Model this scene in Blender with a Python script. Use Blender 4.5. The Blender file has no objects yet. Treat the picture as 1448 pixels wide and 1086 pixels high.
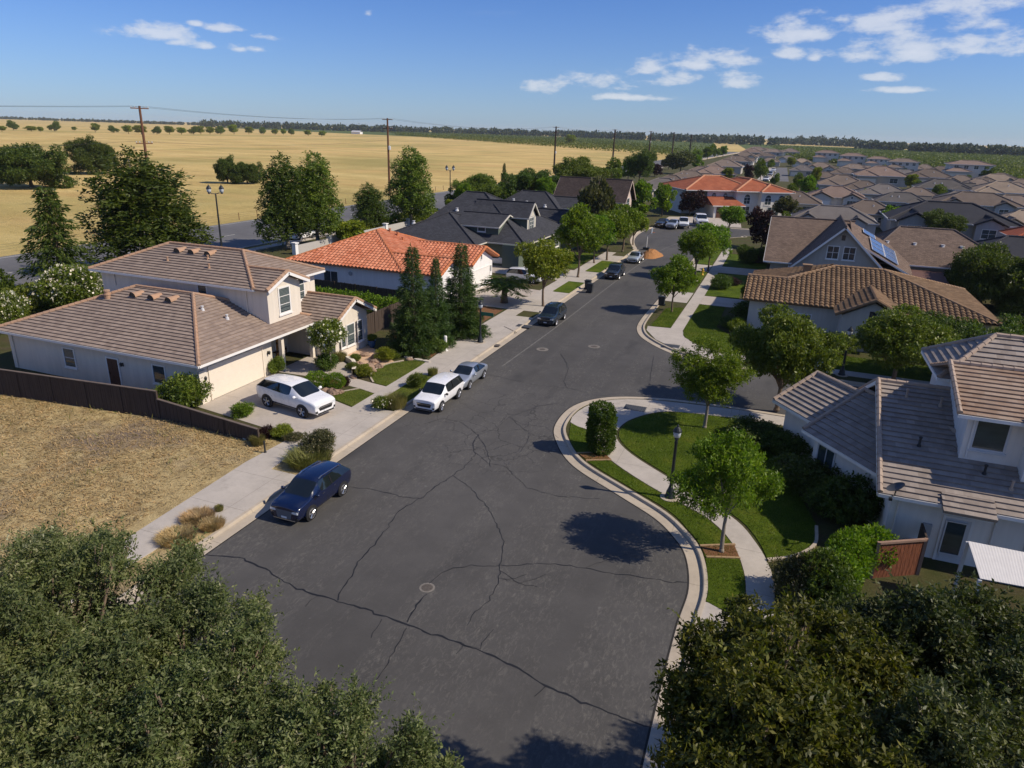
import bpy, math, random
import numpy as np
from mathutils import Vector, Matrix

random.seed(7)
rng = np.random.default_rng(11)
R = math.radians
scene = bpy.context.scene
COL = scene.collection

# ------------------------------------------------------------------ camera model (a drone 17 m up, 24.5 mm lens)
CAM_H, FOC, HORY, ROLL, VPX, PW, PH = 17.0, 985.0, 184.0, R(1.66), 1130.0, 1448, 1086
_pitch = math.atan((PH / 2 - HORY) * math.cos(ROLL) / FOC)
_f = np.array([0, math.cos(_pitch), -math.sin(_pitch)])
_r = np.array([1.0, 0, 0])
_u = np.cross(_r, _f)
_R = _r * math.cos(ROLL) + _u * math.sin(ROLL)
_U = _u * math.cos(ROLL) - _r * math.sin(ROLL)
def _ray(px, py, f, r, u):
    return f * FOC + r * (px - PW / 2) - u * (py - PH / 2)
_v = _ray(VPX, HORY + (VPX - PW / 2) * math.tan(ROLL), _f, _R, _U)
_a = math.atan2(_v[0], _v[1])
_M = np.array([[math.cos(_a), -math.sin(_a), 0], [math.sin(_a), math.cos(_a), 0], [0, 0, 1]])
CF, CR, CU = _M @ _f, _M @ _R, _M @ _U
CPOS = np.array([0, 0, CAM_H])

def G(px, py, z=0.0):
    """ground position (or position at height z) seen at a spot of the photograph"""
    v = _ray(px, py, CF, CR, CU)
    t = (z - CAM_H) / v[2]
    return Vector((v[0] * t, v[1] * t, z))
def GX(px, py, ax, val):
    v = _ray(px, py, CF, CR, CU)
    t = (val - CPOS[ax]) / v[ax]
    return Vector(CPOS + v * t)
def GP(pts, z=0.0):
    return [tuple(G(x, y, z))[:2] for x, y in pts]
def PR(p):
    d = np.array(p) - CPOS
    k = d @ CF
    return PW / 2 + FOC * (d @ CR) / k, PH / 2 - FOC * (d @ CU) / k

# ------------------------------------------------------------------ mesh builder
class MB:
    def __init__(s, M=None):
        s.v, s.f, s.m, s.uv, s.M = [], [], [], [], M
    def face(s, pts, m=0, uv=None):
        n = len(s.v)
        s.v.extend([tuple(p) for p in pts])
        s.f.append(list(range(n, n + len(pts))))
        s.m.append(m)
        s.uv.append(uv)
    def idx(s, verts, faces, m=0):
        n = len(s.v)
        s.v.extend([tuple(p) for p in verts])
        for f in faces:
            s.f.append([n + i for i in f]); s.m.append(m); s.uv.append(None)
    def box(s, x0, y0, z0, x1, y1, z1, m=0, ang=0, piv=None):
        if x0 > x1: x0, x1 = x1, x0
        if y0 > y1: y0, y1 = y1, y0
        if z0 > z1: z0, z1 = z1, z0
        v = [(x0, y0, z0), (x1, y0, z0), (x1, y1, z0), (x0, y1, z0), (x0, y0, z1), (x1, y0, z1), (x1, y1, z1), (x0, y1, z1)]
        if ang:
            cx, cy = piv or ((x0 + x1) / 2, (y0 + y1) / 2)
            c, sn = math.cos(ang), math.sin(ang)
            v = [(cx + (x - cx) * c - (y - cy) * sn, cy + (x - cx) * sn + (y - cy) * c, z) for x, y, z in v]
        s.idx(v, [(0, 3, 2, 1), (4, 5, 6, 7), (0, 1, 5, 4), (1, 2, 6, 5), (2, 3, 7, 6), (3, 0, 4, 7)], m)
    def prism(s, poly, z0, z1, m=0, mtop=None, bottom=False):
        a = sum(poly[i][0] * poly[(i + 1) % len(poly)][1] - poly[(i + 1) % len(poly)][0] * poly[i][1] for i in range(len(poly)))
        if a < 0: poly = poly[::-1]
        n = len(poly)
        s.face([(x, y, z1) for x, y in poly], m if mtop is None else mtop)
        for i in range(n):
            (xa, ya), (xb, yb) = poly[i], poly[(i + 1) % n]
            s.face([(xa, ya, z0), (xb, yb, z0), (xb, yb, z1), (xa, ya, z1)], m)
        if bottom: s.face([(x, y, z0) for x, y in poly[::-1]], m)
    def tube(s, p0, p1, r0, r1=None, n=8, m=0, caps=True):
        p0, p1 = Vector(p0), Vector(p1)
        r1 = r0 if r1 is None else r1
        d = (p1 - p0)
        if d.length < 1e-6: return
        d.normalize()
        a = d.orthogonal().normalized(); b = d.cross(a)
        v, f = [], []
        for p, r in ((p0, r0), (p1, r1)):
            for i in range(n):
                t = 2 * math.pi * i / n
                v.append(p + a * math.cos(t) * r + b * math.sin(t) * r)
        for i in range(n):
            j = (i + 1) % n
            f.append((i, j, n + j, n + i))
        if caps:
            f.append(tuple(range(n - 1, -1, -1))); f.append(tuple(range(n, 2 * n)))
        s.idx(v, f, m)
    def path(s, pts, r, n=6, m=0):
        for a, b in zip(pts[:-1], pts[1:]):
            s.tube(a, b, r if not callable(r) else r(a), r if not callable(r) else r(b), n, m)
    def lathe(s, prof, c=(0, 0, 0), n=14, m=0, axis='z', caps=True):
        v, f = [], []
        for r, z in prof:
            for i in range(n):
                t = 2 * math.pi * i / n
                x, y = r * math.cos(t), r * math.sin(t)
                v.append((c[0] + x, c[1] + y, c[2] + z) if axis == 'z' else (c[0] + x, c[1] + z, c[2] + y))
        for k in range(len(prof) - 1):
            for i in range(n):
                j = (i + 1) % n
                q = (k * n + i, k * n + j, (k + 1) * n + j, (k + 1) * n + i)
                f.append(q if axis == 'z' else q[::-1])
        if caps:
            lo, hi = tuple(range(n - 1, -1, -1)), tuple((len(prof) - 1) * n + i for i in range(n))
            f += [lo, hi] if axis == 'z' else [lo[::-1], hi[::-1]]
        s.idx(v, f, m)
    def build(s, name, mats, parent=None, smooth=False):
        me = bpy.data.meshes.new(name)
        v = s.v
        if s.M is not None: v = [tuple(s.M @ Vector(p)) for p in v]
        o0 = ORG.get(parent.name, (0, 0, 0)) if parent else (0, 0, 0)
        if any(o0): v = [(a - o0[0], b - o0[1], c - o0[2]) for a, b, c in v]
        me.from_pydata(v, [], s.f)
        if not isinstance(mats, (list, tuple)): mats = [mats]
        for m in mats: me.materials.append(m)
        me.polygons.foreach_set('material_index', s.m)
        if smooth: me.polygons.foreach_set('use_smooth', [True] * len(s.f))
        if any(u is not None for u in s.uv):
            L = me.uv_layers.new(name='UVMap')
            k = 0
            for f, u in zip(s.f, s.uv):
                for i in range(len(f)):
                    if u: L.data[k].uv = u[i]
                    k += 1
        me.update()
        o = bpy.data.objects.new(name, me)
        COL.objects.link(o)
        if parent:
            o.parent = parent
            ORG[o.name] = o0
        return o

ORG = {}
def tag(o, label=None, cat=None, group=None, kind=None):
    if label: o['label'] = label
    if cat: o['category'] = cat
    if group: o['group'] = group
    if kind: o['kind'] = kind
    return o
def thing(name, label, cat, loc=(0, 0, 0), group=None):
    o = bpy.data.objects.new(name, None)
    o.empty_display_size = 0.3
    COL.objects.link(o)
    o.location = loc
    ORG[o.name] = tuple(loc)
    return tag(o, label, cat, group)
def struct(o):
    o['kind'] = 'structure'
    return o
KIDS = {}
def copy_tree(o, parent=None):
    c = o.copy()
    COL.objects.link(c)
    if parent: c.parent = parent
    if o.name not in KIDS: KIDS[o.name] = list(o.children)
    for ch in KIDS[o.name]: copy_tree(ch, c)
    return c
def each(o):
    yield o
    for ch in o.children: yield from each(ch)
ORDW = ['first', 'second', 'third', 'fourth', 'fifth', 'sixth', 'seventh', 'eighth', 'ninth', 'tenth', 'eleventh', 'twelfth', 'thirteenth', 'fourteenth', 'fifteenth', 'sixteenth', 'seventeenth', 'eighteenth', 'nineteenth', 'twentieth', 'twenty-first', 'twenty-second', 'twenty-third', 'twenty-fourth', 'twenty-fifth', 'twenty-sixth', 'twenty-seventh', 'twenty-eighth', 'twenty-ninth', 'thirtieth']

# ------------------------------------------------------------------ materials
class NT:
    def __init__(s, name):
        s.mat = bpy.data.materials.new(name)
        s.mat.use_nodes = True
        s.t = s.mat.node_tree
        s.t.nodes.clear()
        s.out = s.t.nodes.new('ShaderNodeOutputMaterial')
    def n(s, typ, **kw):
        x = s.t.nodes.new('ShaderNode' + typ)
        for k, v in kw.items():
            if k.startswith('i_'):
                x.inputs[k[2:].replace('_', ' ')].default_value = v
            else: setattr(x, k, v)
        return x
    def l(s, a, b): s.t.links.new(a, b)
    def val(s, x, sock):
        if hasattr(x, 'is_linked') or isinstance(x, bpy.types.NodeSocket): s.l(x, sock)
        else: sock.default_value = x
    def math(s, op, a, b=0.0, c=None, clamp=False):
        x = s.n('Math', operation=op, use_clamp=clamp)
        s.val(a, x.inputs[0]); s.val(b, x.inputs[1])
        if c is not None: s.val(c, x.inputs[2])
        return x.outputs[0]
    def mix(s, fac, a, b, mode='MIX'):
        x = s.n('Mix', data_type='RGBA', blend_type=mode)
        s.val(fac, x.inputs[0])
        for q, sock in ((a, x.inputs[6]), (b, x.inputs[7])):
            if isinstance(q, tuple): sock.default_value = (*q[:3], 1)
            else: s.l(q, sock)
        return x.outputs[2]
    def noise(s, vec, scale, detail=4, rough=0.55, dist=0.0):
        x = s.n('TexNoise', i_Scale=scale, i_Detail=detail, i_Roughness=rough, i_Distortion=dist)
        if vec is not None: s.l(vec, x.inputs['Vector'])
        return x.outputs['Fac']
    def ramp(s, fac, stops):
        x = s.n('ValToRGB')
        e = x.color_ramp.elements
        while len(e) < len(stops): e.new(0.5)
        for el, (p, c) in zip(e, stops):
            el.position = p
            el.color = (*c, 1) if isinstance(c, tuple) else (c, c, c, 1)
        s.l(fac, x.inputs[0])
        return x.outputs[0]
    def step(s, fac, lo, hi):
        x = s.n('MapRange', clamp=True)
        s.l(fac, x.inputs[0]); x.inputs[1].default_value = lo; x.inputs[2].default_value = hi
        return x.outputs[0]
    def pos(s): return s.n('NewGeometry').outputs['Position']
    def objc(s): return s.n('TexCoord').outputs['Object']
    def scalev(s, v, sc):
        x = s.n('Mapping'); x.inputs['Scale'].default_value = sc
        s.l(v, x.inputs['Vector'])
        return x.outputs[0]
    def bump(s, h, strength=0.3, dist=0.05):
        x = s.n('Bump', i_Strength=strength, i_Distance=dist)
        s.l(h, x.inputs['Height'])
        return x.outputs[0]
    def bsdf(s, col, rough=0.8, metal=0.0, normal=None, spec=0.5, coat=0.0):
        b = s.n('BsdfPrincipled')
        if isinstance(col, tuple): b.inputs['Base Color'].default_value = (*col[:3], 1)
        else: s.l(col, b.inputs['Base Color'])
        s.val(rough, b.inputs['Roughness']); b.inputs['Metallic'].default_value = metal
        b.inputs['Specular IOR Level'].default_value = spec
        b.inputs['Coat Weight'].default_value = coat
        if normal is not None: s.l(normal, b.inputs['Normal'])
        s.l(b.outputs[0], s.out.inputs['Surface'])
        return b

def m_plain(name, col, rough=0.7, metal=0.0, var=0.12, scale=3.0, spec=0.4, coat=0.0, bumpy=0.0):
    t = NT(name)
    nz = t.noise(t.pos(), scale, 5)
    f = t.math('MULTIPLY_ADD', nz, 2 * var, 1 - var)
    c = t.mix(1.0, col, f, 'MULTIPLY')
    nrm = t.bump(t.noise(t.pos(), scale * 12, 3), bumpy, 0.02) if bumpy else None
    t.bsdf(c, rough, metal, nrm, spec, coat)
    return t.mat

def m_stucco(name, col):
    t = NT(name)
    p = t.pos()
    big = t.noise(p, 0.6, 4); fine = t.noise(p, 40, 2)
    streak = t.noise(t.scalev(p, (2.2, 2.2, 0.25)), 1.5, 4)
    f = t.math('ADD', t.math('MULTIPLY_ADD', big, 0.14, 0.86), t.math('MULTIPLY', t.math('SUBTRACT', streak, 0.5), 0.3))
    t.bsdf(t.mix(1.0, col, f, 'MULTIPLY'), 0.9, 0, t.bump(fine, 0.35, 0.01), 0.2)
    return t.mat

def m_leaf(name, c1, c2, c3, trans=0.35, objvar=0.25, rough=0.5, nsc=1.3):
    """leaves: colour differs from leaf to leaf and a little from plant to plant"""
    t = NT(name)
    rnd = t.n('NewGeometry').outputs['Random Per Island']
    oi = t.n('ObjectInfo').outputs['Random']
    c = t.ramp(rnd, [(0.0, c1), (0.5, c2), (1.0, c3)])
    nz = t.noise(t.objc(), nsc, 3, .6)
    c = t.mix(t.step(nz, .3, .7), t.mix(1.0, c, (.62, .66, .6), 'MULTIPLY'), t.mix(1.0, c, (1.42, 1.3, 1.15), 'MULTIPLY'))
    hs = t.n('HueSaturation')
    t.l(c, hs.inputs['Color'])
    t.l(t.math('MULTIPLY_ADD', oi, 0.03, 0.485), hs.inputs['Hue'])
    t.l(t.math('MULTIPLY_ADD', oi, objvar, 1 - objvar / 2), hs.inputs['Value'])
    b = t.n('BsdfPrincipled', i_Roughness=rough)
    b.inputs['Specular IOR Level'].default_value = 0.35
    t.l(hs.outputs[0], b.inputs['Base Color'])
    tr = t.n('BsdfTranslucent')
    tc = t.mix(1.0, hs.outputs[0], (1.15, 1.25, 0.45), 'MULTIPLY')
    t.l(tc, tr.inputs['Color'])
    mx = t.n('MixShader', i_Fac=trans)
    t.l(b.outputs[0], mx.inputs[1]); t.l(tr.outputs[0], mx.inputs[2])
    t.l(mx.outputs[0], t.out.inputs['Surface'])
    return t.mat

def m_bark(name, col):
    t = NT(name)
    n = t.noise(t.scalev(t.objc(), (6, 6, 1.2)), 2.5, 6)
    t.bsdf(t.mix(1.0, col, t.math('MULTIPLY_ADD', n, 1.2, 0.4), 'MULTIPLY'), 0.95, 0, t.bump(n, 0.6, 0.05), 0.1)
    return t.mat

def m_tile(name, c1, c2, stain=(0.25, 0.2, 0.16), stain_amt=0.5):
    """roof tiles: the courses are geometry; uv carries (tile column, course) so each tile gets its own shade"""
    t = NT(name)
    uv = t.n('TexCoord').outputs['UV']
    fl = t.n('VectorMath', operation='FLOOR'); t.l(uv, fl.inputs[0])
    wn = t.n('TexWhiteNoise', noise_dimensions='2D'); t.l(fl.outputs[0], wn.inputs['Vector'])
    p = t.pos()
    big = t.noise(p, 0.45, 5, 0.6)
    med = t.noise(p, 3.0, 4)
    c = t.mix(wn.outputs['Value'], c1, c2)
    c = t.mix(t.math('MULTIPLY', t.step(big, 0.45, 0.75), stain_amt), c, stain)
    c = t.mix(1.0, c, t.math('MULTIPLY_ADD', med, 0.5, 0.75), 'MULTIPLY')
    t.bsdf(c, 0.88, 0, t.bump(t.noise(p, 30, 2), 0.2, 0.02), 0.2)
    return t.mat

def m_shingle(name, col):
    t = NT(name)
    uv = t.n('TexCoord').outputs['UV']
    br = t.n('TexBrick', offset=0.5)
    br.inputs['Color1'].default_value = (*[x * 0.82 for x in col], 1); br.inputs['Color2'].default_value = (*[x * 1.2 for x in col], 1)
    br.inputs['Mortar'].default_value = (*[x * 0.45 for x in col], 1)
    br.inputs['Scale'].default_value = 1.0; br.inputs['Brick Width'].default_value = 0.35; br.inputs['Row Height'].default_value = 0.2
    br.inputs['Mortar Size'].default_value = 0.012
    t.l(uv, br.inputs['Vector'])
    p = t.pos()
    n = t.noise(p, 0.8, 5); n2 = t.noise(p, 12, 3)
    c = t.mix(1.0, br.outputs['Color'], t.math('ADD', t.math('MULTIPLY', n, 0.6), t.math('MULTIPLY_ADD', n2, 0.3, 0.5)), 'MULTIPLY')
    t.bsdf(c, 0.93, 0, t.bump(br.outputs['Fac'], 0.4, -0.02), 0.2)
    return t.mat

def m_glass_window(name='window_glass', tint=(0.035, 0.05, 0.055)):
    t = NT(name)
    n = t.noise(t.scalev(t.pos(), (1, 1, 3)), 1.2, 3)
    t.bsdf(t.mix(n, tuple(x * 0.5 for x in tint), tuple(x * 1.8 for x in tint)), 0.06, 0, t.bump(t.noise(t.pos(), 0.9, 2), 0.05, 0.05), 0.9)
    return t.mat

def m_objcol(name, rough=0.9, var=0.5):
    """takes the object's own colour (set per copy)"""
    t = NT(name)
    oc = t.n('ObjectInfo').outputs['Color']
    uv = t.n('TexCoord').outputs['UV']
    p = t.pos()
    row = t.n('TexWave', wave_type='BANDS', bands_direction='Y', i_Scale=0.8)
    t.l(uv, row.inputs['Vector'])
    n = t.noise(p, 0.5, 5); n2 = t.noise(p, 4, 4)
    f = t.math('ADD', t.math('MULTIPLY_ADD', n, var, 0.95 - var), t.math('MULTIPLY', n2, 0.3))
    c = t.mix(1.0, oc, f, 'MULTIPLY')
    c = t.mix(t.math('MULTIPLY', t.math('LESS_THAN', row.outputs['Fac'], 0.25), 0.35), c, (0.05, 0.04, 0.035))
    t.bsdf(c, rough, 0, None, 0.15)
    return t.mat
# ------------------------------------------------------------------ ground, road, kerbs, walks, lawns
def catmull(pts, n=6):
    out = []
    P = [Vector((*p[:2], 0)) for p in pts]
    P = [P[0] * 2 - P[1]] + P + [P[-1] * 2 - P[-2]]
    for i in range(1, len(P) - 2):
        a, b, c, d = P[i - 1:i + 3]
        k = max(1, min(n, int((c - b).length / 0.4)))
        for j in range(k):
            t = j / k
            q = 0.5 * ((2 * b) + (c - a) * t + (2 * a - 5 * b + 4 * c - d) * t * t + (3 * b - a - 3 * c + d) * t ** 3)
            out.append((q.x, q.y))
    out.append((P[-2].x, P[-2].y))
    return out
def offset(path, d):
    """positive d = to the left of the direction of travel"""
    o = []
    for i, p in enumerate(path):
        a = Vector(path[max(i - 1, 0)]); b = Vector(path[min(i + 1, len(path) - 1)])
        t = (b - a)
        t.normalize()
        o.append((p[0] - t.y * d, p[1] + t.x * d))
    return o
def sweep(mb, path, prof, m=0):
    """prof: list of (offset, z) swept along the path"""
    rows = [[(x, y, z) for x, y in offset(path, d)] for d, z in prof]
    for k in range(len(rows) - 1):
        for i in range(len(path) - 1):
            mb.face([rows[k][i], rows[k][i + 1], rows[k + 1][i + 1], rows[k + 1][i]][::-1], m)
def sheet(name, poly, z, mat, parent=None):
    b = MB(); a = sum(poly[i][0] * poly[(i + 1) % len(poly)][1] - poly[(i + 1) % len(poly)][0] * poly[i][1] for i in range(len(poly)))
    if a < 0: poly = poly[::-1]
    b.face([(x, y, z) for x, y in poly])
    return b.build(name, mat, parent)

# --- materials
def mk_field():
    t = NT('dry_field_grass')
    p = t.pos()
    big = t.noise(t.scalev(p, (1.0, 0.45, 1)), 0.012, 6, 0.6)
    mid = t.noise(t.scalev(p, (0.35, 1, 1)), 0.05, 8, 0.7)
    fine = t.noise(p, 1.4, 6, 0.7)
    fine2 = t.noise(p, 9.0, 4, 0.7)
    c = t.ramp(mid, [(0.25, (0.34, 0.24, 0.09)), (0.5, (0.57, 0.42, 0.16)), (0.75, (0.72, 0.56, 0.25))])
    c = t.mix(t.math('MULTIPLY', t.step(big, 0.46, 0.64), 0.75), c, (0.30, 0.265, 0.085))
    c = t.mix(t.math('MULTIPLY', t.step(t.noise(t.scalev(p, (0.35, 1, 1)), 0.03, 5, 0.6), 0.56, 0.68), 0.5), c, (0.42, 0.26, 0.10))
    f = t.math('ADD', t.math('MULTIPLY_ADD', fine, 0.7, 0.35), t.math('MULTIPLY', fine2, 0.5))
    c = t.mix(1.0, c, f, 'MULTIPLY')
    tus = t.noise(t.scalev(p, (0.6, 1, 1)), 0.22, 5, 0.75)
    c = t.mix(t.math('MULTIPLY', t.step(tus, 0.56, 0.70), 0.55), c, (0.24, 0.19, 0.075))
    c = t.mix(t.math('MULTIPLY', t.step(t.noise(t.scalev(p, (0.25, 1, 1)), 0.02, 6, 0.7), 0.5, 0.62), 0.4), c, (0.62, 0.40, 0.17))
    t.bsdf(c, 0.95, 0, t.bump(t.math('ADD', fine, fine2), 0.6, 0.25), 0.1)
    return t.mat
def mk_lot():
    t = NT('dry_lot_soil')
    p = t.pos()
    big = t.noise(p, 0.13, 5, 0.6); mid = t.noise(p, 1.1, 6, 0.7); fine = t.noise(p, 14, 4, 0.7)
    c = t.ramp(mid, [(0.3, (0.23, 0.17, 0.085)), (0.5, (0.42, 0.32, 0.155)), (0.7, (0.54, 0.43, 0.22))])
    c = t.mix(t.step(big, 0.52, 0.66), c, (0.22, 0.17, 0.125))
    c = t.mix(1.0, c, t.math('MULTIPLY_ADD', fine, 1.1, 0.45), 'MULTIPLY')
    t.bsdf(c, 0.97, 0, t.bump(t.math('ADD', mid, fine), 0.8, 0.12), 0.1)
    return t.mat
def mk_asphalt(name, base, worn=True):
    t = NT(name)
    p = t.pos()
    big = t.noise(p, 0.09, 5, 0.6); mid = t.noise(p, 0.8, 5, 0.65); grit = t.noise(p, 60, 3, 0.8); grit2 = t.noise(p, 13, 3, 0.8)
    c = t.ramp(big, [(0.3, tuple(x * 0.82 for x in base)), (0.7, tuple(x * 1.22 for x in base))])
    c = t.mix(1.0, c, t.math('ADD', t.math('MULTIPLY_ADD', mid, 0.5, 0.35), t.math('MULTIPLY_ADD', grit, 0.5, t.math('MULTIPLY', grit2, 0.3))), 'MULTIPLY')
    if worn:
        # wheel-worn paler lanes along the street, broken up into scuffs
        lane = t.noise(t.scalev(p, (0.55, 0.035, 1)), 1.0, 4, 0.6, 0.6)
        scuff = t.noise(t.scalev(p, (1.0, 0.4, 1)), 7.0, 7, 0.8, 1.0)
        m = t.math('MULTIPLY', t.step(lane, 0.43, 0.58), t.step(scuff, 0.50, 0.64))
        c = t.mix(t.math('MULTIPLY', m, 0.55), c, (0.165, 0.155, 0.135))
        vo = t.n('TexVoronoi', feature='DISTANCE_TO_EDGE', i_Scale=0.55)
        wp = t.n('VectorMath', operation='ADD')
        nc = t.n('TexNoise', i_Scale=0.9, i_Detail=4.0); t.l(p, nc.inputs['Vector'])
        sc = t.n('VectorMath', operation='SCALE'); sc.inputs['Scale'].default_value = 1.1
        t.l(nc.outputs['Color'], sc.inputs[0]); t.l(p, wp.inputs[0]); t.l(sc.outputs[0], wp.inputs[1]); t.l(wp.outputs[0], vo.inputs['Vector'])
        # crazed area in the crossing of the two streets
        d = t.n('VectorMath', operation='DISTANCE'); d.inputs[1].default_value = (-14.2, 36.5, 0); t.l(p, d.inputs[0])
        dn = t.math('ADD', d.outputs['Value'], t.math('MULTIPLY', t.noise(p, 0.3, 3), 9.0))
        area = t.step(dn, 11.5, 8.0)
        cr = t.math('MULTIPLY', t.math('LESS_THAN', vo.outputs['Distance'], 0.018), area)
        c = t.mix(t.math('MULTIPLY', cr, 0.45), c, (0.012, 0.012, 0.012))
        halo = t.math('MULTIPLY', t.step(vo.outputs['Distance'], 0.10, 0.02), t.math('MULTIPLY', area, t.step(scuff, 0.5, 0.62)))
        c = t.mix(t.math('MULTIPLY', halo, 0.25), c, (0.15, 0.145, 0.135))
        spots = t.noise(p, 1.9, 2, 0.4)
        c = t.mix(t.math('MULTIPLY', t.step(spots, 0.755, 0.79), 0.5), c, (0.16, 0.155, 0.145))
        oil = t.noise(t.scalev(p, (0.8, 0.3, 1)), 0.5, 3)
        c = t.mix(t.math('MULTIPLY', t.step(oil, 0.6, 0.75), 0.45), c, (0.022, 0.022, 0.023))
    t.bsdf(c, 0.82, 0, t.bump(t.math('ADD', grit, t.math('MULTIPLY', mid, 0.5)), 0.35, 0.02), 0.3)
    return t.mat
def mk_concrete(name, base, joint=None):
    t = NT(name)
    p = t.pos()
    n1 = t.noise(p, 0.5, 6, 0.65); n2 = t.noise(p, 5, 5, 0.7); n3 = t.noise(p, 50, 2)
    f = t.math('ADD', t.math('MULTIPLY_ADD', n1, 0.55, 0.45), t.math('MULTIPLY', t.math('ADD', n2, n3), 0.27))
    c = t.mix(1.0, base, f, 'MULTIPLY')
    c = t.mix(t.math('MULTIPLY', t.step(t.noise(p, 0.9, 5, 0.7), 0.56, 0.75), 0.4), c, tuple(x * 0.5 for x in base))
    if joint:
        sx = t.n('SeparateXYZ'); t.l(p, sx.inputs[0])
        fr = t.math('FRACT', t.math('DIVIDE', t.math('ADD', sx.outputs[1], 100.0), joint))
        c = t.mix(t.math('MULTIPLY', t.math('LESS_THAN', fr, 0.025 / joint), 0.5), c, (0.08, 0.07, 0.06))
        fr = t.math('FRACT', t.math('DIVIDE', t.math('ADD', sx.outputs[0], 100.0), joint * 1.7))
        c = t.mix(t.math('MULTIPLY', t.math('LESS_THAN', fr, 0.016 / joint), 0.35), c, (0.08, 0.07, 0.06))
    t.bsdf(c, 0.9, 0, t.bump(n2, 0.15, 0.02), 0.2)
    return t.mat
def mk_lawn(name, c1, c2, c3):
    t = NT(name)
    p = t.pos()
    n1 = t.noise(p, 0.55, 5, 0.65); n2 = t.noise(p, 7, 5, 0.75); n3 = t.noise(p, 45, 3, 0.8)
    c = t.ramp(n1, [(0.3, c1), (0.52, c2), (0.75, c3)])
    st = t.noise(t.scalev(p, (0.5, 3.2, 1)), 1.2, 3)
    f = t.math('ADD', t.math('MULTIPLY_ADD', n2, 0.7, 0.2), t.math('ADD', t.math('MULTIPLY', n3, 0.6), t.math('MULTIPLY_ADD', st, 0.3, -0.15)))
    t.bsdf(t.mix(1.0, c, f, 'MULTIPLY'), 0.95, 0, t.bump(t.math('ADD', n3, n2), 0.9, 0.06), 0.15)
    return t.mat
M_field, M_lot = mk_field(), mk_lot()
M_asph = mk_asphalt('asphalt', (0.070, 0.067, 0.063))
M_asph2 = mk_asphalt('asphalt_arterial', (0.125, 0.122, 0.12), False)
M_conc = mk_concrete('concrete_walk', (0.42, 0.38, 0.33), 3.05)
M_conc2 = mk_concrete('concrete_kerb', (0.42, 0.36, 0.28), 2.6)
M_drive = mk_concrete('concrete_drive', (0.42, 0.37, 0.315), 3.6)
M_lawn = mk_lawn('lawn', (0.052, 0.085, 0.005), (0.085, 0.13, 0.007), (0.15, 0.17, 0.018))
M_lawn2 = mk_lawn('lawn_tired', (0.07, 0.10, 0.012), (0.115, 0.15, 0.02), (0.18, 0.185, 0.045))
M_mulch = m_plain('bark_mulch', (0.17, 0.085, 0.042), 0.95, var=0.5, scale=9, spec=0.1, bumpy=0.6)
M_earth = mk_lawn('yard_earth', (0.10, 0.075, 0.045), (0.085, 0.085, 0.03), (0.06, 0.075, 0.02))
M_gravel = m_plain('decomposed_granite', (0.55, 0.38, 0.25), 0.95, var=0.3, scale=6, spec=0.1, bumpy=0.5)
M_tar = m_plain('crack_tar', (0.012, 0.012, 0.013), 0.6, var=0.3)
M_stone = m_plain('garden_stone', (0.33, 0.24, 0.18), 0.95, var=0.4, scale=4, bumpy=0.7)
M_iron = m_plain('cast_iron', (0.10, 0.085, 0.07), 0.6, var=0.4, scale=9, bumpy=0.5)
M_edge = m_plain('timber_edging', (0.33, 0.22, 0.12), 0.9, var=0.3, scale=4)

# --- the ground itself
b = MB()
S = 7000
b.face([(-S, -500, -0.06), (S, -500, -0.06), (S, 9000, -0.06), (-S, 9000, -0.06)])
struct(b.build('ground', M_field))

KL = [(-21.1, -6), (-21.1, 10), (-21.1, 60), (-21.1, 104), (-21.5, 109), (-22.9, 114), (-24.2, 120), (-24.9, 128), (-24.3, 136), (-21, 141.5), (-15, 144.8), (-6, 146), (60, 147)]
K2 = [(60, 54.4), (8, 54.6), (1.1, 55.0), (-3.5, 55.4), (-6.6, 56.5), (-9.3, 59.2), (-10.7, 62), (-11.2, 66), (-11.25, 76), (-11.3, 110), (-11.2, 120), (-10.0, 128), (-6.5, 133), (0, 135.5), (60, 137)]
K1 = [(-0.3, -6), (-0.6, 4), (-0.95, 15), (-1.0, 21.5), (-0.9, 24.5), (-1.4, 27), (-2.25, 28.5), (-3.4, 29.8), (-5.5, 31.3), (-8.4, 33.4), (-10.0, 35.7), (-10.85, 38), (-10.75, 41.3), (-9.2, 43.6), (-6, 44.9), (-2, 45.3), (4, 45.3), (60, 44.5)]
PL, P2, P1 = [catmull(k, 8) for k in (KL, K2, K1)]
struct(sheet('road', [(-25.5, 8.6), (-0.4, 8.6), (61, 40), (61, 150), (-25.5, 150)], 0.0, M_asph))
def block(name, poly, mat, z=0.115):
    b = MB(); b.prism(poly, -0.1, z)
    return struct(b.build(name, mat))
block('residential_ground', [(-21.24, 28.9)] + [p for p in offset(PL, 0.14) if p[1] > 28.9] + [(60, 320), (-68.5, 320), (-68.5, 28.9)], M_earth)
block('vacant_lot', [(-21.24, -6), (-21.24, 28.9), (-68.5, 28.9), (-68.5, -6)], M_lot, 0.10)
block('side_block_ground', offset(P2, -0.14) + [(330, 137), (330, 54)], M_earth)
block('corner_block_ground', offset(P1, -0.14) + [(330, 44), (330, -6)], M_earth)
block('park_ground', [(-21, -6), (-0.6, -6), (-0.55, 8.6), (-21, 8.6)], M_mulch, 0.11)
struct(sheet('far_residential_ground', [(-68.5, 319), (60, 319), (60, 146), (330, 136), (370, 520), (60, 760), (-60, 800)], 0.02, M_earth))

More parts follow.
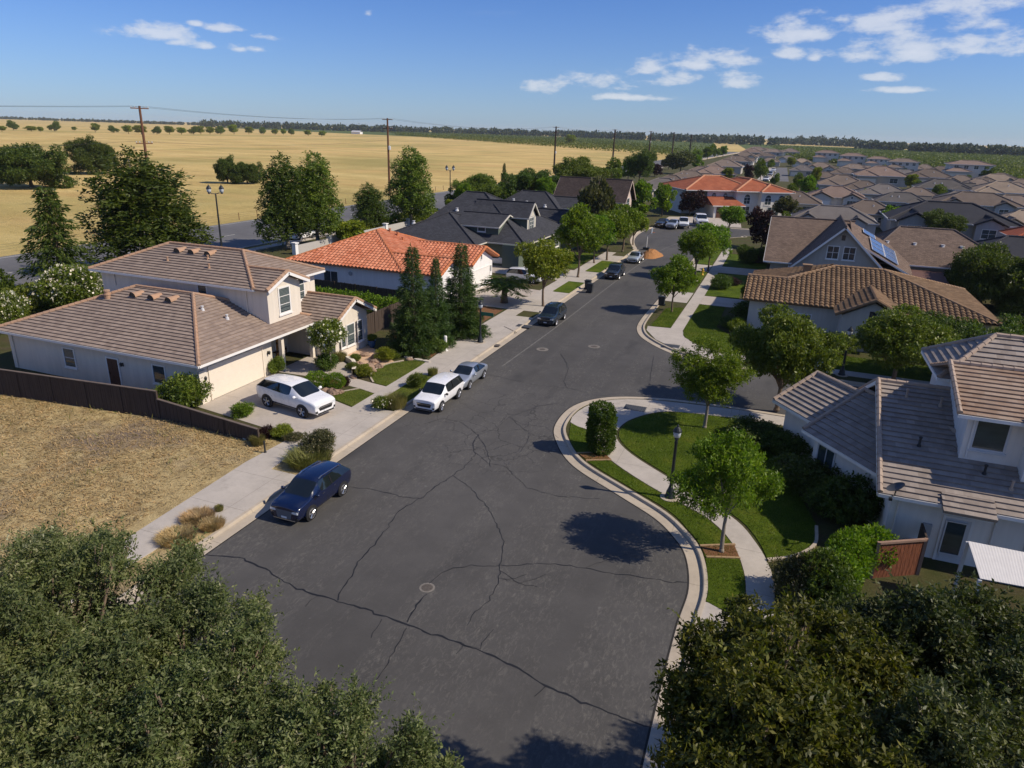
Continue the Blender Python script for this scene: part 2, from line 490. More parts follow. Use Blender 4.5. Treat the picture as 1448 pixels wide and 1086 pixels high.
kb = MB(); gb = MB(); dirt = MB()
for P, sg in ((PL, -1), (P2, 1), (P1, 1)):
    # gutter pan on the road side, kerb face, kerb top
    off = [(sg * 0.55, 0.006), (sg * 0.54, 0.012), (sg * 0.03, 0.02)]
    if sg > 0: off = off[::-1]
    sweep(gb, P, off)
    db = [(sg * 0.62, 0.003), (sg * 0.545, 0.003)]
    sweep(dirt, P, db[::-1] if sg > 0 else db)
    off = [(sg * 0.03, 0.0), (sg * 0.0, 0.135), (-sg * 0.03, 0.15), (-sg * 0.17, 0.15), (-sg * 0.17, 0.0)]
    if sg > 0: off = off[::-1]
    sweep(kb, P, off)
struct(gb.build('gutter', M_conc2)); struct(dirt.build('gutter_dirt_line', m_plain('gutter_dirt', (.02, .018, .016), .9, var=.6, scale=2))); struct(kb.build('kerb', M_conc2))

# left sidewalk, aprons and driveway
ZW, ZL = 0.131, 0.15
walk = MB()
def flat(mb, poly, z, m=0): mb.prism(poly, 0.05, z, m)
flat(walk, [(-24.3, -2), (-22.5, -2), (-22.55, 20), (-23.1, 27), (-23.05, 35), (-23.1, 104), (-24.7, 104), (-24.7, 52), (-24.3, 48), (-24.05, 44), (-24.05, 35), (-24.5, 30.5), (-24.75, 26), (-24.3, 18)], ZW)
for y0, y1 in ((20.4, 25.9), (29.1, 35.4), (42.4, 61.5), (63.8, 73.5), (80, 87), (96, 101)):
    flat(walk, [(-23.2, y0), (-21.25, y0), (-21.25, y1), (-23.2, y1)], ZW - 0.001)
# right-hand walks
w1a = [(-1.0, 43.6), (-1.8, 43.5), (-5.3, 42.9), (-7.0, 41.0), (-7.6, 39.1), (-7.4, 37.3), (-6.1, 35.5), (-3.7, 33.5), (-1.9, 32.1), (-0.1, 30.5), (0.8, 29.0), (1.4, 27.5), (1.7, 26.0), (1.8, 23.3), (2.0, 12)]
w1b = [(-1.0, 45.15), (-6, 44.6), (-9.0, 43.45), (-10.45, 41.3), (-10.6, 38.5), (-8.95, 37.6), (-8.3, 36.0), (-6.9, 34.2), (-4.6, 32.3), (-2.6, 31.0), (-1.2, 30.0), (-0.1, 28.4), (0.5, 26.5), (0.7, 24.9), (0.7, 23.0), (-0.75, 23.7), (-0.8, 20), (-0.7, 15), (-0.5, 12)]
flat(walk, catmull(w1a, 4) + catmull(w1b, 3)[::-1], ZW)
flat(walk, [(-0.99, 43.6), (-0.99, 45.15), (60, 44.4), (60, 43.1)], ZW - 0.001)
w2 = [(-7.3, 118), (-7.3, 77), (-7.35, 63.3), (-6.3, 60.3), (-4.7, 58.6), (-2.1, 57.9), (4, 57.4), (60, 57.0), (60, 55.9), (4, 56.1), (-1, 56.2), (-3.5, 55.6), (-6.6, 56.75), (-9.1, 59.4), (-10.45, 62.2), (-10.6, 63.6), (-8.5, 63.8), (-8.45, 77.4), (-8.6, 118)]
flat(walk, w2, ZW)
for y0, y1 in ((75, 80.5), (95, 100)):
    flat(walk, [(-11.0, y0), (-8.61, y0), (-8.61, y1), (-11.0, y1)], ZW - 0.001)
struct(walk.build('sidewalk', M_conc))
drv = MB()
flat(drv, [(-32.75, 30.9), (-32.75, 38.2), (-27.4, 37.9), (-26.8, 35.75), (-24.0, 34.85), (-24.0, 30.2), (-26, 29.9)], ZW - 0.002)
flat(drv, [(-32, 63.9), (-30.8, 74), (-24.6, 73.4), (-24.6, 63.7)], ZW - 0.002)
flat(drv, [(-36.5, 80.5), (-36.5, 87), (-24.6, 87), (-24.6, 80)], ZW - 0.002)
for q in ([(-7.29, 75.2), (-7.29, 79.6), (-1.5, 79.6), (-1.5, 75.2)], [(-7.29, 95), (-7.29, 100), (-1.5, 100), (-1.5, 95)], [(-24, 145.2), (-8, 146.9), (-10, 168), (-20, 160), (-24, 158)]):
    flat(drv, q, ZW + 0.02 if q[0][0] == -24 else ZW - 0.002)
pth = [(-32.9, 38.4), (-32.9, 42.6), (-30.9, 42.3), (-29.6, 42.4), (-28.4, 41.4), (-27.4, 40.0), (-26.7, 39.6), (-25.3, 39.3), (-24.0, 39.1), (-24.0, 37.6), (-25.4, 38.0), (-26.7, 38.2), (-28.4, 39.0), (-29.6, 38.6), (-31, 38.5)]
flat(drv, pth, ZW - 0.002)
struct(drv.build('driveway', M_drive))

LAWNS = []
def lawn(poly, mat, name='lawn', z=ZL):
    if mat in (M_lawn, M_lawn2): LAWNS.append((poly, z, mat is M_lawn))
    return lawn_(poly, mat, name, z)
def lawn_(poly, mat, name='lawn', z=ZL): return struct((lambda b: (b.prism(poly, 0.05, z), b.build(name, mat))[1])(MB()))
lawn([(-26.75, 35.85), (-26.1, 36.9), (-25.4, 37.85), (-24.1, 37.55), (-24.1, 35.0)], M_lawn2)
lawn([(-25.2, 39.35), (-26.1, 40.4), (-26.6, 41.8), (-26.4, 43.4), (-25.6, 44.5), (-24.9, 45.2), (-24.2, 45.3), (-24.1, 44.5), (-24.1, 39.2)], M_lawn2)
lawn([(-23.0, 35.5), (-21.28, 35.5), (-21.28, 42.3), (-23.0, 42.3)], M_lawn2)
lawn([(-23.25, 73.6), (-21.28, 73.6), (-21.28, 79.9), (-23.25, 79.9)], M_lawn)
lawn([(-23.25, 87.1), (-21.28, 87.1), (-21.28, 95.9), (-23.25, 95.9)], M_lawn)
lawn([(-31, 88), (-25, 88), (-25, 101), (-31, 101)], M_lawn)
# corner lot lawns
lawn(catmull([(-1.0, 43.45), (-1.8, 43.4), (-5.2, 42.75), (-6.85, 40.9), (-7.45, 39.1), (-7.25, 37.4), (-6.0, 35.65), (-3.6, 33.65), (-1.8, 32.25), (0.05, 30.6), (0.95, 29.05), (1.4, 27.7)], 4) + [(2.5, 28.5), (3.3, 29.8), (3.4, 31.6), (2.2, 36), (0.6, 40.5), (0.5, 43.4)], M_lawn)
stripc = catmull([(-10.5, 38.3), (-9.85, 35.95), (-8.3, 33.75), (-5.35, 31.6), (-3.2, 30.1), (-2.1, 28.75), (-1.2, 27.15), (-0.72, 24.6), (-0.72, 23.75)], 4)
stripw = catmull([(-9.1, 37.5), (-8.35, 35.9), (-6.95, 34.1), (-4.65, 32.2), (-2.65, 30.9), (-1.25, 29.9), (-0.15, 28.35), (0.45, 26.5), (0.65, 24.9), (0.65, 23.1)], 4)
lawn(stripc + stripw[::-1], M_lawn)
lawn([(-10.35, 63.75), (-8.55, 63.95), (-8.55, 72.6), (-10.2, 71.6)], M_lawn)
lawn([(-10.9, 80.6), (-8.7, 80.6), (-8.7, 94.8), (-10.9, 94.8)], M_lawn)
lawn([(-10.9, 100.2), (-8.7, 100.2), (-8.7, 117), (-10.9, 117)], M_lawn)
lawn(catmull([(-7.25, 74.9), (-7.25, 63.3), (-6.25, 60.4), (-4.7, 58.75), (-2.1, 58.0), (2, 57.6)], 4) + [(2, 60), (-3, 63.5), (-4.6, 66.0), (-4.6, 74.9)], M_lawn)
lawn([(-7.25, 79.8), (-3.6, 79.8), (-3.6, 94.6), (-7.25, 94.6)], M_lawn)
lawn([(-7.25, 100.2), (-1.6, 100.2), (-1.6, 112), (-7.25, 112)], M_lawn)
lawn([(3, 57.5), (26, 57.2), (26, 61.5), (3, 61.5)], M_lawn)
lawn([(1, 45.0), (26, 44.7), (26, 44.4), (1, 44.6)] if False else [(2, 41.5), (2, 43.2), (20, 43.1), (20, 42.2)], M_lawn)
lawn([(-71.5, 100), (-69, 100), (-66, 330), (-71.8, 330)], M_lawn, z=0.1)
def bed(poly, mat=M_mulch, z=0.162): return struct(lawn(poly, mat, 'planting_bed', z))
bed([(-1.35, 27.5), (0.0, 28.2), (0.27, 27.35), (-1.05, 26.85)])
bed([(-8.9, 34.35), (-7.6, 35.0), (-7.0, 34.35), (-8.2, 33.7)])
bed([(-30.0, 50.4), (-24.6, 51.0), (-24.6, 49.5), (-24.3, 46.2), (-28.2, 45.9)], z=0.14)
bed([(-29.5, 52.2), (-25.0, 51.4), (-25.0, 60.5), (-27.5, 60.5)], z=0.14)
bed([(-27.8, 61.0), (-25.0, 61.0), (-25.0, 63.0), (-27.5, 63.6)], z=0.138)
bed([(-29.4, 38.5), (-28.4, 38.9), (-26.7, 38.1), (-26.6, 37.7), (-27.8, 37.9)], z=0.14)
bed([(-30.4, 46.8), (-28.4, 45.6), (-26.2, 44.0), (-26.5, 42.0), (-27.2, 41.2), (-29.0, 42.6), (-30.4, 42.9)], M_gravel, 0.14)
edg = MB()
for a_, b_ in (((-1.4, 27.55), (0.02, 28.28)), ((-1.05, 26.78), (0.3, 27.28)), ((-8.97, 34.28), (-7.6, 35.06)), ((-8.25, 33.62), (-7.0, 34.28))):
    d = Vector(b_) - Vector(a_); edg.box(a_[0], a_[1] - 0.05, 0.05, a_[0] + d.length, a_[1] + 0.05, 0.2, 0, math.atan2(d.y, d.x), a_)
struct(edg.build('timber_edging', M_edge))
ledge = MB()
sweep(ledge, catmull([(1.4, 27.6), (2.5, 28.4), (3.3, 29.7), (3.4, 31.4)], 6), [(0.07, 0.05), (0.07, 0.22), (-0.07, 0.22), (-0.07, 0.05)])
sweep(ledge, catmull([(-25.2, 39.35), (-26.1, 40.4), (-26.6, 41.8), (-26.4, 43.4), (-25.8, 44.6)], 6), [(0.06, 0.05), (0.06, 0.19), (-0.06, 0.19), (-0.06, 0.05)])
sweep(ledge, catmull([(-26.8, 35.85), (-26.15, 36.95), (-25.45, 37.9)], 6), [(0.06, 0.05), (0.06, 0.19), (-0.06, 0.19), (-0.06, 0.05)])
struct(ledge.build('concrete_edging', M_conc2))

# arterial road beyond the houses, with its kerb and verge
art = catmull([(-83, -40), (-82.5, 60), (-82, 170), (-81, 330), (-78, 600), (-72, 900)], 8)
ab = MB(); sweep(ab, art, [(10.5, -0.012), (-10, -0.012)][::-1]); struct(ab.build('arterial_road', M_asph2))
ab = MB(); sweep(ab, offset(art, -10.2), [(-0.25, -0.02), (-0.25, 0.14), (0.1, 0.14), (0.1, -0.02)][::-1]); sweep(ab, offset(art, -12.6), [(-0.8, -0.05), (-0.8, 0.13), (0.8, 0.13), (0.8, -0.05)][::-1])
struct(ab.build('arterial_kerb', M_conc))
ab = MB(); sweep(ab, offset(art, 9.6), [(-0.08, -0.007), (0.08, -0.007)]); 
for k in range(0, 60): 
    y = -30 + k * 9; ab.face([(-82.55, y, -0.007), (-82.4, y, -0.007), (-82.4, y + 3, -0.007), (-82.55, y + 3, -0.007)])
struct(ab.build('road_markings', m_plain('road_paint', (0.6, 0.58, 0.5), 0.8, var=0.4, scale=6)))
# far street between the houses of the back district
struct(sheet('far_street', GP([(1089, 262), (1116, 262), (1113, 237), (1098, 237)], 0.03), 0.03, M_asph2))
struct(sheet('far_sidewalk', GP([(1062, 262), (1087, 262), (1097, 237), (1088, 237)], 0.028), 0.028, M_conc))

# cracks sealed with tar
cr = MB()
CRACKS = [([(292, 785), (322, 787), (345, 790), (380, 808), (398, 820), (420, 832), (450, 842), (478, 850), (510, 858), (540, 870), (570, 882), (610, 896), (650, 910), (700, 928), (740, 950), (770, 970), (800, 982), (830, 995), (880, 1015), (920, 1028)], .085),
      ([(478, 850), (482, 840), (490, 825), (510, 790), (520, 780), (530, 770), (550, 745), (560, 725), (575, 715), (597, 703), (620, 685), (640, 672), (655, 662), (666, 650), (672, 640), (668, 628), (676, 615)], .06),
      ([(490, 688), (510, 690), (530, 692), (548, 697), (565, 702), (597, 705)], .05),
      ([(575, 880), (583, 866), (590, 855), (604, 840)], .07), ([(606, 824), (615, 819), (622, 812), (640, 803), (665, 800), (700, 801), (760, 797), (800, 800), (830, 803), (870, 812), (900, 815), (940, 822), (975, 824)], .05),
      ([(640, 672), (665, 690), (690, 718), (700, 738), (712, 765), (710, 785), (706, 806), (702, 830), (690, 850), (672, 865), (660, 885)], .055),
      ([(706, 806), (735, 826), (772, 812)], .04), ([(712, 822), (745, 812)], .035), ([(704, 818), (760, 830)], .035),
      ([(575, 888), (560, 915), (545, 945), (528, 965)], .06), ([(540, 875), (525, 902)], .045), ([(450, 842), (441, 850), (432, 858)], .045), ([(655, 910), (645, 925)], .04),
      ([(650, 910), (680, 917), (685, 905), (698, 890)], .045), ([(772, 970), (756, 985)], .05),
      ([(793, 500), (800, 512), (803, 522), (797, 540), (802, 548)], .06), ([(690, 530), (720, 536), (760, 545), (800, 548), (850, 560), (880, 556)], .05),
      ([(672, 640), (690, 655), (715, 660), (745, 690), (790, 702), (850, 706)], .045), ([(676, 615), (700, 607), (720, 590), (760, 575), (790, 570)], .05),
      ([(600, 600), (625, 592), (650, 596), (676, 615), (690, 640), (694, 660)], .05), ([(720, 590), (740, 600), (772, 604), (790, 620)], .04),
      ([(924, 505), (920, 530), (918, 545)], .05), ([(830, 803), (862, 790), (900, 782)], .035), ([(715, 660), (735, 640), (750, 615), (720, 590)], .04)]
for ci, (pts, w) in enumerate(CRACKS):
    pp = [Vector(G(x, y, 0)) for x, y in pts]
    fine = []
    for a_, b_ in zip(pp[:-1], pp[1:]):
        n = max(1, int((b_ - a_).length / 0.22))
        for k in range(n):
            q = a_.lerp(b_, k / n)
            fine.append((q.x + random.gauss(0, 0.035), q.y + random.gauss(0, 0.035)))
    fine.append((pp[-1].x, pp[-1].y))
    ww = [w * (.58 if ci < 5 else .42 if ci < 9 else .3) * random.uniform(0.35, 1.0) for _ in fine]
    ww[-1] = 0.01
    n0 = len(cr.v); zz = 0.004 + 0.0007 * ci
    for i, p in enumerate(fine):
        a_ = Vector(fine[max(i - 1, 0)]); b_ = Vector(fine[min(i + 1, len(fine) - 1)])
        t_ = (b_ - a_)
        if t_.length < 1e-6: t_ = Vector((1, 0))
        t_.normalize()
        cr.v += [(p[0] - t_.y * ww[i], p[1] + t_.x * ww[i], zz), (p[0] + t_.y * ww[i], p[1] - t_.x * ww[i], zz)]
    for i in range(len(fine) - 1):
        k = n0 + 2 * i
        cr.f.append([k + 1, k + 3, k + 2, k]); cr.m.append(0); cr.uv.append(None)
struct(cr.build('road_crack', M_tar))
# faint pale seam along the left half of the far street
sm = MB()
sp = catmull([(-18.6, 47), (-18.35, 60), (-18.3, 80), (-18.0, 100), (-17.4, 112), (-15.5, 124)], 8)
sweep(sm, sp, [(-0.06, 0.004), (0.06, 0.004)]); struct(sm.build('road_seam', m_plain('seam_dust', (0.13, 0.125, 0.115), 0.9, var=0.6, scale=3)))

M_ring = m_plain('worn_ring', (.17, .155, .135), .9, var=.5, scale=8)
def manhole(px, py, lab, r=0.36, ring=0.56, cat='manhole cover', rc=M_ring):
    g = G(px, py, 0)
    t = thing('manhole_cover', lab, cat, (g.x, g.y, 0))
    q = MB(); q.lathe([(ring, 0.0), (ring, 0.006), (r, 0.008), (r, 0.0)], (g.x, g.y, 0), 24, caps=False); q.build('ring', rc, t)
    q = MB(); q.lathe([(r, 0.0), (r, 0.011), (r * 0.45, 0.012), (r * 0.45, 0.018), (r * 0.2, 0.018), (r * 0.2, 0.012), (0.01, 0.012)], (g.x, g.y, 0), 24, caps=False)
    for k in range(8):
        a_ = k * math.pi / 4; q.box(g.x + r * .55, g.y - .02, 0.01, g.x + r * .9, g.y + .02, 0.02, 0, a_, (g.x, g.y))
    q.build('lid', M_iron, t)
manhole(604, 831, 'round iron manhole cover ringed by a crack in the foreground asphalt', 0.23, 0.31)
manhole(767, 494, 'pale concrete-ringed manhole cover near the left kerb by the junction', 0.25, 0.5)
manhole(840, 490, 'worn manhole cover with patched concrete in the middle of the junction', 0.3, 0.5)
for px, py, lab in ((949, 489, 'dark dimpled warning mat on the far corner ramp'), (898, 577, 'dark dimpled warning mat on the near corner ramp behind the clipped column shrub'), (741, 461, 'dark warning mat on the left sidewalk beside the parked dark SUV')):
    g = G(px, py, 0.13)
    q = MB(); q.box(g.x - 0.7, g.y - 0.45, 0.12, g.x + 0.7, g.y + 0.45, 0.138)
    for i in range(9):
        for j in range(6):
            q.lathe([(0.045, 0.138), (0.03, 0.148), (0.005, 0.148)], (g.x - 0.6 + i * 0.15, g.y - 0.37 + j * 0.15, 0), 6, caps=False)
    o = q.build('tactile_mat', m_plain('tactile_mat', (0.045, 0.05, 0.06), 0.7), None)
    tag(o, lab, 'paving mat')
g = G(703, 488, 0.13); q = MB(); q.lathe([(0.28, 0.12), (0.28, 0.14), (0.02, 0.142)], (g.x, g.y, 0), 18, caps=False)
tag(q.build('utility_hatch', M_iron), 'small brown utility lid in the concrete apron beyond the street lamp', 'utility lid')
g = G(723, 466, 0.13)
q = MB(); q.box(g.x - 1.2, g.y - 0.06, 0.12, g.x + 1.0, g.y + 0.06, 0.137, 0, R(-38)); struct(q.build('drain_channel', M_iron))
# stepping stones along the left bed
for k, (px, py) in enumerate(((557, 496), (566, 501), (578, 506), (592, 509), (603, 511))):
    g = G(px, py, 0.15)
    q = MB(); n = 7
    q.prism([(g.x + 0.42 * math.cos(2 * math.pi * i / n) * random.uniform(.8, 1.1), g.y + 0.2 * math.sin(2 * math.pi * i / n) * random.uniform(.8, 1.1)) for i in range(n)], 0.1, 0.22)
    tag(q.build('edging_stone', m_plain('pale_stone', (0.5, 0.45, 0.38), 0.9) if k == 0 else bpy.data.materials['pale_stone']), ORDW[k] + ' from the left of the pale flat stones between lawn and conifers', 'stone', 'pale edging stones')
# ------------------------------------------------------------------ house kit
def clip_poly(poly, a, b, c):
    """keep a*u + b*v + c >= 0 of a 2-D polygon"""
    out = []
    n = len(poly)
    for i in range(n):
        p, q = poly[i], poly[(i + 1) % n]
        dp = a * p[0] + b * p[1] + c; dq = a * q[0] + b * q[1] + c
        if dp >= 0: out.append(p)
        if (dp >= 0) != (dq >= 0):
            t = dp / (dp - dq)
            out.append((p[0] + (q[0] - p[0]) * t, p[1] + (q[1] - p[1]) * t))
    return out
def roof_plane(mb, poly, style, m=0):
    """poly: planar 3-D polygon (any order). Lays courses of tiles on it as geometry."""
    P = [Vector(p) for p in poly]
    n = Vector((0, 0, 0))
    for i in range(1, len(P) - 1): n += (P[i] - P[0]).cross(P[i + 1] - P[0])
    n.normalize()
    if n.z < 0: n = -n; P = P[::-1]
    u = Vector((0, 0, 1)).cross(n)
    u = u.normalized() if u.length > 1e-4 else Vector((1, 0, 0))
    v = n.cross(u)
    o = min(P, key=lambda p: p.z)
    p2 = [((p - o).dot(u), (p - o).dot(v)) for p in P]
    vm = max(p[1] for p in p2); u0, u1 = min(p[0] for p in p2), max(p[0] for p in p2)
    W = lambda a, b, h: o + u * a + v * b + n * h
    ou, ov = o.dot(u), 0
    # underside
    mb.face([p - n * 0.10 for p in P][::-1], m, [(0, 0)] * len(P))
    for i in range(len(P)):
        a, b = P[i], P[(i + 1) % len(P)]
        mb.face([a - n * 0.10, b - n * 0.10, b, a], m, [(0, 0)] * 4)
    if style == 'plain' or style == 'shingle':
        mb.face([p + n * 0.001 for p in P], m, [(q[0] + ou, q[1]) for q in p2])
        return
    course, lip, pu, amp = {'flat': (0.32, 0.07, 0.33, 0.0), 'barrel': (0.46, 0.06, 0.42, 0.12), 'redbarrel': (0.46, 0.06, 0.44, 0.14), 'lowbarrel': (0.45, 0.05, 0.36, 0.07)}[style]
    K = int(vm / course) + 1
    for k in range(K):
        va, vb = k * course, (k + 1) * course
        s = clip_poly(clip_poly(p2, 0, 1, -va), 0, -1, vb)
        if len(s) < 3: continue
        low = [q for q in s if abs(q[1] - va) < 1e-6]
        if amp == 0:
            mb.face([W(q[0], q[1], lip * (1 - (q[1] - va) / course)) for q in s], m, [(q[0] / pu + k * 0.5 + ou, k + 0.5) for q in s])
            if len(low) >= 2:
                a, b = min(q[0] for q in low), max(q[0] for q in low)
                mb.face([W(a, va, -0.03), W(b, va, -0.03), W(b, va, lip), W(a, va, lip)], m, [(0.5, k + 0.5)] * 4)
        else:
            step = pu / 4
            i0, i1 = int(math.floor((u0 + ou) / step)), int(math.ceil((u1 + ou) / step))
            hs = (0.0, 0.72, 1.0, 0.72)
            H = lambda uu: amp * hs[int(round((uu + ou) / step)) % 4]
            def HI(uu):
                x = (uu + ou) / step; f = math.floor(x); t = x - f
                return amp * (hs[int(f) % 4] * (1 - t) + hs[int(f + 1) % 4] * t)
            for i in range(i0, i1):
                a, b = i * step - ou, (i + 1) * step - ou
                c = clip_poly(clip_poly(s, 1, 0, -a), -1, 0, b)
                if len(c) < 3: continue
                col_ = math.floor(i / 4)
                mb.face([W(q[0], q[1], HI(q[0]) + lip * (1 - (q[1] - va) / course)) for q in c], m, [(col_ + 0.5, k + 0.5)] * len(c))
                lw = [q for q in c if abs(q[1] - va) < 1e-6]
                if len(lw) >= 2:
                    x0, x1 = min(q[0] for q in lw), max(q[0] for q in lw)
                    mb.face([W(x0, va, -0.03 if k == 0 else HI(x0) - 0.01), W(x1, va, -0.03 if k == 0 else HI(x1) - 0.01), W(x1, va, HI(x1) + lip), W(x0, va, HI(x0) + lip)], m, [(col_ + 0.5, k + 0.5)] * 4)
def caps(mb, segs, r=0.13, m=0):
    for a, b in segs:
        a, b = Vector(a), Vector(b)
        L = (b - a).length; n = max(1, int(L / 0.42))
        for i in range(n):
            p, q = a.lerp(b, i / n), a.lerp(b, (i + 1.12) / n)
            mb.tube(p + Vector((0, 0, .05)), q + Vector((0, 0, .05)), r * 1.12, r * 0.92, 7, m)
def beam(mb, a, b, w, h, m=0, up=0.0):
    a, b = Vector(a), Vector(b)
    d = (b - a); L = d.length
    if L < 1e-4: return
    d.normalize(); s = Vector((-d.y, d.x, 0))
    if s.length < 1e-5: s = Vector((1, 0, 0))
    s.normalize(); t = d.cross(s)
    if t.z < 0: t = -t
    v = []
    for p in (a, b):
        for x, z in ((-w / 2, up - h / 2), (w / 2, up - h / 2), (w / 2, up + h / 2), (-w / 2, up + h / 2)):
            v.append(p + s * x + t * z)
    mb.idx(v, [(0, 3, 2, 1), (4, 5, 6, 7), (0, 1, 5, 4), (1, 2, 6, 5), (2, 3, 7, 6), (3, 0, 4, 7)], m)
def hip_planes(x0, y0, x1, y1, z, ra, rb, zr):
    A, B, C, D = (x0, y0, z), (x1, y0, z), (x1, y1, z), (x0, y1, z)
    ra, rb = (*ra, zr), (*rb, zr)
    if abs(ra[1] - rb[1]) <= abs(ra[0] - rb[0]) and ra != rb:   # ridge along x, ra is the low-x end
        pl = [[A, B, rb, ra], [B, C, rb], [C, D, ra, rb], [D, A, ra]]
        cp = [(ra, rb), (A, ra), (D, ra), (B, rb), (C, rb)]
    else:                                                       # ridge along y, ra is the low-y end
        pl = [[A, B, ra], [B, C, rb, ra], [C, D, rb], [D, A, ra, rb]]
        cp = [(ra, rb), (A, ra), (B, ra), (C, rb), (D, rb)]
    return pl, cp, [(A, B), (B, C), (C, D), (D, A)]
def gable_planes(axis, lo, hi, c0, c1, z, zr):
    cm = (c0 + c1) / 2
    if axis == 'x':
        pl = [[(lo, c0, z), (hi, c0, z), (hi, cm, zr), (lo, cm, zr)], [(hi, c1, z), (lo, c1, z), (lo, cm, zr), (hi, cm, zr)]]
        cp = [((lo, cm, zr), (hi, cm, zr))]; ev = [((lo, c0, z), (hi, c0, z)), ((hi, c1, z), (lo, c1, z))]
        rk = [((q, c0, z), (q, cm, zr)) for q in (lo, hi)] + [((q, c1, z), (q, cm, zr)) for q in (lo, hi)]
    else:
        pl = [[(c1, lo, z), (c1, hi, z), (cm, hi, zr), (cm, lo, zr)], [(c0, hi, z), (c0, lo, z), (cm, lo, zr), (cm, hi, zr)]]
        cp = [((cm, lo, zr), (cm, hi, zr))]; ev = [((c1, lo, z), (c1, hi, z)), ((c0, hi, z), (c0, lo, z))]
        rk = [((c0, q, z), (cm, q, zr)) for q in (lo, hi)] + [((c1, q, z), (cm, q, zr)) for q in (lo, hi)]
    return pl, cp, ev, rk
def gable_wall(mb, axis, q0, q1, c0, c1, z, zr, m=0):
    """triangular wall slab under a gable: q0..q1 is the thickness"""
    cm = (c0 + c1) / 2
    f = (lambda q, c, h: (q, c, h)) if axis == 'x' else (lambda q, c, h: (c, q, h))
    v = [f(q0, c0, z), f(q0, c1, z), f(q0, cm, zr), f(q1, c0, z), f(q1, c1, z), f(q1, cm, zr)]
    mb.idx(v, [(0, 1, 2), (5, 4, 3), (0, 3, 4, 1), (1, 4, 5, 2), (2, 5, 3, 0)], m)
def wall_frame(p, n):
    """matrix: local x along the wall, y out of the wall, z up; origin p"""
    n = Vector((n[0], n[1], 0)).normalized(); t = Vector((-n.y, n.x, 0)) * -1
    return Matrix(((t.x, n.x, 0, p[0]), (t.y, n.y, 0, p[1]), (0, 0, 1, p[2]), (0, 0, 0, 1)))

M_white = m_plain('white_trim', (0.74, 0.72, 0.68), 0.6, var=0.1, scale=2)
M_grey_trim = m_plain('grey_trim', (0.55, 0.55, 0.55), 0.6, var=0.1)
M_glass = m_glass_window()
M_blind = m_plain('blind_slats', (0.13, 0.155, 0.145), 0.5, var=0.2, spec=0.6)
M_dark = m_plain('dark_metal', (0.025, 0.026, 0.028), 0.45, var=0.2)
M_wood_door = m_plain('oak_door', (0.45, 0.20, 0.055), 0.5, var=0.25, scale=6)
M_brown_wood = m_plain('brown_wood', (0.10, 0.045, 0.025), 0.8, var=0.35, scale=8)

def window(par, p, n, w, h, cols=2, rows=1, fm=None, trim=0.09, blind=False, arch=False, sill=True):
    """p: centre of the window on the wall face, n: outward normal"""
    fm = fm or M_white
    M = wall_frame(p, n)
    f = MB(M)
    a, b = w / 2, h / 2
    f.box(-a - trim, 0.002, b, a + trim, 0.05, b + trim); f.box(-a - trim, 0.002, -b - trim, a + trim, 0.05, -b)
    f.box(-a - trim, 0.002, -b, -a, 0.05, b); f.box(a, 0.002, -b, a + trim, 0.05, b)
    if sill: f.box(-a - trim * 1.6, 0.003, -b - trim * 1.9, a + trim * 1.6, 0.10, -b - trim)
    for i in range(1, cols): f.box(-a + w * i / cols - 0.025, 0.004, -b, -a + w * i / cols + 0.025, 0.04, b)
    for i in range(1, rows): f.box(-a, 0.004, -b + h * i / rows - 0.02, a, 0.038, -b + h * i / rows + 0.02)
    if arch:
        n_ = 10
        for i in range(n_):
            t0, t1 = math.pi * i / n_, math.pi * (i + 1) / n_
            f.tube((a * math.cos(t0), 0.03, b + a * math.sin(t0)), (a * math.cos(t1), 0.03, b + a * math.sin(t1)), trim * .6, None, 6)
    o = f.build('window', fm, par)
    g = MB(M)
    poly = [(-a, -b), (a, -b), (a, b)] + ([(a * math.cos(math.pi * i / 10), b + a * math.sin(math.pi * i / 10)) for i in range(1, 10)] if arch else []) + [(-a, b)]
    g.face([(x, 0.012, z) for x, z in poly][::-1])
    if blind:
        k = int(h / 0.09)
        for i in range(k):
            z = -b + h * (i + 0.2) / k
            if i > k * 0.35 or i % 3: g.box(-a + .03, 0.013, z, a - .03, 0.02, z + 0.05, 1)
    ORG_par = ORG.get(par.name, (0, 0, 0)); ORG[o.name] = ORG_par
    g.build('pane', [M_glass, M_blind], o)
    return o
def garage_door(par, p, n, w, h, mat, cols=8, rows=4):
    M = wall_frame(p, n)
    g = MB(M)
    g.box(-w / 2, 0.004, 0, w / 2, 0.02, h)
    for r in range(rows):
        g.box(-w / 2 + .01, 0.004, h * r / rows + 0.015, w / 2 - .01, 0.028, h * (r + 1) / rows - 0.006)
        for c in range(cols if rows == 9 else 0):
            x0 = -w / 2 + w * (c + .1) / cols; x1 = -w / 2 + w * (c + .9) / cols
            g.box(x0, 0.03, h * (r + .18) / rows, x1, 0.052, h * (r + .82) / rows)
    o = g.build('garage_door', mat, par)
    f = MB(M); f.box(-w / 2 - .12, 0.003, 0, -w / 2, 0.07, h + .12); f.box(w / 2, 0.003, 0, w / 2 + .12, 0.07, h + .12); f.box(-w / 2, 0.003, h, w / 2, 0.07, h + .12)
    f.build('door_surround', mat, par)
    return o
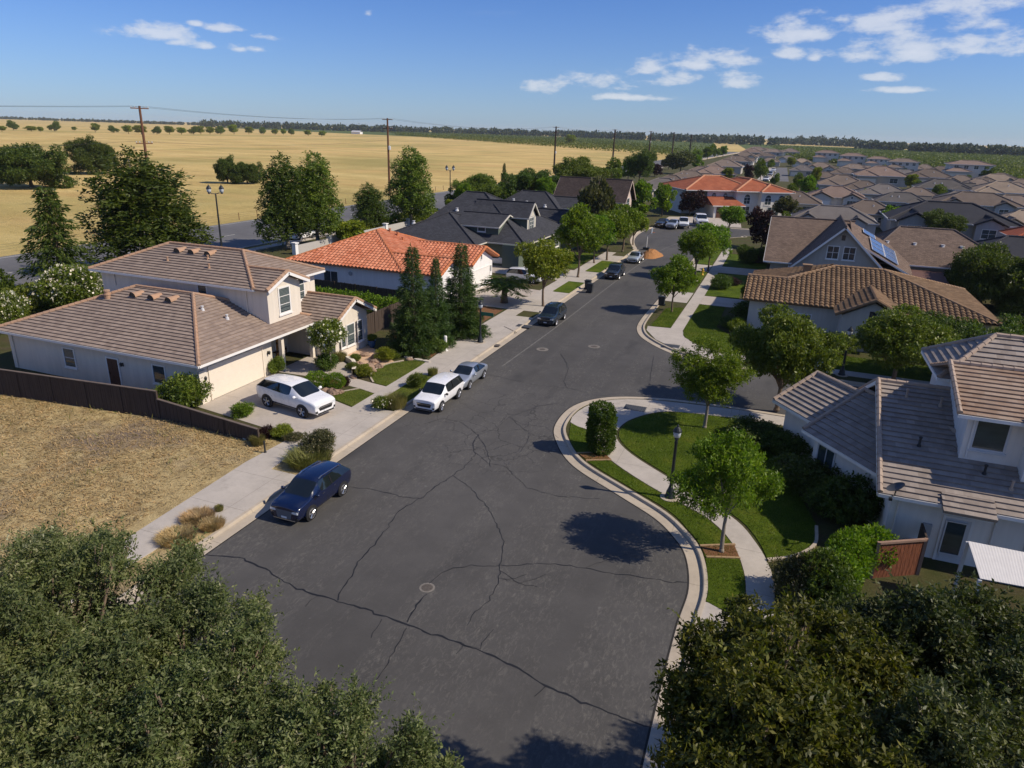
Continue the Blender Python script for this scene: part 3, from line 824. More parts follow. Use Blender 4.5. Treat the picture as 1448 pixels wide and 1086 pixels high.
def door(par, p, n, w, h, mat):
    M = wall_frame(p, n)
    g = MB(M); g.box(-w / 2, 0.004, 0, w / 2, 0.045, h)
    for x0, x1 in ((-w * .4, -w * .06), (w * .06, w * .4)):
        for z0, z1 in ((.15, .9), (1.0, h - .15)): g.box(x0, 0.04, z0, x1, 0.06, z1)
    o = g.build('front_door', mat, par)
    ORG[o.name] = ORG.get(par.name, (0, 0, 0))
    k = MB(M); k.box(w * .36, 0.05, .95, w * .42, 0.11, 1.15); k.build('handle', M_dark, o)
    f = MB(M); f.box(-w / 2 - .1, 0.003, 0, -w / 2, 0.06, h + .1); f.box(w / 2, 0.003, 0, w / 2 + .1, 0.06, h + .1); f.box(-w / 2, 0.003, h, w / 2, 0.06, h + .1)
    f.build('door_frame', M_white, par)
def vent(par, p, n, mat, w=0.62):
    """hooded roof vent on a slope: p on the roof, n = downslope direction"""
    M = wall_frame(p, n)
    g = MB(M)
    k = 8
    for i in range(k):
        t0, t1 = math.pi * i / k, math.pi * (i + 1) / k
        x0, z0, x1, z1 = w / 2 * math.cos(t0), .3 * math.sin(t0), w / 2 * math.cos(t1), .3 * math.sin(t1)
        g.face([(x0, .35, z0), (x0 * .9, -.55, z0 * .6 + .12), (x1 * .9, -.55, z1 * .6 + .12), (x1, .35, z1)][::-1])
        g.face([(0, .30, -.03), (x0, .30, z0), (x1, .30, z1)], 1)
    g.build('roof_vent', [mat, M_dark], par)
def pipe(par, p, mat, r=.07, h=.45):
    g = MB(); g.lathe([(r * 2.2, -.12), (r * 1.6, .08), (r, .1), (r, h), (r * 1.5, h + .01), (r * 1.5, h + .07), (.01, h + .09)], p, 10, caps=False)
    g.build('vent_pipe', mat, par)
def sconce(par, p, n):
    M = wall_frame(p, n)
    g = MB(M); g.box(-.05, .003, -.15, .05, .03, .1); g.tube((0, .03, .05), (0, .16, .12), .015); g.lathe([(.05, -.12), (.09, .06), (.10, .07), (.02, .16)], (0, .16, 0), 8)
    g.build('wall_lantern', M_dark, par)

def finish_roof(par, planes, cp, eaves, style, mat, capmat, gut=None, rakes=(), M=None, capr=0.13, gutmat=None, gh=0.15):
    r = MB(M)
    for p in planes: roof_plane(r, p, style)
    r.build('roof', mat, par)
    if cp:
        groups = []
        for sg in cp:   # ridge and hip lines that touch belong to one run of cap tiles
            near = [g for g in groups if any((Vector(p) - Vector(q)).length < .25 for s2 in g for p in sg for q in s2)]
            m_ = [sg] + [s2 for g in near for s2 in g]
            groups = [g for g in groups if g not in near] + [m_]
        for g in groups: c = MB(M); caps(c, g, capr); c.build('ridge_tiles', capmat, par)
    g = MB(M)
    for a, b in eaves: beam(g, a, b, 0.12, gh, 0, -0.07)
    for a, b in rakes: beam(g, a, b, 0.07, 0.2, 0, -0.1)
    if eaves or rakes: g.build('gutter', gutmat or M_white, par)

# ------------------------------------------------------------------ tan two-storey house, left
M_cream = m_stucco('cream_stucco', (0.72, 0.65, 0.545))
M_cream_door = m_plain('cream_paint', (0.73, 0.65, 0.53), 0.6, var=0.06)
M_tileA = m_tile('brown_flat_tile', (0.235, 0.18, 0.145), (0.32, 0.25, 0.20), (0.20, 0.155, 0.13), 0.45)
M_capA = m_tile('brown_ridge_tile', (0.33, 0.20, 0.12), (0.40, 0.25, 0.16))
A = thing('two_storey_house', 'two-storey cream stucco house with flat brown tile roofs and a white suv on its driveway', 'house', (-42, 39, 0))
w = MB()
w.box(-49.8, 31.3, 0, -32.8, 38.2, 2.95); w.box(-49.8, 38.2, 0, -35.0, 46.0, 3.2)
w.box(-49.0, 38.7, 3.0, -34.5, 45.9, 6.0); w.box(-34.5, 38.72, 3.0, -33.2, 42.35, 6.0)
gable_wall(w, 'x', -34.5, -33.2, 38.72, 42.35, 6.0, 6.86)
w.box(-38.5, 42.7, 0, -30.6, 47.2, 2.95); gable_wall(w, 'x', -30.9, -30.6, 42.7, 47.2, 2.95, 4.1)
# projecting trim: band under the gable, window base, porch columns
w.box(-30.6, 43.2, 0.1, -30.45, 46.7, 0.75)
for x, y in ((-32.5, 42.4), (-32.5, 38.9)): w.box(x - .14, y - .14, 0, x + .14, y + .14, 2.85)
w.box(-32.75, 31.3, 0, -32.7, 31.9, 2.3); w.build('wall', M_cream, A)
pl, cp, ev = hip_planes(-50.4, 30.7, -32.0, 43.5, 2.98, (-43.6, 37.1), (-38.3, 37.1), 5.5)
ev = ev[:2]; rk = []
p2, c2, e2 = hip_planes(-49.6, 38.2, -33.9, 46.5, 6.05, (-45.4, 42.35), (-38.2, 42.35), 7.8)
pl += p2; cp += c2[:3] + c2[3:]; ev += e2
pl += [[(-33.9, 38.2, 6.05), (-32.7, 38.2, 6.05), (-32.7, 40.55, 7.04), (-36.3, 40.55, 7.04)], [(-36.3, 40.55, 7.04), (-33.9, 42.9, 6.05), (-32.7, 42.9, 6.05), (-32.7, 40.55, 7.04)]]
cp += [((-36.3, 40.55, 7.04), (-32.7, 40.55, 7.04)), ((-32.75, 38.2, 6.07), (-32.75, 40.55, 7.06)), ((-32.75, 42.9, 6.07), (-32.75, 40.55, 7.06))]
rk += [((-32.65, 38.2, 6.05), (-32.65, 40.55, 7.04)), ((-32.65, 42.9, 6.05), (-32.65, 40.55, 7.04))]
g_ = gable_planes('x', -40, -30.05, 42.1, 47.8, 3.02, 4.45)
pl += g_[0]; cp += g_[1]; ev += g_[2]; rk += g_[3][1::2]
cp += [((-30.1, 42.1, 3.04), (-30.1, 44.95, 4.47)), ((-30.1, 47.8, 3.04), (-30.1, 44.95, 4.47))]
finish_roof(A, pl, cp, ev, 'flat', M_tileA, M_capA, rakes=rk, capr=.12)
garage_door(A, (-32.8, 34.7, 0.13), (1, 0), 4.9, 2.15, M_cream_door)
for y in (31.75, 37.75): sconce(A, (-32.8, y, 1.75), (1, 0))
window(A, (-33.2, 40.5, 4.95), (1, 0), 1.1, 1.75, 1, 3, blind=True, trim=.12)
window(A, (-34.5, 44.0, 5.0), (1, 0), 0.9, 1.7, 1, 3, blind=True)
window(A, (-30.45, 44.55, 1.65), (1, 0), .95, 1.6, 1, 2, blind=True); window(A, (-30.45, 45.9, 1.65), (1, 0), .62, 1.6, 1, 2, blind=True); window(A, (-30.45, 43.55, 1.65), (1, 0), .5, 1.5, 1, 2, blind=True)
window(A, (-44.0, 31.3, 1.65), (0, -1), 0.95, 1.25, 1, 2, blind=True); window(A, (-36.0, 31.3, 1.65), (0, -1), .95, 1.15, 1, 1)
window(A, (-39.0, 38.7, 5.4), (0, -1), 0.75, .65, 1, 1)
window(A, (-35.0, 39.6, 1.35), (1, 0), 1.1, 2.1, 1, 4)
door(A, (-40.0, 31.3, 0.1), (0, -1), 0.95, 2.05, M_brown_wood); sconce(A, (-39.1, 31.3, 1.9), (0, -1))
door(A, (-35.0, 41.7, 0.14), (1, 0), 1.0, 2.1, M_wood_door)
for x in (-42.6, -40.9, -39.3): vent(A, (x, 36.1, 5.12), (0, -1), M_capA)
for x in (-43.6, -42.2, -40.6): vent(A, (x, 41.5, 7.44), (0, -1), M_capA)
g = MB(); g.lathe([(.2, -.2), (.2, .25), (.24, .26), (.24, .34), (.18, .36), (.18, .5), (.22, .52), (.22, .62), (.02, .66)], (-44.6, 35.4, 4.85), 12, caps=False); g.build('flue', M_capA, A)
for p in ((-43.6, 40.2, 6.9), (-39.3, 39.9, 6.8), (-40.3, 40.9, 7.2)): pipe(A, p, M_capA, .06, .25)
for p in ((-36.5, 36.0, 4.82), (-35.0, 36.6, 4.25)): pipe(A, p, M_grey_trim, .07, .2)
g = MB()
for x, y, z0, z1 in ((-49.4, 31.25, .2, 2.85), (-47.6, 38.65, 4.9, 5.95), (-35.0, 38.65, 3.7, 5.95), (-33.2, 38.5, .2, 2.8)): g = MB(); g.tube((x, y, z0), (x, y, z1), .045, None, 8); g.build('downpipe', M_cream_door, A)

# ------------------------------------------------------------------ white house with the terracotta roof
M_whites = m_stucco('white_stucco', (0.80, 0.79, 0.77))
M_tileB = m_tile('terracotta_tile', (0.40, 0.13, 0.065), (0.58, 0.235, 0.135), (0.46, 0.23, 0.14), 0.35)
M_capB = m_tile('terracotta_cap', (0.40, 0.12, 0.045), (0.5, 0.17, 0.065))
B = thing('bungalow', 'single-storey white house with bright terracotta barrel tile roof behind the tall conifers', 'house', (-40, 68, 0))
w = MB()
w.box(-48.8, 61.8, 0, -35.7, 75.4, 3.1); w.box(-35.7, 61.82, 0, -31.6, 66.8, 3.1); gable_wall(w, 'x', -31.9, -31.6, 61.82, 66.8, 3.1, 4.2)
w.box(-35.7, 68.3, 0, -31.1, 74.7, 3.1); gable_wall(w, 'x', -31.4, -31.1, 68.3, 74.7, 3.1, 4.5); w.build('wall', M_whites, B)
pl, cp, ev = hip_planes(-49.5, 61.2, -35.2, 76, 3.2, (-42.35, 68.1), (-42.35, 69.1), 6.05)
k = 2.85 / 6.9
pl += [[(-35.2, 61.2, 3.2), (-30.95, 61.2, 3.2), (-30.95, 64.25, 3.2 + 3.05 * k), (-35.2 - 3.05 * 7.15 / 6.9, 64.25, 3.2 + 3.05 * k)], [(-35.2 - 3.05 * 7.15 / 6.9, 64.25, 3.2 + 3.05 * k), (-30.95, 64.25, 3.2 + 3.05 * k), (-30.95, 67.3, 3.2), (-35.2, 67.3, 3.2)],
       [(-35.2, 67.8, 3.2), (-30.5, 67.8, 3.2), (-30.5, 71.5, 3.2 + 3.7 * k), (-39.03, 71.5, 3.2 + 3.7 * k)], [(-39.03, 71.5, 3.2 + 3.7 * k), (-30.5, 71.5, 3.2 + 3.7 * k), (-30.5, 75.2, 3.2), (-35.2, 75.2, 3.2)]]
cp += [((-38.3, 64.25, 4.46), (-30.95, 64.25, 4.46)), ((-39, 71.5, 4.73), (-30.5, 71.5, 4.73))]
for x, y0, ym, y1, zt in ((-31.0, 61.2, 64.25, 67.3, 4.46), (-30.55, 67.8, 71.5, 75.2, 4.73)): cp += [((x, y0, 3.22), (x, ym, zt)), ((x, y1, 3.22), (x, ym, zt))]
finish_roof(B, pl, cp, [], 'redbarrel', M_tileB, M_capB, capr=.15)
garage_door(B, (-31.1, 71.5, .13), (1, 0), 4.7, 2.15, M_white)
window(B, (GX(468, 391, 1, 61.8).x, 61.8, min(2.35, GX(468, 391, 1, 61.8).z)), (0, -1), 1.7, 1.15, 2, 1); window(B, (-31.6, 64.3, 1.6), (1, 0), 1.0, 1.5, 2, 2); window(B, (-31.1, 71.5, 3.6), (1, 0), .3, .55, 1, 1, sill=False)
window(B, (-31.1, 74.2, 1.9), (1, 0), .3, .7, 1, 1, sill=False)
M_ac = m_plain('meter_grey', (0.35, 0.36, 0.37), .5)
g = MB(wall_frame((-41.8, 61.8, 2.4), (0, -1))); g.lathe([(.22, 0.005), (.22, .1), (.02, .12)], (0, 0, 0), 14, axis='y'); g.build('round_vent', M_ac, B)
for p in ((-41.5, 69.5, 5.75), (-40.6, 69.6, 5.4), (-39.6, 69.0, 5.0)): pipe(B, p, M_capB, .1, .4)
g = MB(); g.box(-31.15, 74.3, 0, -31.0, 74.75, .9); g.box(-31.15, 68.25, 0, -31.0, 69, .9); g.build('stone_base', M_stone, B)

# ------------------------------------------------------------------ green house with charcoal shingles
M_green = m_plain('green_siding', (0.10, 0.125, 0.095), 0.8, var=0.12)
M_shC = m_shingle('charcoal_shingle', (0.050, 0.052, 0.060))
M_shCap = m_plain('charcoal_cap', (0.035, 0.036, 0.042), 0.9)
M_trimC = m_plain('pale_trim', (0.55, 0.52, 0.44), 0.6, var=.08)
C = thing('craftsman_house', 'dark green craftsman house with steep charcoal shingle roof and tall gabled dormer', 'house', (-40, 90, 0))
w = MB()
w.box(-49.4, 81.6, 0, -36.6, 94.4, 3.1); w.box(-47, 85.1, 0, -31.3, 103.4, 3.1); w.box(-33.6, 84.0, 0, -31.3, 85.1, 3.1)
w.box(-40.2, 86.0, 3.0, -35.0, 92, 5.0); gable_wall(w, 'x', -35.3, -35.0, 86.0, 92.6, 5.0, 6.1)
w.box(-40, 90.8, 3.5, -32.8, 94.2, 5.9)
w.build('wall', M_green, C)
w = MB(); gable_wall(w, 'x', -33.0, -32.74, 90.8, 94.2, 5.9, 7.35); w.box(-32.8, 90.8, 4.2, -32.72, 91.35, 5.9); w.box(-32.8, 93.6, 4.2, -32.72, 94.2, 5.9); w.build('gable_trim', M_trimC, C)
pl, cp, ev = hip_planes(-50, 81, -36, 95, 3.2, (-43, 87.8), (-43, 88.2), 6.2)
p2, c2, e2 = hip_planes(-48, 84.5, -30.6, 104, 3.2, (-43.5, 94.4), (-40.6, 94.4), 8.5)
pl += p2; cp += c2; ev += e2
for q in (gable_planes('x', -41.5, -34.7, 85.5, 93.1, 5.0, 6.3), gable_planes('x', -41, -32.3, 90.3, 94.7, 5.85, 7.75)):
    pl += q[0]; cp += q[1]; ev += q[2]; rkC = q[3][1::2]
    finish_roof(C, [], [], [], 'shingle', M_shC, M_shCap, rakes=rkC, gutmat=M_trimC) if False else ev.extend(rkC)
finish_roof(C, pl, cp, ev, 'shingle', M_shC, M_shCap, capr=.09, gutmat=M_trimC)
window(C, (-32.74, 92.5, 5.0), (1, 0), 1.5, 1.5, 2, 3, blind=True); window(C, (-37.4, 86.0, 4.55), (0, -1), 1.0, .45, 1, 1)
garage_door(C, (-36.6, 84.6, .13), (1, 0), 4.3, 2.2, M_trimC)
window(C, (-31.3, 96, 1.7), (1, 0), 1.6, 1.5, 2, 2); window(C, (-31.3, 100, 1.7), (1, 0), 1.6, 1.5, 2, 2)
for p in ((-43.0, 90.2, 6.3), (-39.6, 89.5, 6.0), (-47, 85.0, 4.8)): pipe(C, p, M_grey_trim, .14, .25)

D = thing('craftsman_house', 'second charcoal-roofed dark green house beyond the tall dormer, half hidden by street trees', 'house', (-38, 112, 0))
w = MB(); w.box(-47, 105, 0, -31, 120, 3.1); w.box(-35, 93.5 + 8.5, 0, -29.9, 107.8, 3.3); gable_wall(w, 'x', -30.2, -29.9, 102, 107.8, 3.3, 5.0); w.box(-36, 110.5, 3, -32, 116.5, 5.4); w.build('wall', M_green, D)
pl, cp, ev = hip_planes(-47.8, 104.3, -30.3, 120.6, 3.2, (-41.5, 112.4), (-37.5, 112.4), 7.6)
for q in (gable_planes('x', -39, -29.4, 101.4, 108.4, 3.3, 5.7), gable_planes('x', -40, -31.5, 110, 117, 5.4, 6.9)):
    pl += q[0]; cp += q[1]; ev += q[2] + q[3][1::2]
finish_roof(D, pl, cp, ev, 'shingle', M_shC, M_shCap, capr=.09, gutmat=M_trimC)
window(D, (-29.9, 104.9, 1.8), (1, 0), 1.8, 1.6, 2, 2); window(D, (-32, 113.5, 4.7), (1, 0), 3.0, .9, 4, 1)
for p in ((-42, 109.5, 6.2), (-39.5, 109, 6.0), (-36.2, 108.5, 5.7)): pipe(D, p, M_grey_trim, .14, .25)

# ------------------------------------------------------------------ brown barrel tile house, right of the side street
M_greyst = m_stucco('grey_stucco', (0.58, 0.545, 0.49))
M_tileE = m_tile('brown_barrel_tile', (0.13, 0.08, 0.045), (0.215, 0.14, 0.08), (0.10, 0.07, 0.045), 0.5)
M_capE = m_tile('brown_barrel_cap', (0.21, 0.13, 0.07), (0.27, 0.17, 0.095))
E_ = thing('bungalow', 'grey stucco house with weathered brown barrel tile roof across the side street', 'house', (7, 71, 0))
w = MB()
w.box(-2.0, 66, 0, 17.0, 79.8, 3.1); w.box(5.6, 63.6, 0, 10.2, 66, 3.1); gable_wall(w, 'y', 63.6, 63.9, 5.6, 10.2, 3.1, 4.35); w.build('wall', M_greyst, E_)
zr, z0, k = 5.6, 3.2, 2.4 / 7.6
zl = z0 + 4.4 * k
pl = [[(-2.6, 65.4, z0), (17.6, 65.4, z0), (9.2, 73, zr), (5, 73, zr), (0.9, 69.8, zl), (-2.6, 69.8, zl)], [(-2.6, 69.8, zl), (0.9, 69.8, zl), (-2.4, 74.2, z0), (-2.6, 74.2, z0)],
      [(5, 73, zr), (0.9, 69.8, zl), (-2.4, 74.2, z0), (-2.4, 80.5, z0)], [(17.6, 65.4, z0), (17.6, 80.5, z0), (9.2, 73, zr)], [(17.6, 80.5, z0), (-2.4, 80.5, z0), (5, 73, zr), (9.2, 73, zr)]]
q = gable_planes('y', 63.0, 69.0, 5.0, 10.8, 3.2, 4.7); pl += q[0]
cp = [((5, 73, zr), (9.2, 73, zr)), ((9.2, 73, zr), (17.6, 65.4, z0)), ((9.2, 73, zr), (17.6, 80.5, z0)), ((0.9, 69.8, zl), (5, 73, zr)), ((-2.6, 69.8, zl), (0.9, 69.8, zl)), ((7.9, 63, 4.7), (7.9, 69, 4.7)), ((5, 63.05, 3.22), (7.9, 63.05, 4.7)), ((10.8, 63.05, 3.22), (7.9, 63.05, 4.7))]
finish_roof(E_, pl, cp, [], 'barrel', M_tileE, M_capE, capr=.16)
window(E_, (7.9, 63.6, 3.1), (0, -1), .35, .9, 1, 1, fm=M_dark, sill=False); window(E_, (2.5, 66, 1.6), (0, -1), 1.6, 1.3, 2, 1); window(E_, (13, 66, 1.6), (0, -1), 1.6, 1.3, 2, 1)
g = MB(); g.box(2.2, 71.6, 4.7, 2.9, 72.1, 5.7); g.box(2.1, 71.5, 5.7, 3.0, 72.2, 5.8); g.build('chimney', M_capE, E_)

# ------------------------------------------------------------------ grey flat tile house in the right foreground
M_whiteR = m_stucco('pale_stucco', (0.78, 0.73, 0.66))
M_tileR = m_tile('grey_flat_tile', (0.24, 0.20, 0.17), (0.325, 0.278, 0.238), (0.185, 0.155, 0.13), 0.35)
M_capR = m_tile('grey_ridge_tile', (0.32, 0.24, 0.18), (0.40, 0.31, 0.24))
M_tileR2 = m_tile('rusty_flat_tile', (0.26, 0.185, 0.135), (0.33, 0.25, 0.19), (0.20, 0.105, 0.055), 0.9)
Rh = thing('two_storey_house', 'pale stucco house with grey flat tile roofs and a satellite dish, right foreground', 'house', (12, 37, 0))
w = MB()
w.box(6.0, 30.7, 0, 26, 42.9, 2.95); w.box(8.5, 32.7, 3.3, 26, 38.9, 6.25); w.box(10.7, 31.9, 3.3, 26, 32.7, 6.0); w.box(8.6, 38.9, 3.0, 14, 41.6, 6.25)
gable_wall(w, 'x', 6.0, 6.25, 30.7, 42.9, 2.95, 5.6); gable_wall(w, 'x', 8.5, 8.8, 32.7, 38.9, 6.25, 7.35); w.build('wall', M_whiteR, Rh)
q = gable_planes('x', 5.35, 27, 30.1, 43.5, 3.0, 5.9)
pl, cp, ev, rk = q[0], list(q[1]), [q[2][0]], [q[3][0], q[3][2]]
cp += [((5.4, 30.1, 3.02), (5.4, 36.8, 5.92)), ((5.4, 43.5, 3.02), (5.4, 36.8, 5.92))]
finish_roof(Rh, pl, cp, ev, 'flat', M_tileR, M_capR, rakes=rk, capr=.11)
q = gable_planes('x', 7.95, 27, 32.15, 39.5, 6.3, 7.5)
pl2 = [q[0][0]] + [q[0][1]]; cp2 = list(q[1]) + [((8.0, 32.15, 6.32), (8.0, 35.8, 7.52))]; ev2 = [((7.95, 32.15, 6.3), (10.4, 32.15, 6.3)), ((10.4, 31.35, 6.02), (27, 31.35, 6.02))]
pl2 += [[(10.4, 31.35, 6.04), (27, 31.35, 6.04), (27, 32.15, 6.36), (10.4, 32.15, 6.36)]]
cp2 += [((10.45, 31.35, 6.05), (10.45, 32.3, 6.42))]
p3, c3, e3 = hip_planes(8.0, 37.2, 14.2, 42.2, 6.3, (10.5, 39.7), (11.7, 39.7), 8.1)
finish_roof(Rh, pl2, cp2, ev2, 'flat', M_tileR2, M_capR, capr=.11)
finish_roof(Rh, p3, c3, e3, 'flat', M_tileR, M_capR, capr=.11)
# garage wing set at an angle
ang = math.atan2(-4.0, 3.1)
Mw = Matrix.Translation((2.45, 36.3, 0)) @ Matrix.Rotation(ang, 4, 'Z')
w = MB(Mw); w.box(0.3, 0.55, 0, 4.9, 6.4, 2.8); gable_wall(w, 'x', .3, .5, .55, 6.4, 2.8, 4.4); w.box(-3.7, 1.8, 0, 0.35, 6.2, 2.75); gable_wall(w, 'x', -3.7, -3.5, 1.8, 6.2, 2.75, 3.9); w.build('wall', M_whiteR, Rh)
q1 = gable_planes('x', -0.15, 6.2, 0.05, 6.9, 2.85, 4.75); q2 = gable_planes('x', -4.3, -0.1, 1.3, 6.7, 2.8, 4.25)
finish_roof(Rh, q1[0] + q2[0], q1[1] + q2[1] + [((-0.1, 0.05, 2.87), (-0.1, 3.47, 4.77)), ((-4.25, 1.3, 2.82), (-4.25, 4, 4.27))], [q1[2][0], q2[2][0]], 'flat', M_tileR, M_capR, M=Mw, capr=.11, rakes=[q1[3][0], q2[3][0]])
pw = Mw @ Vector((1.25, 0.55, 1.35)); nw = Mw.to_3x3() @ Vector((0, -1, 0))
window(Rh, pw, nw, 1.1, 2.0, 2, 1, fm=M_grey_trim)
M_brownbl = m_plain('bronze_blind', (0.10, 0.085, 0.06), .5)
window(Rh, (9.45, 32.7, 5.35), (0, -1), 1.15, 1.25, 1, 1, fm=M_grey_trim); window(Rh, (11.55, 30.7, 1.35), (0, -1), .75, 1.1, 1, 1, fm=M_grey_trim)
door(Rh, (8.6, 30.7, 0.1), (0, -1), 0.95, 2.1, M_grey_trim); window(Rh, (8.55, 30.62, 1.3), (0, -1), .7, 1.5, 1, 1, fm=M_grey_trim, trim=.05, sill=False)
g = MB(); g.box(7.75, 29.75, 2.75, 9.5, 30.2, 2.9); g.build('porch_fascia', M_white, Rh)
roof_plane_mb = MB(); roof_plane(roof_plane_mb, [(7.7, 29.6, 2.93), (9.6, 29.6, 2.93), (9.6, 30.6, 3.3), (7.7, 30.6, 3.3)], 'flat'); roof_plane_mb.build('porch_roof', M_tileR, Rh)
vent(Rh, (11.6, 34.6, 7.1), (0, -1), M_capR, .5)
for p, m_ in (((8.0, 35.6, 5.4), M_capR), ((7.0, 33.0, 4.27), M_dark), ((9.4, 32.0, 3.85), M_dark), ((10.3, 31.4, 3.6), M_capR), ((6.6, 35.9, 5.5), M_capR)): pipe(Rh, p, m_, .05, .38)
g = MB()
for x, y, z0_, z1_ in ((6.3, 30.65, .2, 2.8), (9.9, 30.65, .2, 2.8), (8.75, 32.65, 4.2, 6.2)): g = MB(); g.tube((x, y, z0_), (x, y, z1_), .04, None, 8); g.build('downpipe', M_whiteR, Rh)
g = MB(); a_ = Mw @ Vector((4.1, .5, .2)); b_ = Mw @ Vector((4.1, .5, 2.7)); g.tube(a_, b_, .04, None, 8); g.build('downpipe', M_whiteR, Rh)
g = MB(); g.box(7.35, 30.55, 1.2, 7.7, 30.695, 1.75); g.box(7.0, 30.5, .5, 7.25, 30.695, .9); g.build('meter_box', M_ac, Rh)
# satellite dish on the eave corner
sd = thing('satellite_dish', 'dark satellite dish clamped to the eave corner of the grey tile roof', 'satellite dish', (5.9, 30.0, 3.0))
g = MB(); g.tube((5.9, 30.3, 2.9), (5.9, 29.85, 3.15), .03); g.tube((5.9, 29.85, 3.15), (5.9, 29.75, 3.45), .03); g.tube((5.9, 29.75, 3.3), (5.65, 29.2, 3.25), .015); g.box(5.6, 29.12, 3.2, 5.72, 29.25, 3.32); g.build('mount', M_dark, sd)
Md = Matrix.Translation((5.9, 29.75, 3.5)) @ Matrix.Rotation(R(20), 4, 'Z') @ Matrix.Rotation(R(-28), 4, 'Y') @ Matrix.Rotation(R(-12), 4, 'X')
g = MB(Md); g.lathe([(.03, 0), (.17, .02), (.30, .06), (.36, .095), (.37, .11), (.36, .105), (.30, .07), (.17, .033), (.02, .015)], (0, 0, 0), 20, caps=False); g.build('reflector', m_plain('dish_grey', (.05, .055, .06), .45), sd, True)

# ------------------------------------------------------------------ tall gabled house with solar panels
M_greyF = m_stucco('greige_stucco', (0.44, 0.41, 0.36))
M_shF = m_shingle('brown_shingle', (0.16, 0.115, 0.088))
M_shFc = m_plain('brown_cap', (0.13, 0.10, 0.085), .9)
F_ = thing('two_storey_house', 'tall gabled greige house with brown shingles, a steep dark roof slope and rooftop solar panels', 'house', (6, 92, 0))
w = MB()
w.box(-1.0, 89.2, 0, 8, 106, 3.1); gable_wall(w, 'x', -1.0, -.7, 89.2, 106, 3.1, 7.2)
w.box(1.6, 87.7, 0, 11.2, 100, 3.0); gable_wall(w, 'y', 87.7, 88.0, 1.6, 11.2, 3.0, 7.5); w.box(10, 90, 0, 13.3, 103, 3.0); w.box(12, 94, 0, 25, 108, 3.3); w.build('wall', M_greyF, F_)
pl, cp, ev, rk = gable_planes('y', 87.0, 100, 1.1, 11.6, 2.9, 7.9)
q = gable_planes('x', -1.8, 8, 88.4, 106.6, 3.2, 7.5)
pl = pl + q[0]; cp = cp + q[1]; ev = ev + q[2]; rk = rk[0::2] + q[3][0::2]
pl += [[(7.4, 88.6, 6.3), (14.2, 88.6, 2.8), (14.2, 97, 4.1), (7.4, 97, 7.6)]]
rk += [((7.4, 88.6, 6.3), (14.2, 88.6, 2.8))]
p2, c2, e2 = hip_planes(9, 93.2, 26, 109, 3.4, (13.5, 101), (19.5, 101), 6.9)
finish_roof(F_, pl + p2, list(cp) + c2, list(ev) + e2, 'shingle', M_shF, M_shFc, rakes=rk, capr=.1)
for x in (5.5, 7.2): window(F_, (x, 87.7, 4.9), (0, -1), 1.15, 1.35, 2, 2, fm=M_white)
window(F_, (6.35, 87.7, 6.6), (0, -1), .4, .6, 1, 1, fm=M_greyF, arch=True, sill=False)
window(F_, (15.5, 94, 1.9), (0, -1), 2.2, 1.4, 2, 1)
for x in (10.5, 13.5, 16.5, 18.5): 
    pipe(F_, (x + 1.5, 97.5, 5.2), M_grey_trim, .16, .2)
# solar panels lie on the east slope
sp_ = thing('solar_array', 'blue solar panels on the sunny slope of the tall gabled house', 'solar panels', (9.6, 91, 5))
sl = Vector((6.8, 0, -3.5)).normalized(); sw = Vector((0, 8.4, 1.3)).normalized(); nn = sl.cross(sw).normalized()
base = Vector((7.4, 88.6, 6.3))
M_cell = NT('solar_cell'); br = M_cell.n('TexBrick', offset=0.0); br.inputs['Color1'].default_value = (.05, .10, .22, 1); br.inputs['Color2'].default_value = (.06, .12, .25, 1); br.inputs['Mortar'].default_value = (.3, .35, .4, 1)
for k_, v_ in (('Scale', 1.0), ('Brick Width', .16), ('Row Height', .16), ('Mortar Size', .006)): br.inputs[k_].default_value = v_
M_cell.l(M_cell.objc(), br.inputs['Vector']); M_cell.bsdf(br.outputs['Color'], .18, 0, None, .8); M_cell = M_cell.mat
pf, pc = [], []
for j, (d0, d1, y0, y1) in enumerate([(1.6, 3.2, 6.0, 7.7)] + [(2.4 + 1.7 * a, 4.0 + 1.7 * a, .5 + 1.75 * b, 2.15 + 1.75 * b) for a in range(2) for b in range(3)]):
    c = [base + sl * d + nn * .16 + sw * y for d, y in ((d0, y0), (d1, y0), (d1, y1), (d0, y1))]
    g = MB(); g.idx(c + [p - nn * .05 for p in c], [(0, 1, 2, 3), (7, 6, 5, 4), (0, 4, 5, 1), (1, 5, 6, 2), (2, 6, 7, 3), (3, 7, 4, 0)]); g.build('panel', M_cell, sp_)
    g = MB()
    for a_, b_ in zip(c, c[1:] + c[:1]): beam(g, a_, b_, .05, .06)
    g.build('panel_frame', M_grey_trim, sp_)

# ------------------------------------------------------------------ red-roofed mansion at the bend
M_whiteM = m_stucco('mansion_stucco', (0.70, 0.67, 0.61))
M_tileM = m_tile('mansion_tile', (0.26, 0.075, 0.035), (0.33, 0.105, 0.05), (0.24, 0.09, 0.045), 0.4)
Mn = thing('mansion', 'white two-storey mansion with orange-red hip roof and arched windows at the bend', 'house', (-14, 172, 0))
w = MB()
w.box(-25, 171.5, 0, -14.5, 184, 5.5); w.box(-20.5, 168.2, 0, -14.5, 171.5, 5.5); w.box(-14.5, 166.2, 0, -9.3, 184, 5.5); w.box(-9.3, 164.6, 0, -2.8, 184, 5.5); w.box(-21.0, 162.5, 0, -14.5, 168.2, 2.7)
w.build('wall', M_whiteM, Mn)
p1_, c1_, e1_ = hip_planes(-26, 167.4, -8.6, 185, 5.6, (-18.5, 176), (-14.5, 176), 8.2)
p2_, c2_, e2_ = hip_planes(-15.2, 165.2, -2.1, 185, 5.65, (-8.6, 172), (-8.6, 178), 7.9)
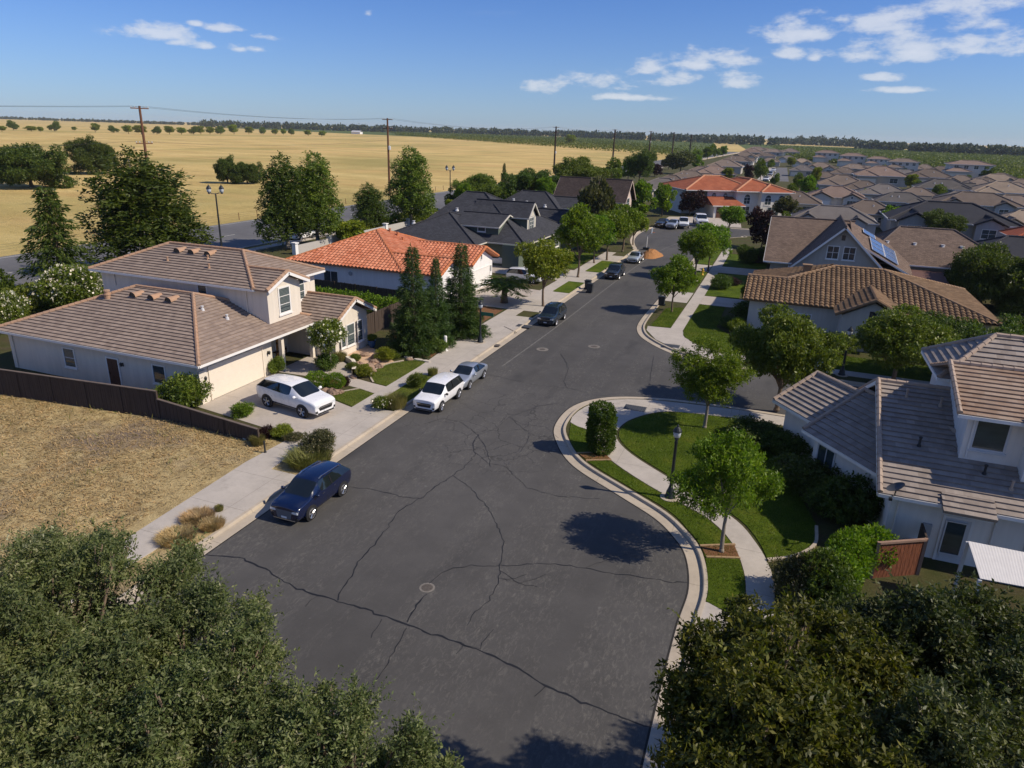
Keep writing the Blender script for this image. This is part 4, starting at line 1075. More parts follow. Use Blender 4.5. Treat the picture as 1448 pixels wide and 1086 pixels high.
p3_, c3_, e3_ = hip_planes(-9.9, 163.8, -2.0, 174, 5.62, (-5.95, 168), (-5.95, 171), 7.0)
p4_ = [[(-21.6, 161.9, 2.8), (-14.0, 161.9, 2.8), (-14.6, 168.3, 4.3), (-20.6, 168.3, 4.3)], [(-21.6, 161.9, 2.8), (-20.6, 168.3, 4.3), (-21.6, 171, 2.8)]]
finish_roof(Mn, p1_ + p2_ + p3_ + p4_, c1_ + c2_ + c3_, e1_ + e2_ + e3_ + [((-21.6, 161.9, 2.8), (-14, 161.9, 2.8))], 'plain', M_tileM, m_plain('pale_ridge', (0.50, 0.25, 0.14), .9), capr=.2)
for x, y, z_ in ((-18.9, 168.2, 4.3), (-16.2, 168.2, 4.3)): window(Mn, (x, y, z_ - .15), (0, -1), 1.1, .7, 2, 1, arch=True)
for x, y in ((-11.9, 166.2), (-7.7, 164.6), (-4.6, 164.6)): window(Mn, (x, y, 3.6), (0, -1), 1.4, 1.4, 2, 2, arch=True)
window(Mn, (-6.2, 164.6, 1.4), (0, -1), 2.6, 1.9, 3, 2); window(Mn, (-11.9, 166.2, 1.4), (0, -1), 1.6, 1.8, 2, 2)
garage_door(Mn, (-17.8, 162.5, .1), (0, -1), 5.0, 2.2, M_brown_wood)

Mn.rotation_euler = (0, 0, R(29)); Mn.location = (-13.5, 173, 0)
# ------------------------------------------------------------------ dark brown gabled house beyond the street trees
M_pinkst = m_stucco('pinkish_stucco', (0.55, 0.44, 0.36))
M_shK = m_shingle('dark_brown_shingle', (0.06, 0.045, 0.04))
K_ = thing('two_storey_house', 'two-storey pinkish house with steep dark brown gable roof above the street trees', 'house', (-34, 140, 0))
w = MB(); w.box(-42, 134, 0, -29.2, 141.5, 5.0); gable_wall(w, 'x', -29.5, -29.2, 134, 141.5, 5.0, 8.1); w.box(-42, 128, 0, -31, 134, 3.0); w.build('wall', M_pinkst, K_)
q = gable_planes('x', -43, -28.5, 133, 142.5, 4.7, 8.6); p2_, c2_, e2_ = hip_planes(-43, 127, -30.3, 136, 3.1, (-38, 131.5), (-35, 131.5), 5.0)
finish_roof(K_, q[0] + p2_, q[1] + c2_, q[2] + e2_, 'shingle', M_shK, m_plain('dark_cap', (.06, .045, .04), .9), rakes=q[3], capr=.1, gutmat=M_pinkst)
window(K_, (-29.2, 138, 4.3), (1, 0), 2.6, 1.7, 2, 2, fm=M_grey_trim); window(K_, (-29.2, 138, 6.9), (1, 0), .5, .5, 1, 1, fm=M_brown_wood)
# ------------------------------------------------------------------ foliage kit
def np_mesh(name, V, F4, mat, parent=None):
    """quads from numpy arrays"""
    me = bpy.data.meshes.new(name)
    if parent: V = V - np.array(ORG.get(parent.name, (0, 0, 0)), float)
    me.vertices.add(len(V)); me.vertices.foreach_set('co', V.astype(np.float32).ravel())
    n = len(F4)
    me.loops.add(n * 4); me.loops.foreach_set('vertex_index', F4.astype(np.int32).ravel())
    me.polygons.add(n); me.polygons.foreach_set('loop_start', np.arange(0, n * 4, 4, dtype=np.int32))
    me.materials.append(mat)
    me.update(calc_edges=True)
    o = bpy.data.objects.new(name, me)
    COL.objects.link(o)
    if parent:
        o.parent = parent; ORG[o.name] = ORG.get(parent.name, (0, 0, 0))
    return o
def unit(a): return a / np.maximum(np.linalg.norm(a, axis=1, keepdims=True), 1e-9)
def leaf_quads(P, N, size, aspect=0.5, spread=0.9, droop=0.0):
    """one rhombic leaf per point; N = main outward direction"""
    n = len(P)
    d = unit(N + rng.normal(0, spread, (n, 3)) + np.array([0, 0, -droop]))
    s = unit(np.cross(d, rng.normal(0, 1, (n, 3))))
    L = size * rng.uniform(0.5, 1.5, (n, 1)); Wd = L * aspect * rng.uniform(0.8, 1.2, (n, 1))
    up = unit(np.cross(d, s))
    V = np.empty((n, 4, 3))
    V[:, 0] = P; V[:, 1] = P + d * L * 0.5 + s * Wd * 0.5 + up * Wd * 0.15; V[:, 2] = P + d * L; V[:, 3] = P + d * L * 0.5 - s * Wd * 0.5 + up * Wd * 0.15
    return V.reshape(-1, 3)
def quads_of(nv): return np.arange(nv).reshape(-1, 4)
def clump_points(clumps, n, shell=0.55, inside=0.62):
    C = np.array([c[:3] for c in clumps]); Rr = np.array([c[3:6] for c in clumps])
    w = (Rr[:, 0] * Rr[:, 1] * Rr[:, 2]) ** (2 / 3); w /= w.sum()
    k = rng.choice(len(C), int(n * 1.5), p=w)
    D = unit(rng.normal(0, 1, (len(k), 3)))
    rad = shell + (1 - shell) * rng.random((len(k), 1)) ** 0.6
    rad *= 1 + 0.13 * np.sin(D[:, :1] * 7 + k[:, None]) * np.cos(D[:, 1:2] * 6 - k[:, None])
    P = C[k] + D * Rr[k] * rad
    keep = np.ones(len(k), bool)
    for i in range(len(C)):
        q = (((P - C[i]) / Rr[i]) ** 2).sum(1)
        keep &= (q > inside ** 2) | (k == i)
    P, D = P[keep][:n], D[keep][:n]
    return P, D
def crown_obj(name, clumps, n, size, mat, parent, aspect=0.5, spread=0.9, droop=0.0, shell=0.55, bias=(0, 0, 0.35)):
    P, D = clump_points(clumps, n, shell)
    V = leaf_quads(P, D + np.array(bias), size, aspect, spread, droop)
    return np_mesh(name, V, quads_of(len(V)), mat, parent)
def sprig_obj(name, clumps, nsprig, per, L, size, mat, parent, aspect=0.42, shell=0.5, bias=(0, 0, .35), inside=0.62, t0=0.1):
    """leaves set along short twigs, so the crown breaks into tufts"""
    P, D = clump_points(clumps, nsprig, shell, inside)
    n = len(P)
    d = unit(D + np.array(bias) + rng.normal(0, 0.45, (n, 3)))
    t = np.linspace(t0, 1.0, per)
    a = unit(np.cross(d, rng.normal(0, 1, (n, 3)))); b = np.cross(d, a)
    Ls = L * rng.uniform(0.6, 1.4, (n, 1))
    PP, NN = [], []
    for j in range(per):
        an = j * 2.4
        side = a * math.cos(an) + b * math.sin(an)
        PP.append(P + d * Ls * t[j]); NN.append(unit(d * 0.55 + side))
    PP, NN = np.concatenate(PP), np.concatenate(NN)
    V = leaf_quads(PP, NN, size, aspect, 0.25)
    return np_mesh(name, V, quads_of(len(V)), mat, parent)
def blob_clumps(cx, cy, cz, rx, ry, rz, n, r, seed, flat=1.0, low=-0.75, lumpy=.3):
    """tufts spread over an uneven crown: big boughs, each with smaller tufts around it"""
    rs = np.random.default_rng(seed)
    K = rs.normal(0, 1, (5, 3)) * 1.6; ph = rs.uniform(0, 6, 5)
    out = []
    while len(out) < n:
        d = rs.normal(0, 1, 3); d /= np.linalg.norm(d)
        if d[2] < low: continue
        hull = 1 + lumpy * np.sin(K @ d * 1.7 + ph).sum() / 2.2
        t = rs.uniform(0.25, 1.0) ** .45 * hull
        rr = r * rs.uniform(0.55, 1.35)
        out.append((cx + d[0] * max(.1, rx - rr * .7) * t, cy + d[1] * max(.1, ry - rr * .7) * t, cz + d[2] * max(.1, rz - rr * .6) * t, rr * rs.uniform(.8, 1.25), rr * rs.uniform(.8, 1.25), rr * 0.72 * flat))
    return out
def trunk_obj(parent, h, r, clumps, mat, fork=0.55, n=9, lean=0.0, name='trunk'):
    b = MB()
    pts = [Vector((lean * t * t, 0.08 * math.sin(3 * t), h * t)) for t in (0, .08, .3, .6, 1.0)]
    rad = [r * 1.5, r * 1.08, r, r * .85, r * .7]
    for i in range(4): b.tube(pts[i], pts[i + 1], rad[i], rad[i + 1], 10, 0, i == 0)
    for c in clumps[:n]:
        e = Vector(c[:3]); s0 = pts[3].lerp(pts[4], random.random())
        m = s0.lerp(e, .5) + Vector((0, 0, .1 * (e - s0).length))
        b.tube(s0, m, r * .5, r * .32, 7); b.tube(m, e, r * .32, r * .1, 6)
    return b.build(name, mat, parent, True)

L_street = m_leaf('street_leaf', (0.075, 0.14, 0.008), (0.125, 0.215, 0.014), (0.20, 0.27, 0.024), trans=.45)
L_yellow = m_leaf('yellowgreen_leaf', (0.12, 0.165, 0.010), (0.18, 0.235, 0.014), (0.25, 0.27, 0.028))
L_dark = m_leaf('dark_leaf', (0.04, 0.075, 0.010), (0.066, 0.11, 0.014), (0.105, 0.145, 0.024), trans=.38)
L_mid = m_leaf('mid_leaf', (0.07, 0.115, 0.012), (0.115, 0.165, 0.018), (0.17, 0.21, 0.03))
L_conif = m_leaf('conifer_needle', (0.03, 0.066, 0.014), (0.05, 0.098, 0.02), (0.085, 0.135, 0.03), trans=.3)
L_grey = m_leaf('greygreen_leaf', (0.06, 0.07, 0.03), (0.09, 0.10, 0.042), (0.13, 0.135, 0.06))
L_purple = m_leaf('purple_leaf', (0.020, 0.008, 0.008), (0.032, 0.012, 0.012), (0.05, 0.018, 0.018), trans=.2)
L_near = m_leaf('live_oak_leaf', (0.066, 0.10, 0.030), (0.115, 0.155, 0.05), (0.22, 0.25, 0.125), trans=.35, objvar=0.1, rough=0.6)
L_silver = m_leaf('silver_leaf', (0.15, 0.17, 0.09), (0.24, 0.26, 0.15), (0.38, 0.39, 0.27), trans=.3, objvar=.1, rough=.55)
L_holly = m_leaf('toyon_leaf', (0.04, 0.052, 0.007), (0.075, 0.09, 0.010), (0.165, 0.165, 0.026), trans=.35, objvar=.1, rough=.55)
L_flower = m_leaf('white_petal', (0.70, 0.68, 0.58), (0.78, 0.76, 0.68), (0.8, 0.8, 0.75), trans=.2)
L_pinkfl = m_leaf('dry_bloom', (0.30, 0.2, 0.13), (0.42, 0.33, 0.22), (0.5, 0.42, 0.32), trans=.2)
L_dry = m_leaf('straw_blade', (0.30, 0.22, 0.105), (0.40, 0.30, 0.15), (0.52, 0.42, 0.235), trans=.2)
L_drygreen = m_leaf('green_blade', (0.12, 0.13, 0.03), (0.17, 0.17, 0.05), (0.22, 0.21, 0.08), trans=.2)
BARK = m_bark('bark', (0.16, 0.12, 0.085)); BARKG = m_bark('grey_bark', (0.24, 0.21, 0.175))

PROTO = {}
def proto(key, name, r, h): 
    t = thing(name, None, None); PROTO[key] = (t, r, h)
    t.location = (0, 0, -500)
    return t
# street trees: three individuals, about 6 m
for v in range(3):
    t = proto('street%d' % v, 'street_tree', 2.3, 6.0)
    cl = blob_clumps(0, 0, 4.0, 2.3, 2.3, 2.05, 44, .62, 40 + v)
    trunk_obj(t, 2.4, .11, cl, BARK, n=12)
    sprig_obj('crown', cl, 2300, 7, .30, .19, L_street, t, .55)
t = proto('streetb', 'street_tree', 2.3, 6.0)
cl = blob_clumps(0, 0, 4.0, 2.3, 2.3, 2.05, 44, .58, 77); trunk_obj(t, 2.4, .11, cl, BARK, n=12); sprig_obj('crown', cl, 2300, 7, .3, .19, L_yellow, t, .55)
# the near corner trees: pistache-like, tufted
for v in range(2):
    t = proto('pist%d' % v, 'shade_tree', 2.3, 5.2)
    cl = blob_clumps(0, 0, 3.4, 2.35, 2.35, 1.9, 54, .46, 90 + v, .8, -.7, .25)
    trunk_obj(t, 2.2, .10, cl, BARKG, n=16)
    sprig_obj('crown', cl, 3000, 8, .30, .15, L_street, t, .36, .35)
# big dark shade trees
for v in range(2):
    t = proto('big%d' % v, 'shade_tree', 4.0, 8.0)
    cl = blob_clumps(0, 0, 4.6, 4.0, 4.0, 3.3, 74, .85, 130 + v, .85, -.75, .35)
    trunk_obj(t, 2.6, .19, cl, BARK, n=18)
    sprig_obj('crown', cl, 6000, 7, .38, .22, (L_mid, L_dark)[v], t, .5, .45)
# low-crowned trees whose foliage sweeps the ground
for v in range(2):
    t = proto('low%d' % v, 'shade_tree', 4.0, 6.0)
    cl = [(a, b_, max(.55, c), d, e, f) for a, b_, c, d, e, f in blob_clumps(0, 0, 2.2, 4.1, 4.1, 3.5, 84, .85, 150 + v, .85, -.62, .3)]
    trunk_obj(t, 1.4, .22, cl, BARK, n=18)
    sprig_obj('crown', cl, 7000, 7, .36, .21, L_dark, t, .5, .4)
# airy tall trees along the arterial
for v in range(2):
    t = proto('tall%d' % v, 'tall_tree', 3.0, 11.0)
    cl = [(random.gauss(0, .5) * (1.5 - z / 11), random.gauss(0, .5) * (1.5 - z / 11), z, 1.25 * (1.25 - z / 13), 1.25 * (1.25 - z / 13), 1.5 * (1.2 - z / 14)) for z in np.linspace(2.6, 10, 12)]
    cl += [(math.cos(a) * 1.9 * (1.2 - z / 12), math.sin(a) * 1.9 * (1.2 - z / 12), z, .85, .85, 1.1) for a, z in zip(np.arange(16) * 2.4, np.linspace(2.4, 8.5, 16))]
    trunk_obj(t, 6, .17, cl, BARKG, n=18)
    sprig_obj('crown', cl, 3000, 7, .42, .25, (L_mid, L_dark)[v], t, .42, .35)
# mixed background tree, fewer and larger leaves
for v, (mt) in enumerate((L_mid, L_street, L_grey, L_purple, L_dark, L_yellow)):
    t = proto('bg%d' % v, 'garden_tree', 2.6, 5.5)
    cl = blob_clumps(0, 0, 3.0, 2.6, 2.6, 2.45, 30, .8, 200 + v, 1, -.85)
    trunk_obj(t, 2.0, .13, cl, BARK, n=7)
    crown_obj('crown', cl, 5200, .36, mt, t, .6)
# redwoods / cypress spires
for v in range(2):
    t = proto('conif%d' % v, 'conifer', 2.0, 8.5)
    trunk_obj(t, 7.6, .16, [], BARK)
    P, N = [], []
    rs = np.random.default_rng(300 + v)
    for z in np.linspace(.35, 8.1, 34):
        rr = 2.25 * (1 - z / 8.7) ** .85 * rs.uniform(.82, 1.15)
        for a in np.arange(0, 6.28, 6.28 / max(5, int(15 * rr / 2))) + rs.uniform(0, 3):
            L_ = rr * rs.uniform(.55, 1.2); m = int(70 * L_) + 24
            q = rs.uniform(.25, 1, m) ** .7
            w_ = (1.05 - q) * .45 + .12
            x = q * L_; y = rs.normal(0, 1, m) * w_ * .6; zz = z - .22 * q * L_ + rs.normal(0, .09, m) + .10 * q ** 4 * L_
            P.append(np.stack([x * math.cos(a) - y * math.sin(a), x * math.sin(a) + y * math.cos(a), zz], 1))
            N.append(np.tile([math.cos(a), math.sin(a), -.25], (m, 1)))
    P, N = np.concatenate(P), np.concatenate(N)
    V = leaf_quads(P, N, .24, .17, .6); np_mesh('crown', V, quads_of(len(V)), L_conif, t)
# loose deodar
t = proto('deodar', 'conifer', 2.8, 10)
trunk_obj(t, 9.4, .17, [], BARK)
P, N = [], []
rs = np.random.default_rng(333)
for z in np.linspace(.8, 9.6, 26):
    rr = 2.7 * (1 - z / 10.2) ** .62
    for a in np.arange(0, 6.28, 6.28 / 6) + rs.uniform(0, 3):
        L_ = rr * rs.uniform(.45, 1.2); m = int(30 * L_) + 12
        q = rs.uniform(.15, 1, m); y = rs.normal(0, .16, m)
        zz = z + .25 * q * L_ - .34 * q * q * L_ - np.abs(rs.normal(0, .22, m))
        P.append(np.stack([q * L_ * math.cos(a) - y * math.sin(a), q * L_ * math.sin(a) + y * math.cos(a), zz], 1)); N.append(np.tile([math.cos(a), math.sin(a), -.8], (m, 1)))
P, N = np.concatenate(P), np.concatenate(N); V = leaf_quads(P, N, .32, .3, .5); np_mesh('crown', V, quads_of(len(V)), L_dark, t)
# shrubs
for key, mt, sz, asp in (('shrub_g', L_street, .10, .5), ('shrub_d', L_dark, .10, .5), ('shrub_m', L_mid, .10, .45), ('shrub_y', L_yellow, .10, .5), ('shrub_gr', L_grey, .1, .4), ('shrub_p', L_purple, .1, .5)):
    t = proto(key, 'shrub', 1.0, 1.4)
    cl = blob_clumps(0, 0, .7, .95, .95, .68, 22, .36, hash(key) % 999 if False else len(key) * 31 + int(sz * 1000) + ord(key[-1]), 1, -.95)
    trunk_obj(t, .5, .035, cl, BARK, n=8, name='stem')
    sprig_obj('foliage', cl, 1500, 6, .2, sz, mt, t, asp, .4)
    if key == 'shrub_gr':
        P, D = clump_points(cl, 260, .98, .95); V = leaf_quads(P + D * .06, D, .09, .8, .8); np_mesh('blossoms', V, quads_of(len(V)), L_pinkfl, t)
t = proto('ball', 'clipped_shrub', 1.0, 1.7)
cl = [(0, 0, .88, .95, .95, .82)] + [(math.cos(a) * .3, math.sin(a) * .3, .75, .7, .7, .72) for a in (0, 2, 4)]
trunk_obj(t, .6, .04, cl[:1], BARK, n=1, name='stem'); crown_obj('foliage', cl, 9000, .085, L_street, t, .6, .7, shell=.85)
# oleanders with white blossom
t = proto('oleander', 'flowering_shrub', 2.0, 3.0)
cl = blob_clumps(0, 0, 1.6, 1.9, 1.9, 1.35, 26, .6, 501, 1, -.8); trunk_obj(t, 1.0, .05, cl, BARK, n=9, name='stem'); sprig_obj('foliage', cl, 2000, 6, .26, .2, L_mid, t, .3, .4)
P, D = clump_points(cl, 2200, .98, .95); k = D[:, 2] > -.1; V = leaf_quads(P[k] + D[k] * .08, D[k], .14, .9, .8); np_mesh('blossoms', V, quads_of(len(V)), L_flower, t)
t = proto('flowertree', 'flowering_tree', 1.4, 3.9)
cl = blob_clumps(0, 0, 2.6, 1.35, 1.35, 1.2, 26, .45, 511, 1, -.8); trunk_obj(t, 1.6, .06, cl, BARKG, n=12); sprig_obj('crown', cl, 1700, 6, .2, .14, L_mid, t, .4, .4)
P, D = clump_points(cl, 520, .98, .95); V = leaf_quads(P + D * .08, D, .16, .95, .8); np_mesh('blossoms', V, quads_of(len(V)), L_flower, t)
# ornamental grass tuft
def blades(n, rad, h, wdt, mat, name, parent, lean=.5, seed=1):
    rs = np.random.default_rng(seed)
    a = rs.uniform(0, 6.28, n); r_ = rad * np.sqrt(rs.random(n)); P = np.stack([r_ * np.cos(a), r_ * np.sin(a), np.zeros(n)], 1)
    a2 = a + rs.normal(0, .7, n); hh = h * rs.uniform(.55, 1.15, n); ln = lean * hh * rs.uniform(.2, 1.2, n)
    T = P + np.stack([ln * np.cos(a2), ln * np.sin(a2), hh], 1); Mi = P + np.stack([ln * .3 * np.cos(a2), ln * .3 * np.sin(a2), hh * .6], 1)
    s = np.stack([-np.sin(a2), np.cos(a2), np.zeros(n)], 1) * wdt
    V = np.empty((n, 4, 3)); V[:, 0] = P; V[:, 1] = Mi + s; V[:, 2] = T; V[:, 3] = Mi - s
    V = V.reshape(-1, 3); return np_mesh(name, V, quads_of(len(V)), mat, parent)
t = proto('grass_g', 'ornamental_grass', 1.0, .9); blades(2600, .8, .62, .011, L_drygreen, 'blades', t, .6, 3)
t = proto('grass_d', 'ornamental_grass', 1.0, .8); blades(2600, .8, .5, .011, L_dry, 'blades', t, .7, 4)
# palm
t = proto('palm', 'palm', 1.9, 3.0)
b = MB(); b.lathe([(.3, 0), (.24, .4), (.2, .9), (.26, 1.15), (.1, 1.3)], (0, 0, 0), 12); b.build('trunk', BARK, t, True)
P, N = [], []
for i in range(34):
    a = i * 2.4; el = R(80 - 2.6 * i); Lf = 1.9
    for q in np.linspace(.15, 1, 22):
        x = Lf * q * math.cos(el * (1 - .5 * q)); z = 1.2 + Lf * q * math.sin(el) * (1 - .45 * q) - .35 * q * q
        for sgn in (-1, 1):
            P.append((x * math.cos(a), x * math.sin(a), z)); N.append((math.cos(a) * .5 - sgn * math.sin(a), math.sin(a) * .5 + sgn * math.cos(a), -.25))
V = leaf_quads(np.array(P), unit(np.array(N)), .5, .12, .1); np_mesh('fronds', V, quads_of(len(V)), L_dark, t)

def zt(g, py):
    lo, hi = 0.0, 40.0
    for _ in range(40):
        m = (lo + hi) / 2
        if PR((g.x, g.y, m))[1] > py: lo = m
        else: hi = m
    return lo
CAT = {'street_tree': 'street tree', 'shade_tree': 'tree', 'tall_tree': 'tree', 'garden_tree': 'tree', 'conifer': 'conifer', 'shrub': 'shrub', 'clipped_shrub': 'clipped shrub', 'flowering_shrub': 'flowering shrub', 'flowering_tree': 'flowering tree', 'ornamental_grass': 'grass clump', 'palm': 'palm'}
def plant(key, g, r, h, label, group=None, rot=None, col=None):
    src, pr, ph = PROTO[key]
    o = copy_tree(src)
    o.location = g
    o.rotation_euler = (0, 0, random.uniform(0, 6.28) if rot is None else rot)
    o.scale = (r / pr, r / pr, h / ph)
    tag(o, label, CAT.get(src.name.split('.')[0], 'plant'), group)
    return o
def plantpx(key, bx, by, ty, rpx, label, group=None, z=0.12, rot=None):
    """base pixel, top pixel row, half width in pixels"""
    g = G(bx, by, z)
    dist = (np.array(g) - CPOS) @ CF
    if key[:3] in ('str', 'pis', 'big', 'low', 'bg0', 'bg1', 'bg2', 'bg3', 'bg4', 'bg5'): rpx *= .86
    return plant(key, g, rpx * dist / FOC, max(.3, zt(g, ty) - z), label, group, rot)
# ------------------------------------------------------------------ trees and plants, one by one
ST = 'trees planted along the street'
for key, bx, by, ty, r, lab in (
    ('streetb', 768, 433, 340, 40, 'yellow-green street tree on the left kerb above the nearest parked dark SUV'),
    ('street0', 817, 392, 296, 36, 'green street tree on the left verge beyond the dark wheelie bins'),
    ('street1', 858, 368, 294, 32, 'green street tree on the left verge directly beside the middle dark car'),
    ('street2', 880, 356, 290, 32, 'bright street tree on the left verge beside the pale silver car'),
    ('street2', 840, 372, 304, 28, 'street tree set back on the lawn behind the second left verge tree'),
    ('streetb', 895, 346, 300, 22, 'pale green street tree nearest the pile of soil on the left'),
    ('street0', 950, 441, 366, 31, 'round bright green street tree on the far corner strip by a bin'),
    ('street1', 983, 393, 322, 30, 'street tree with twin neighbour on the right verge, nearer of the two'),
    ('street2', 1001, 383, 316, 30, 'street tree on the right verge, farther of the two beside the yellow hydrant'),
    ('street2', 1030, 332, 291, 21, 'bright yellow-green tree in front of the white mansion'),
): plantpx(key, bx, by, ty, r, lab, ST)
for key, bx, by, ty, r, lab in (
    ('pist0', 996, 605, 489, 62, 'tufted green tree in the middle of the corner lawn'),
    ('pist1', 1020, 781, 617, 76, 'tufted bright green tree in a mulch square beside the near kerb'),
    ('big0', 1098, 580, 424, 74, 'large dark tree at the side street kerb before the brown tile house'),
    ('big0', 1262, 545, 428, 78, 'large spreading tree rising behind the grey tile house, left of its pair'),
    ('big1', 1330, 536, 440, 70, 'large darker spreading tree behind the grey tile house, right of its pair'),
    ('big1', 1446, 540, 446, 55, 'dark tree at the right edge above the upper roof of the grey tile house'),
    ('low0', 1385, 430, 332, 62, 'broad green tree right of the brown barrel tile roof'),
    ('low1', 1440, 440, 362, 52, 'dark tree at the right picture edge beside the broad green tree'),
    ('tall1', 215, 388, 208, 92, 'broad dark tree standing behind the left two-storey house'),
    ('tall1', 408, 352, 216, 46, 'tall airy tree beside the arterial, left one of a close pair'),
    ('tall0', 450, 348, 214, 44, 'tall airy tree beside the arterial, right one of a close pair'),
    ('tall1', 524, 326, 258, 30, 'short dark tree between two tall airy trees by the arterial'),
    ('tall0', 582, 322, 207, 40, 'tall pale airy tree behind the terracotta roof beside a power pole'),
    ('big0', 675, 300, 240, 36, 'bushy tree behind the charcoal roof, left of the tall spire'),
    ('big1', 745, 288, 236, 38, 'dense tree behind the charcoal roof, right of the tall spire'),
    ('big0', 812, 282, 216, 42, 'broad tree beside the arterial left of the dark gabled house'),
    ('bg2', 840, 352, 246, 30, 'grey-green loose tree rising behind the left street trees'),
    ('big1', 903, 262, 210, 26, 'dark tree on the verge beyond the dark gabled house'),
    ('bg2', 962, 246, 212, 24, 'grey-green tree by the far arterial left of the suburb roofs'),
    ('low0', 45, 264, 193, 56, 'largest dark tree alone in the dry field at far left'),
    ('low1', 137, 245, 196, 37, 'smaller dark tree alone in the dry field, second from the left'),
    ('low1', 322, 258, 222, 21, 'left half of the pair of round bushes in the dry field'),
    ('low0', 350, 259, 224, 22, 'right half of the pair of round bushes in the dry field'),
    ('bg5', 497, 347, 312, 28, 'yellow-green bushy tree behind the terracotta roof'),
    ('bg1', 905, 309, 258, 23, 'leafy green tree left of the mansion driveway'),
    ('bg1', 936, 306, 262, 18, 'leafy green tree nearest the mansion driveway cars'),
    ('bg3', 975, 305, 270, 20, 'dark purple tree beside the mansion garage'),
    ('bg3', 1076, 352, 296, 23, 'near-black purple tree at the mansion corner of the bend'),
    ('bg0', 1100, 356, 304, 17, 'green tree beside the near-black purple tree at the bend'),
    ('bg3', 925, 250, 231, 13, 'low dark purple tree beyond the dark gabled house'),
    ('big1', 1330, 345, 296, 33, 'dark round tree in front of the long charcoal roof'),
    ('bg1', 1262, 325, 293, 21, 'light green tree left of the long charcoal roof'),
    ('bg0', 1175, 393, 356, 26, 'low bushy tree in front of the tall gable windows'),
    ('bg5', 807, 205, 190, 9, 'small yellow tree at the far edge of the dry field'),
): plantpx(key, bx, by, ty, r, lab)
plantpx('conif0', 586, 497, 344, 37, 'tallest dark conifer at the left of three beside the cream house')
plantpx('conif1', 617, 489, 360, 22, 'slim dark conifer in the middle of three beside the cream house')
plantpx('conif0', 652, 473, 342, 36, 'dark conifer at the right of three, nearest the white garage', rot=2.0)
plantpx('deodar', 92, 414, 258, 58, 'drooping loose conifer at the far left behind flowering bushes')
plantpx('conif1', 712, 290, 229, 8, 'thin dark spire of a cypress behind the charcoal roof')
# the clipped column on the corner
cg = G(848, 637, .16)
t = thing('clipped_shrub', 'tall clipped dark green column shrub on the corner strip', 'clipped shrub', tuple(cg))
cl = [(cg.x + random.gauss(0, .06), cg.y + random.gauss(0, .06), cg.z + z, .80 - .07 * abs(z - 1.0), .80 - .07 * abs(z - 1.0), .42) for z in np.linspace(.35, 2.45, 8)]
b = MB(); b.tube(tuple(cg), (cg.x, cg.y, cg.z + .9), .09, .06, 9); b.build('stem', BARK, t)
crown_obj('foliage', cl, 17000, .105, L_dark, t, .5, .8, shell=.78)
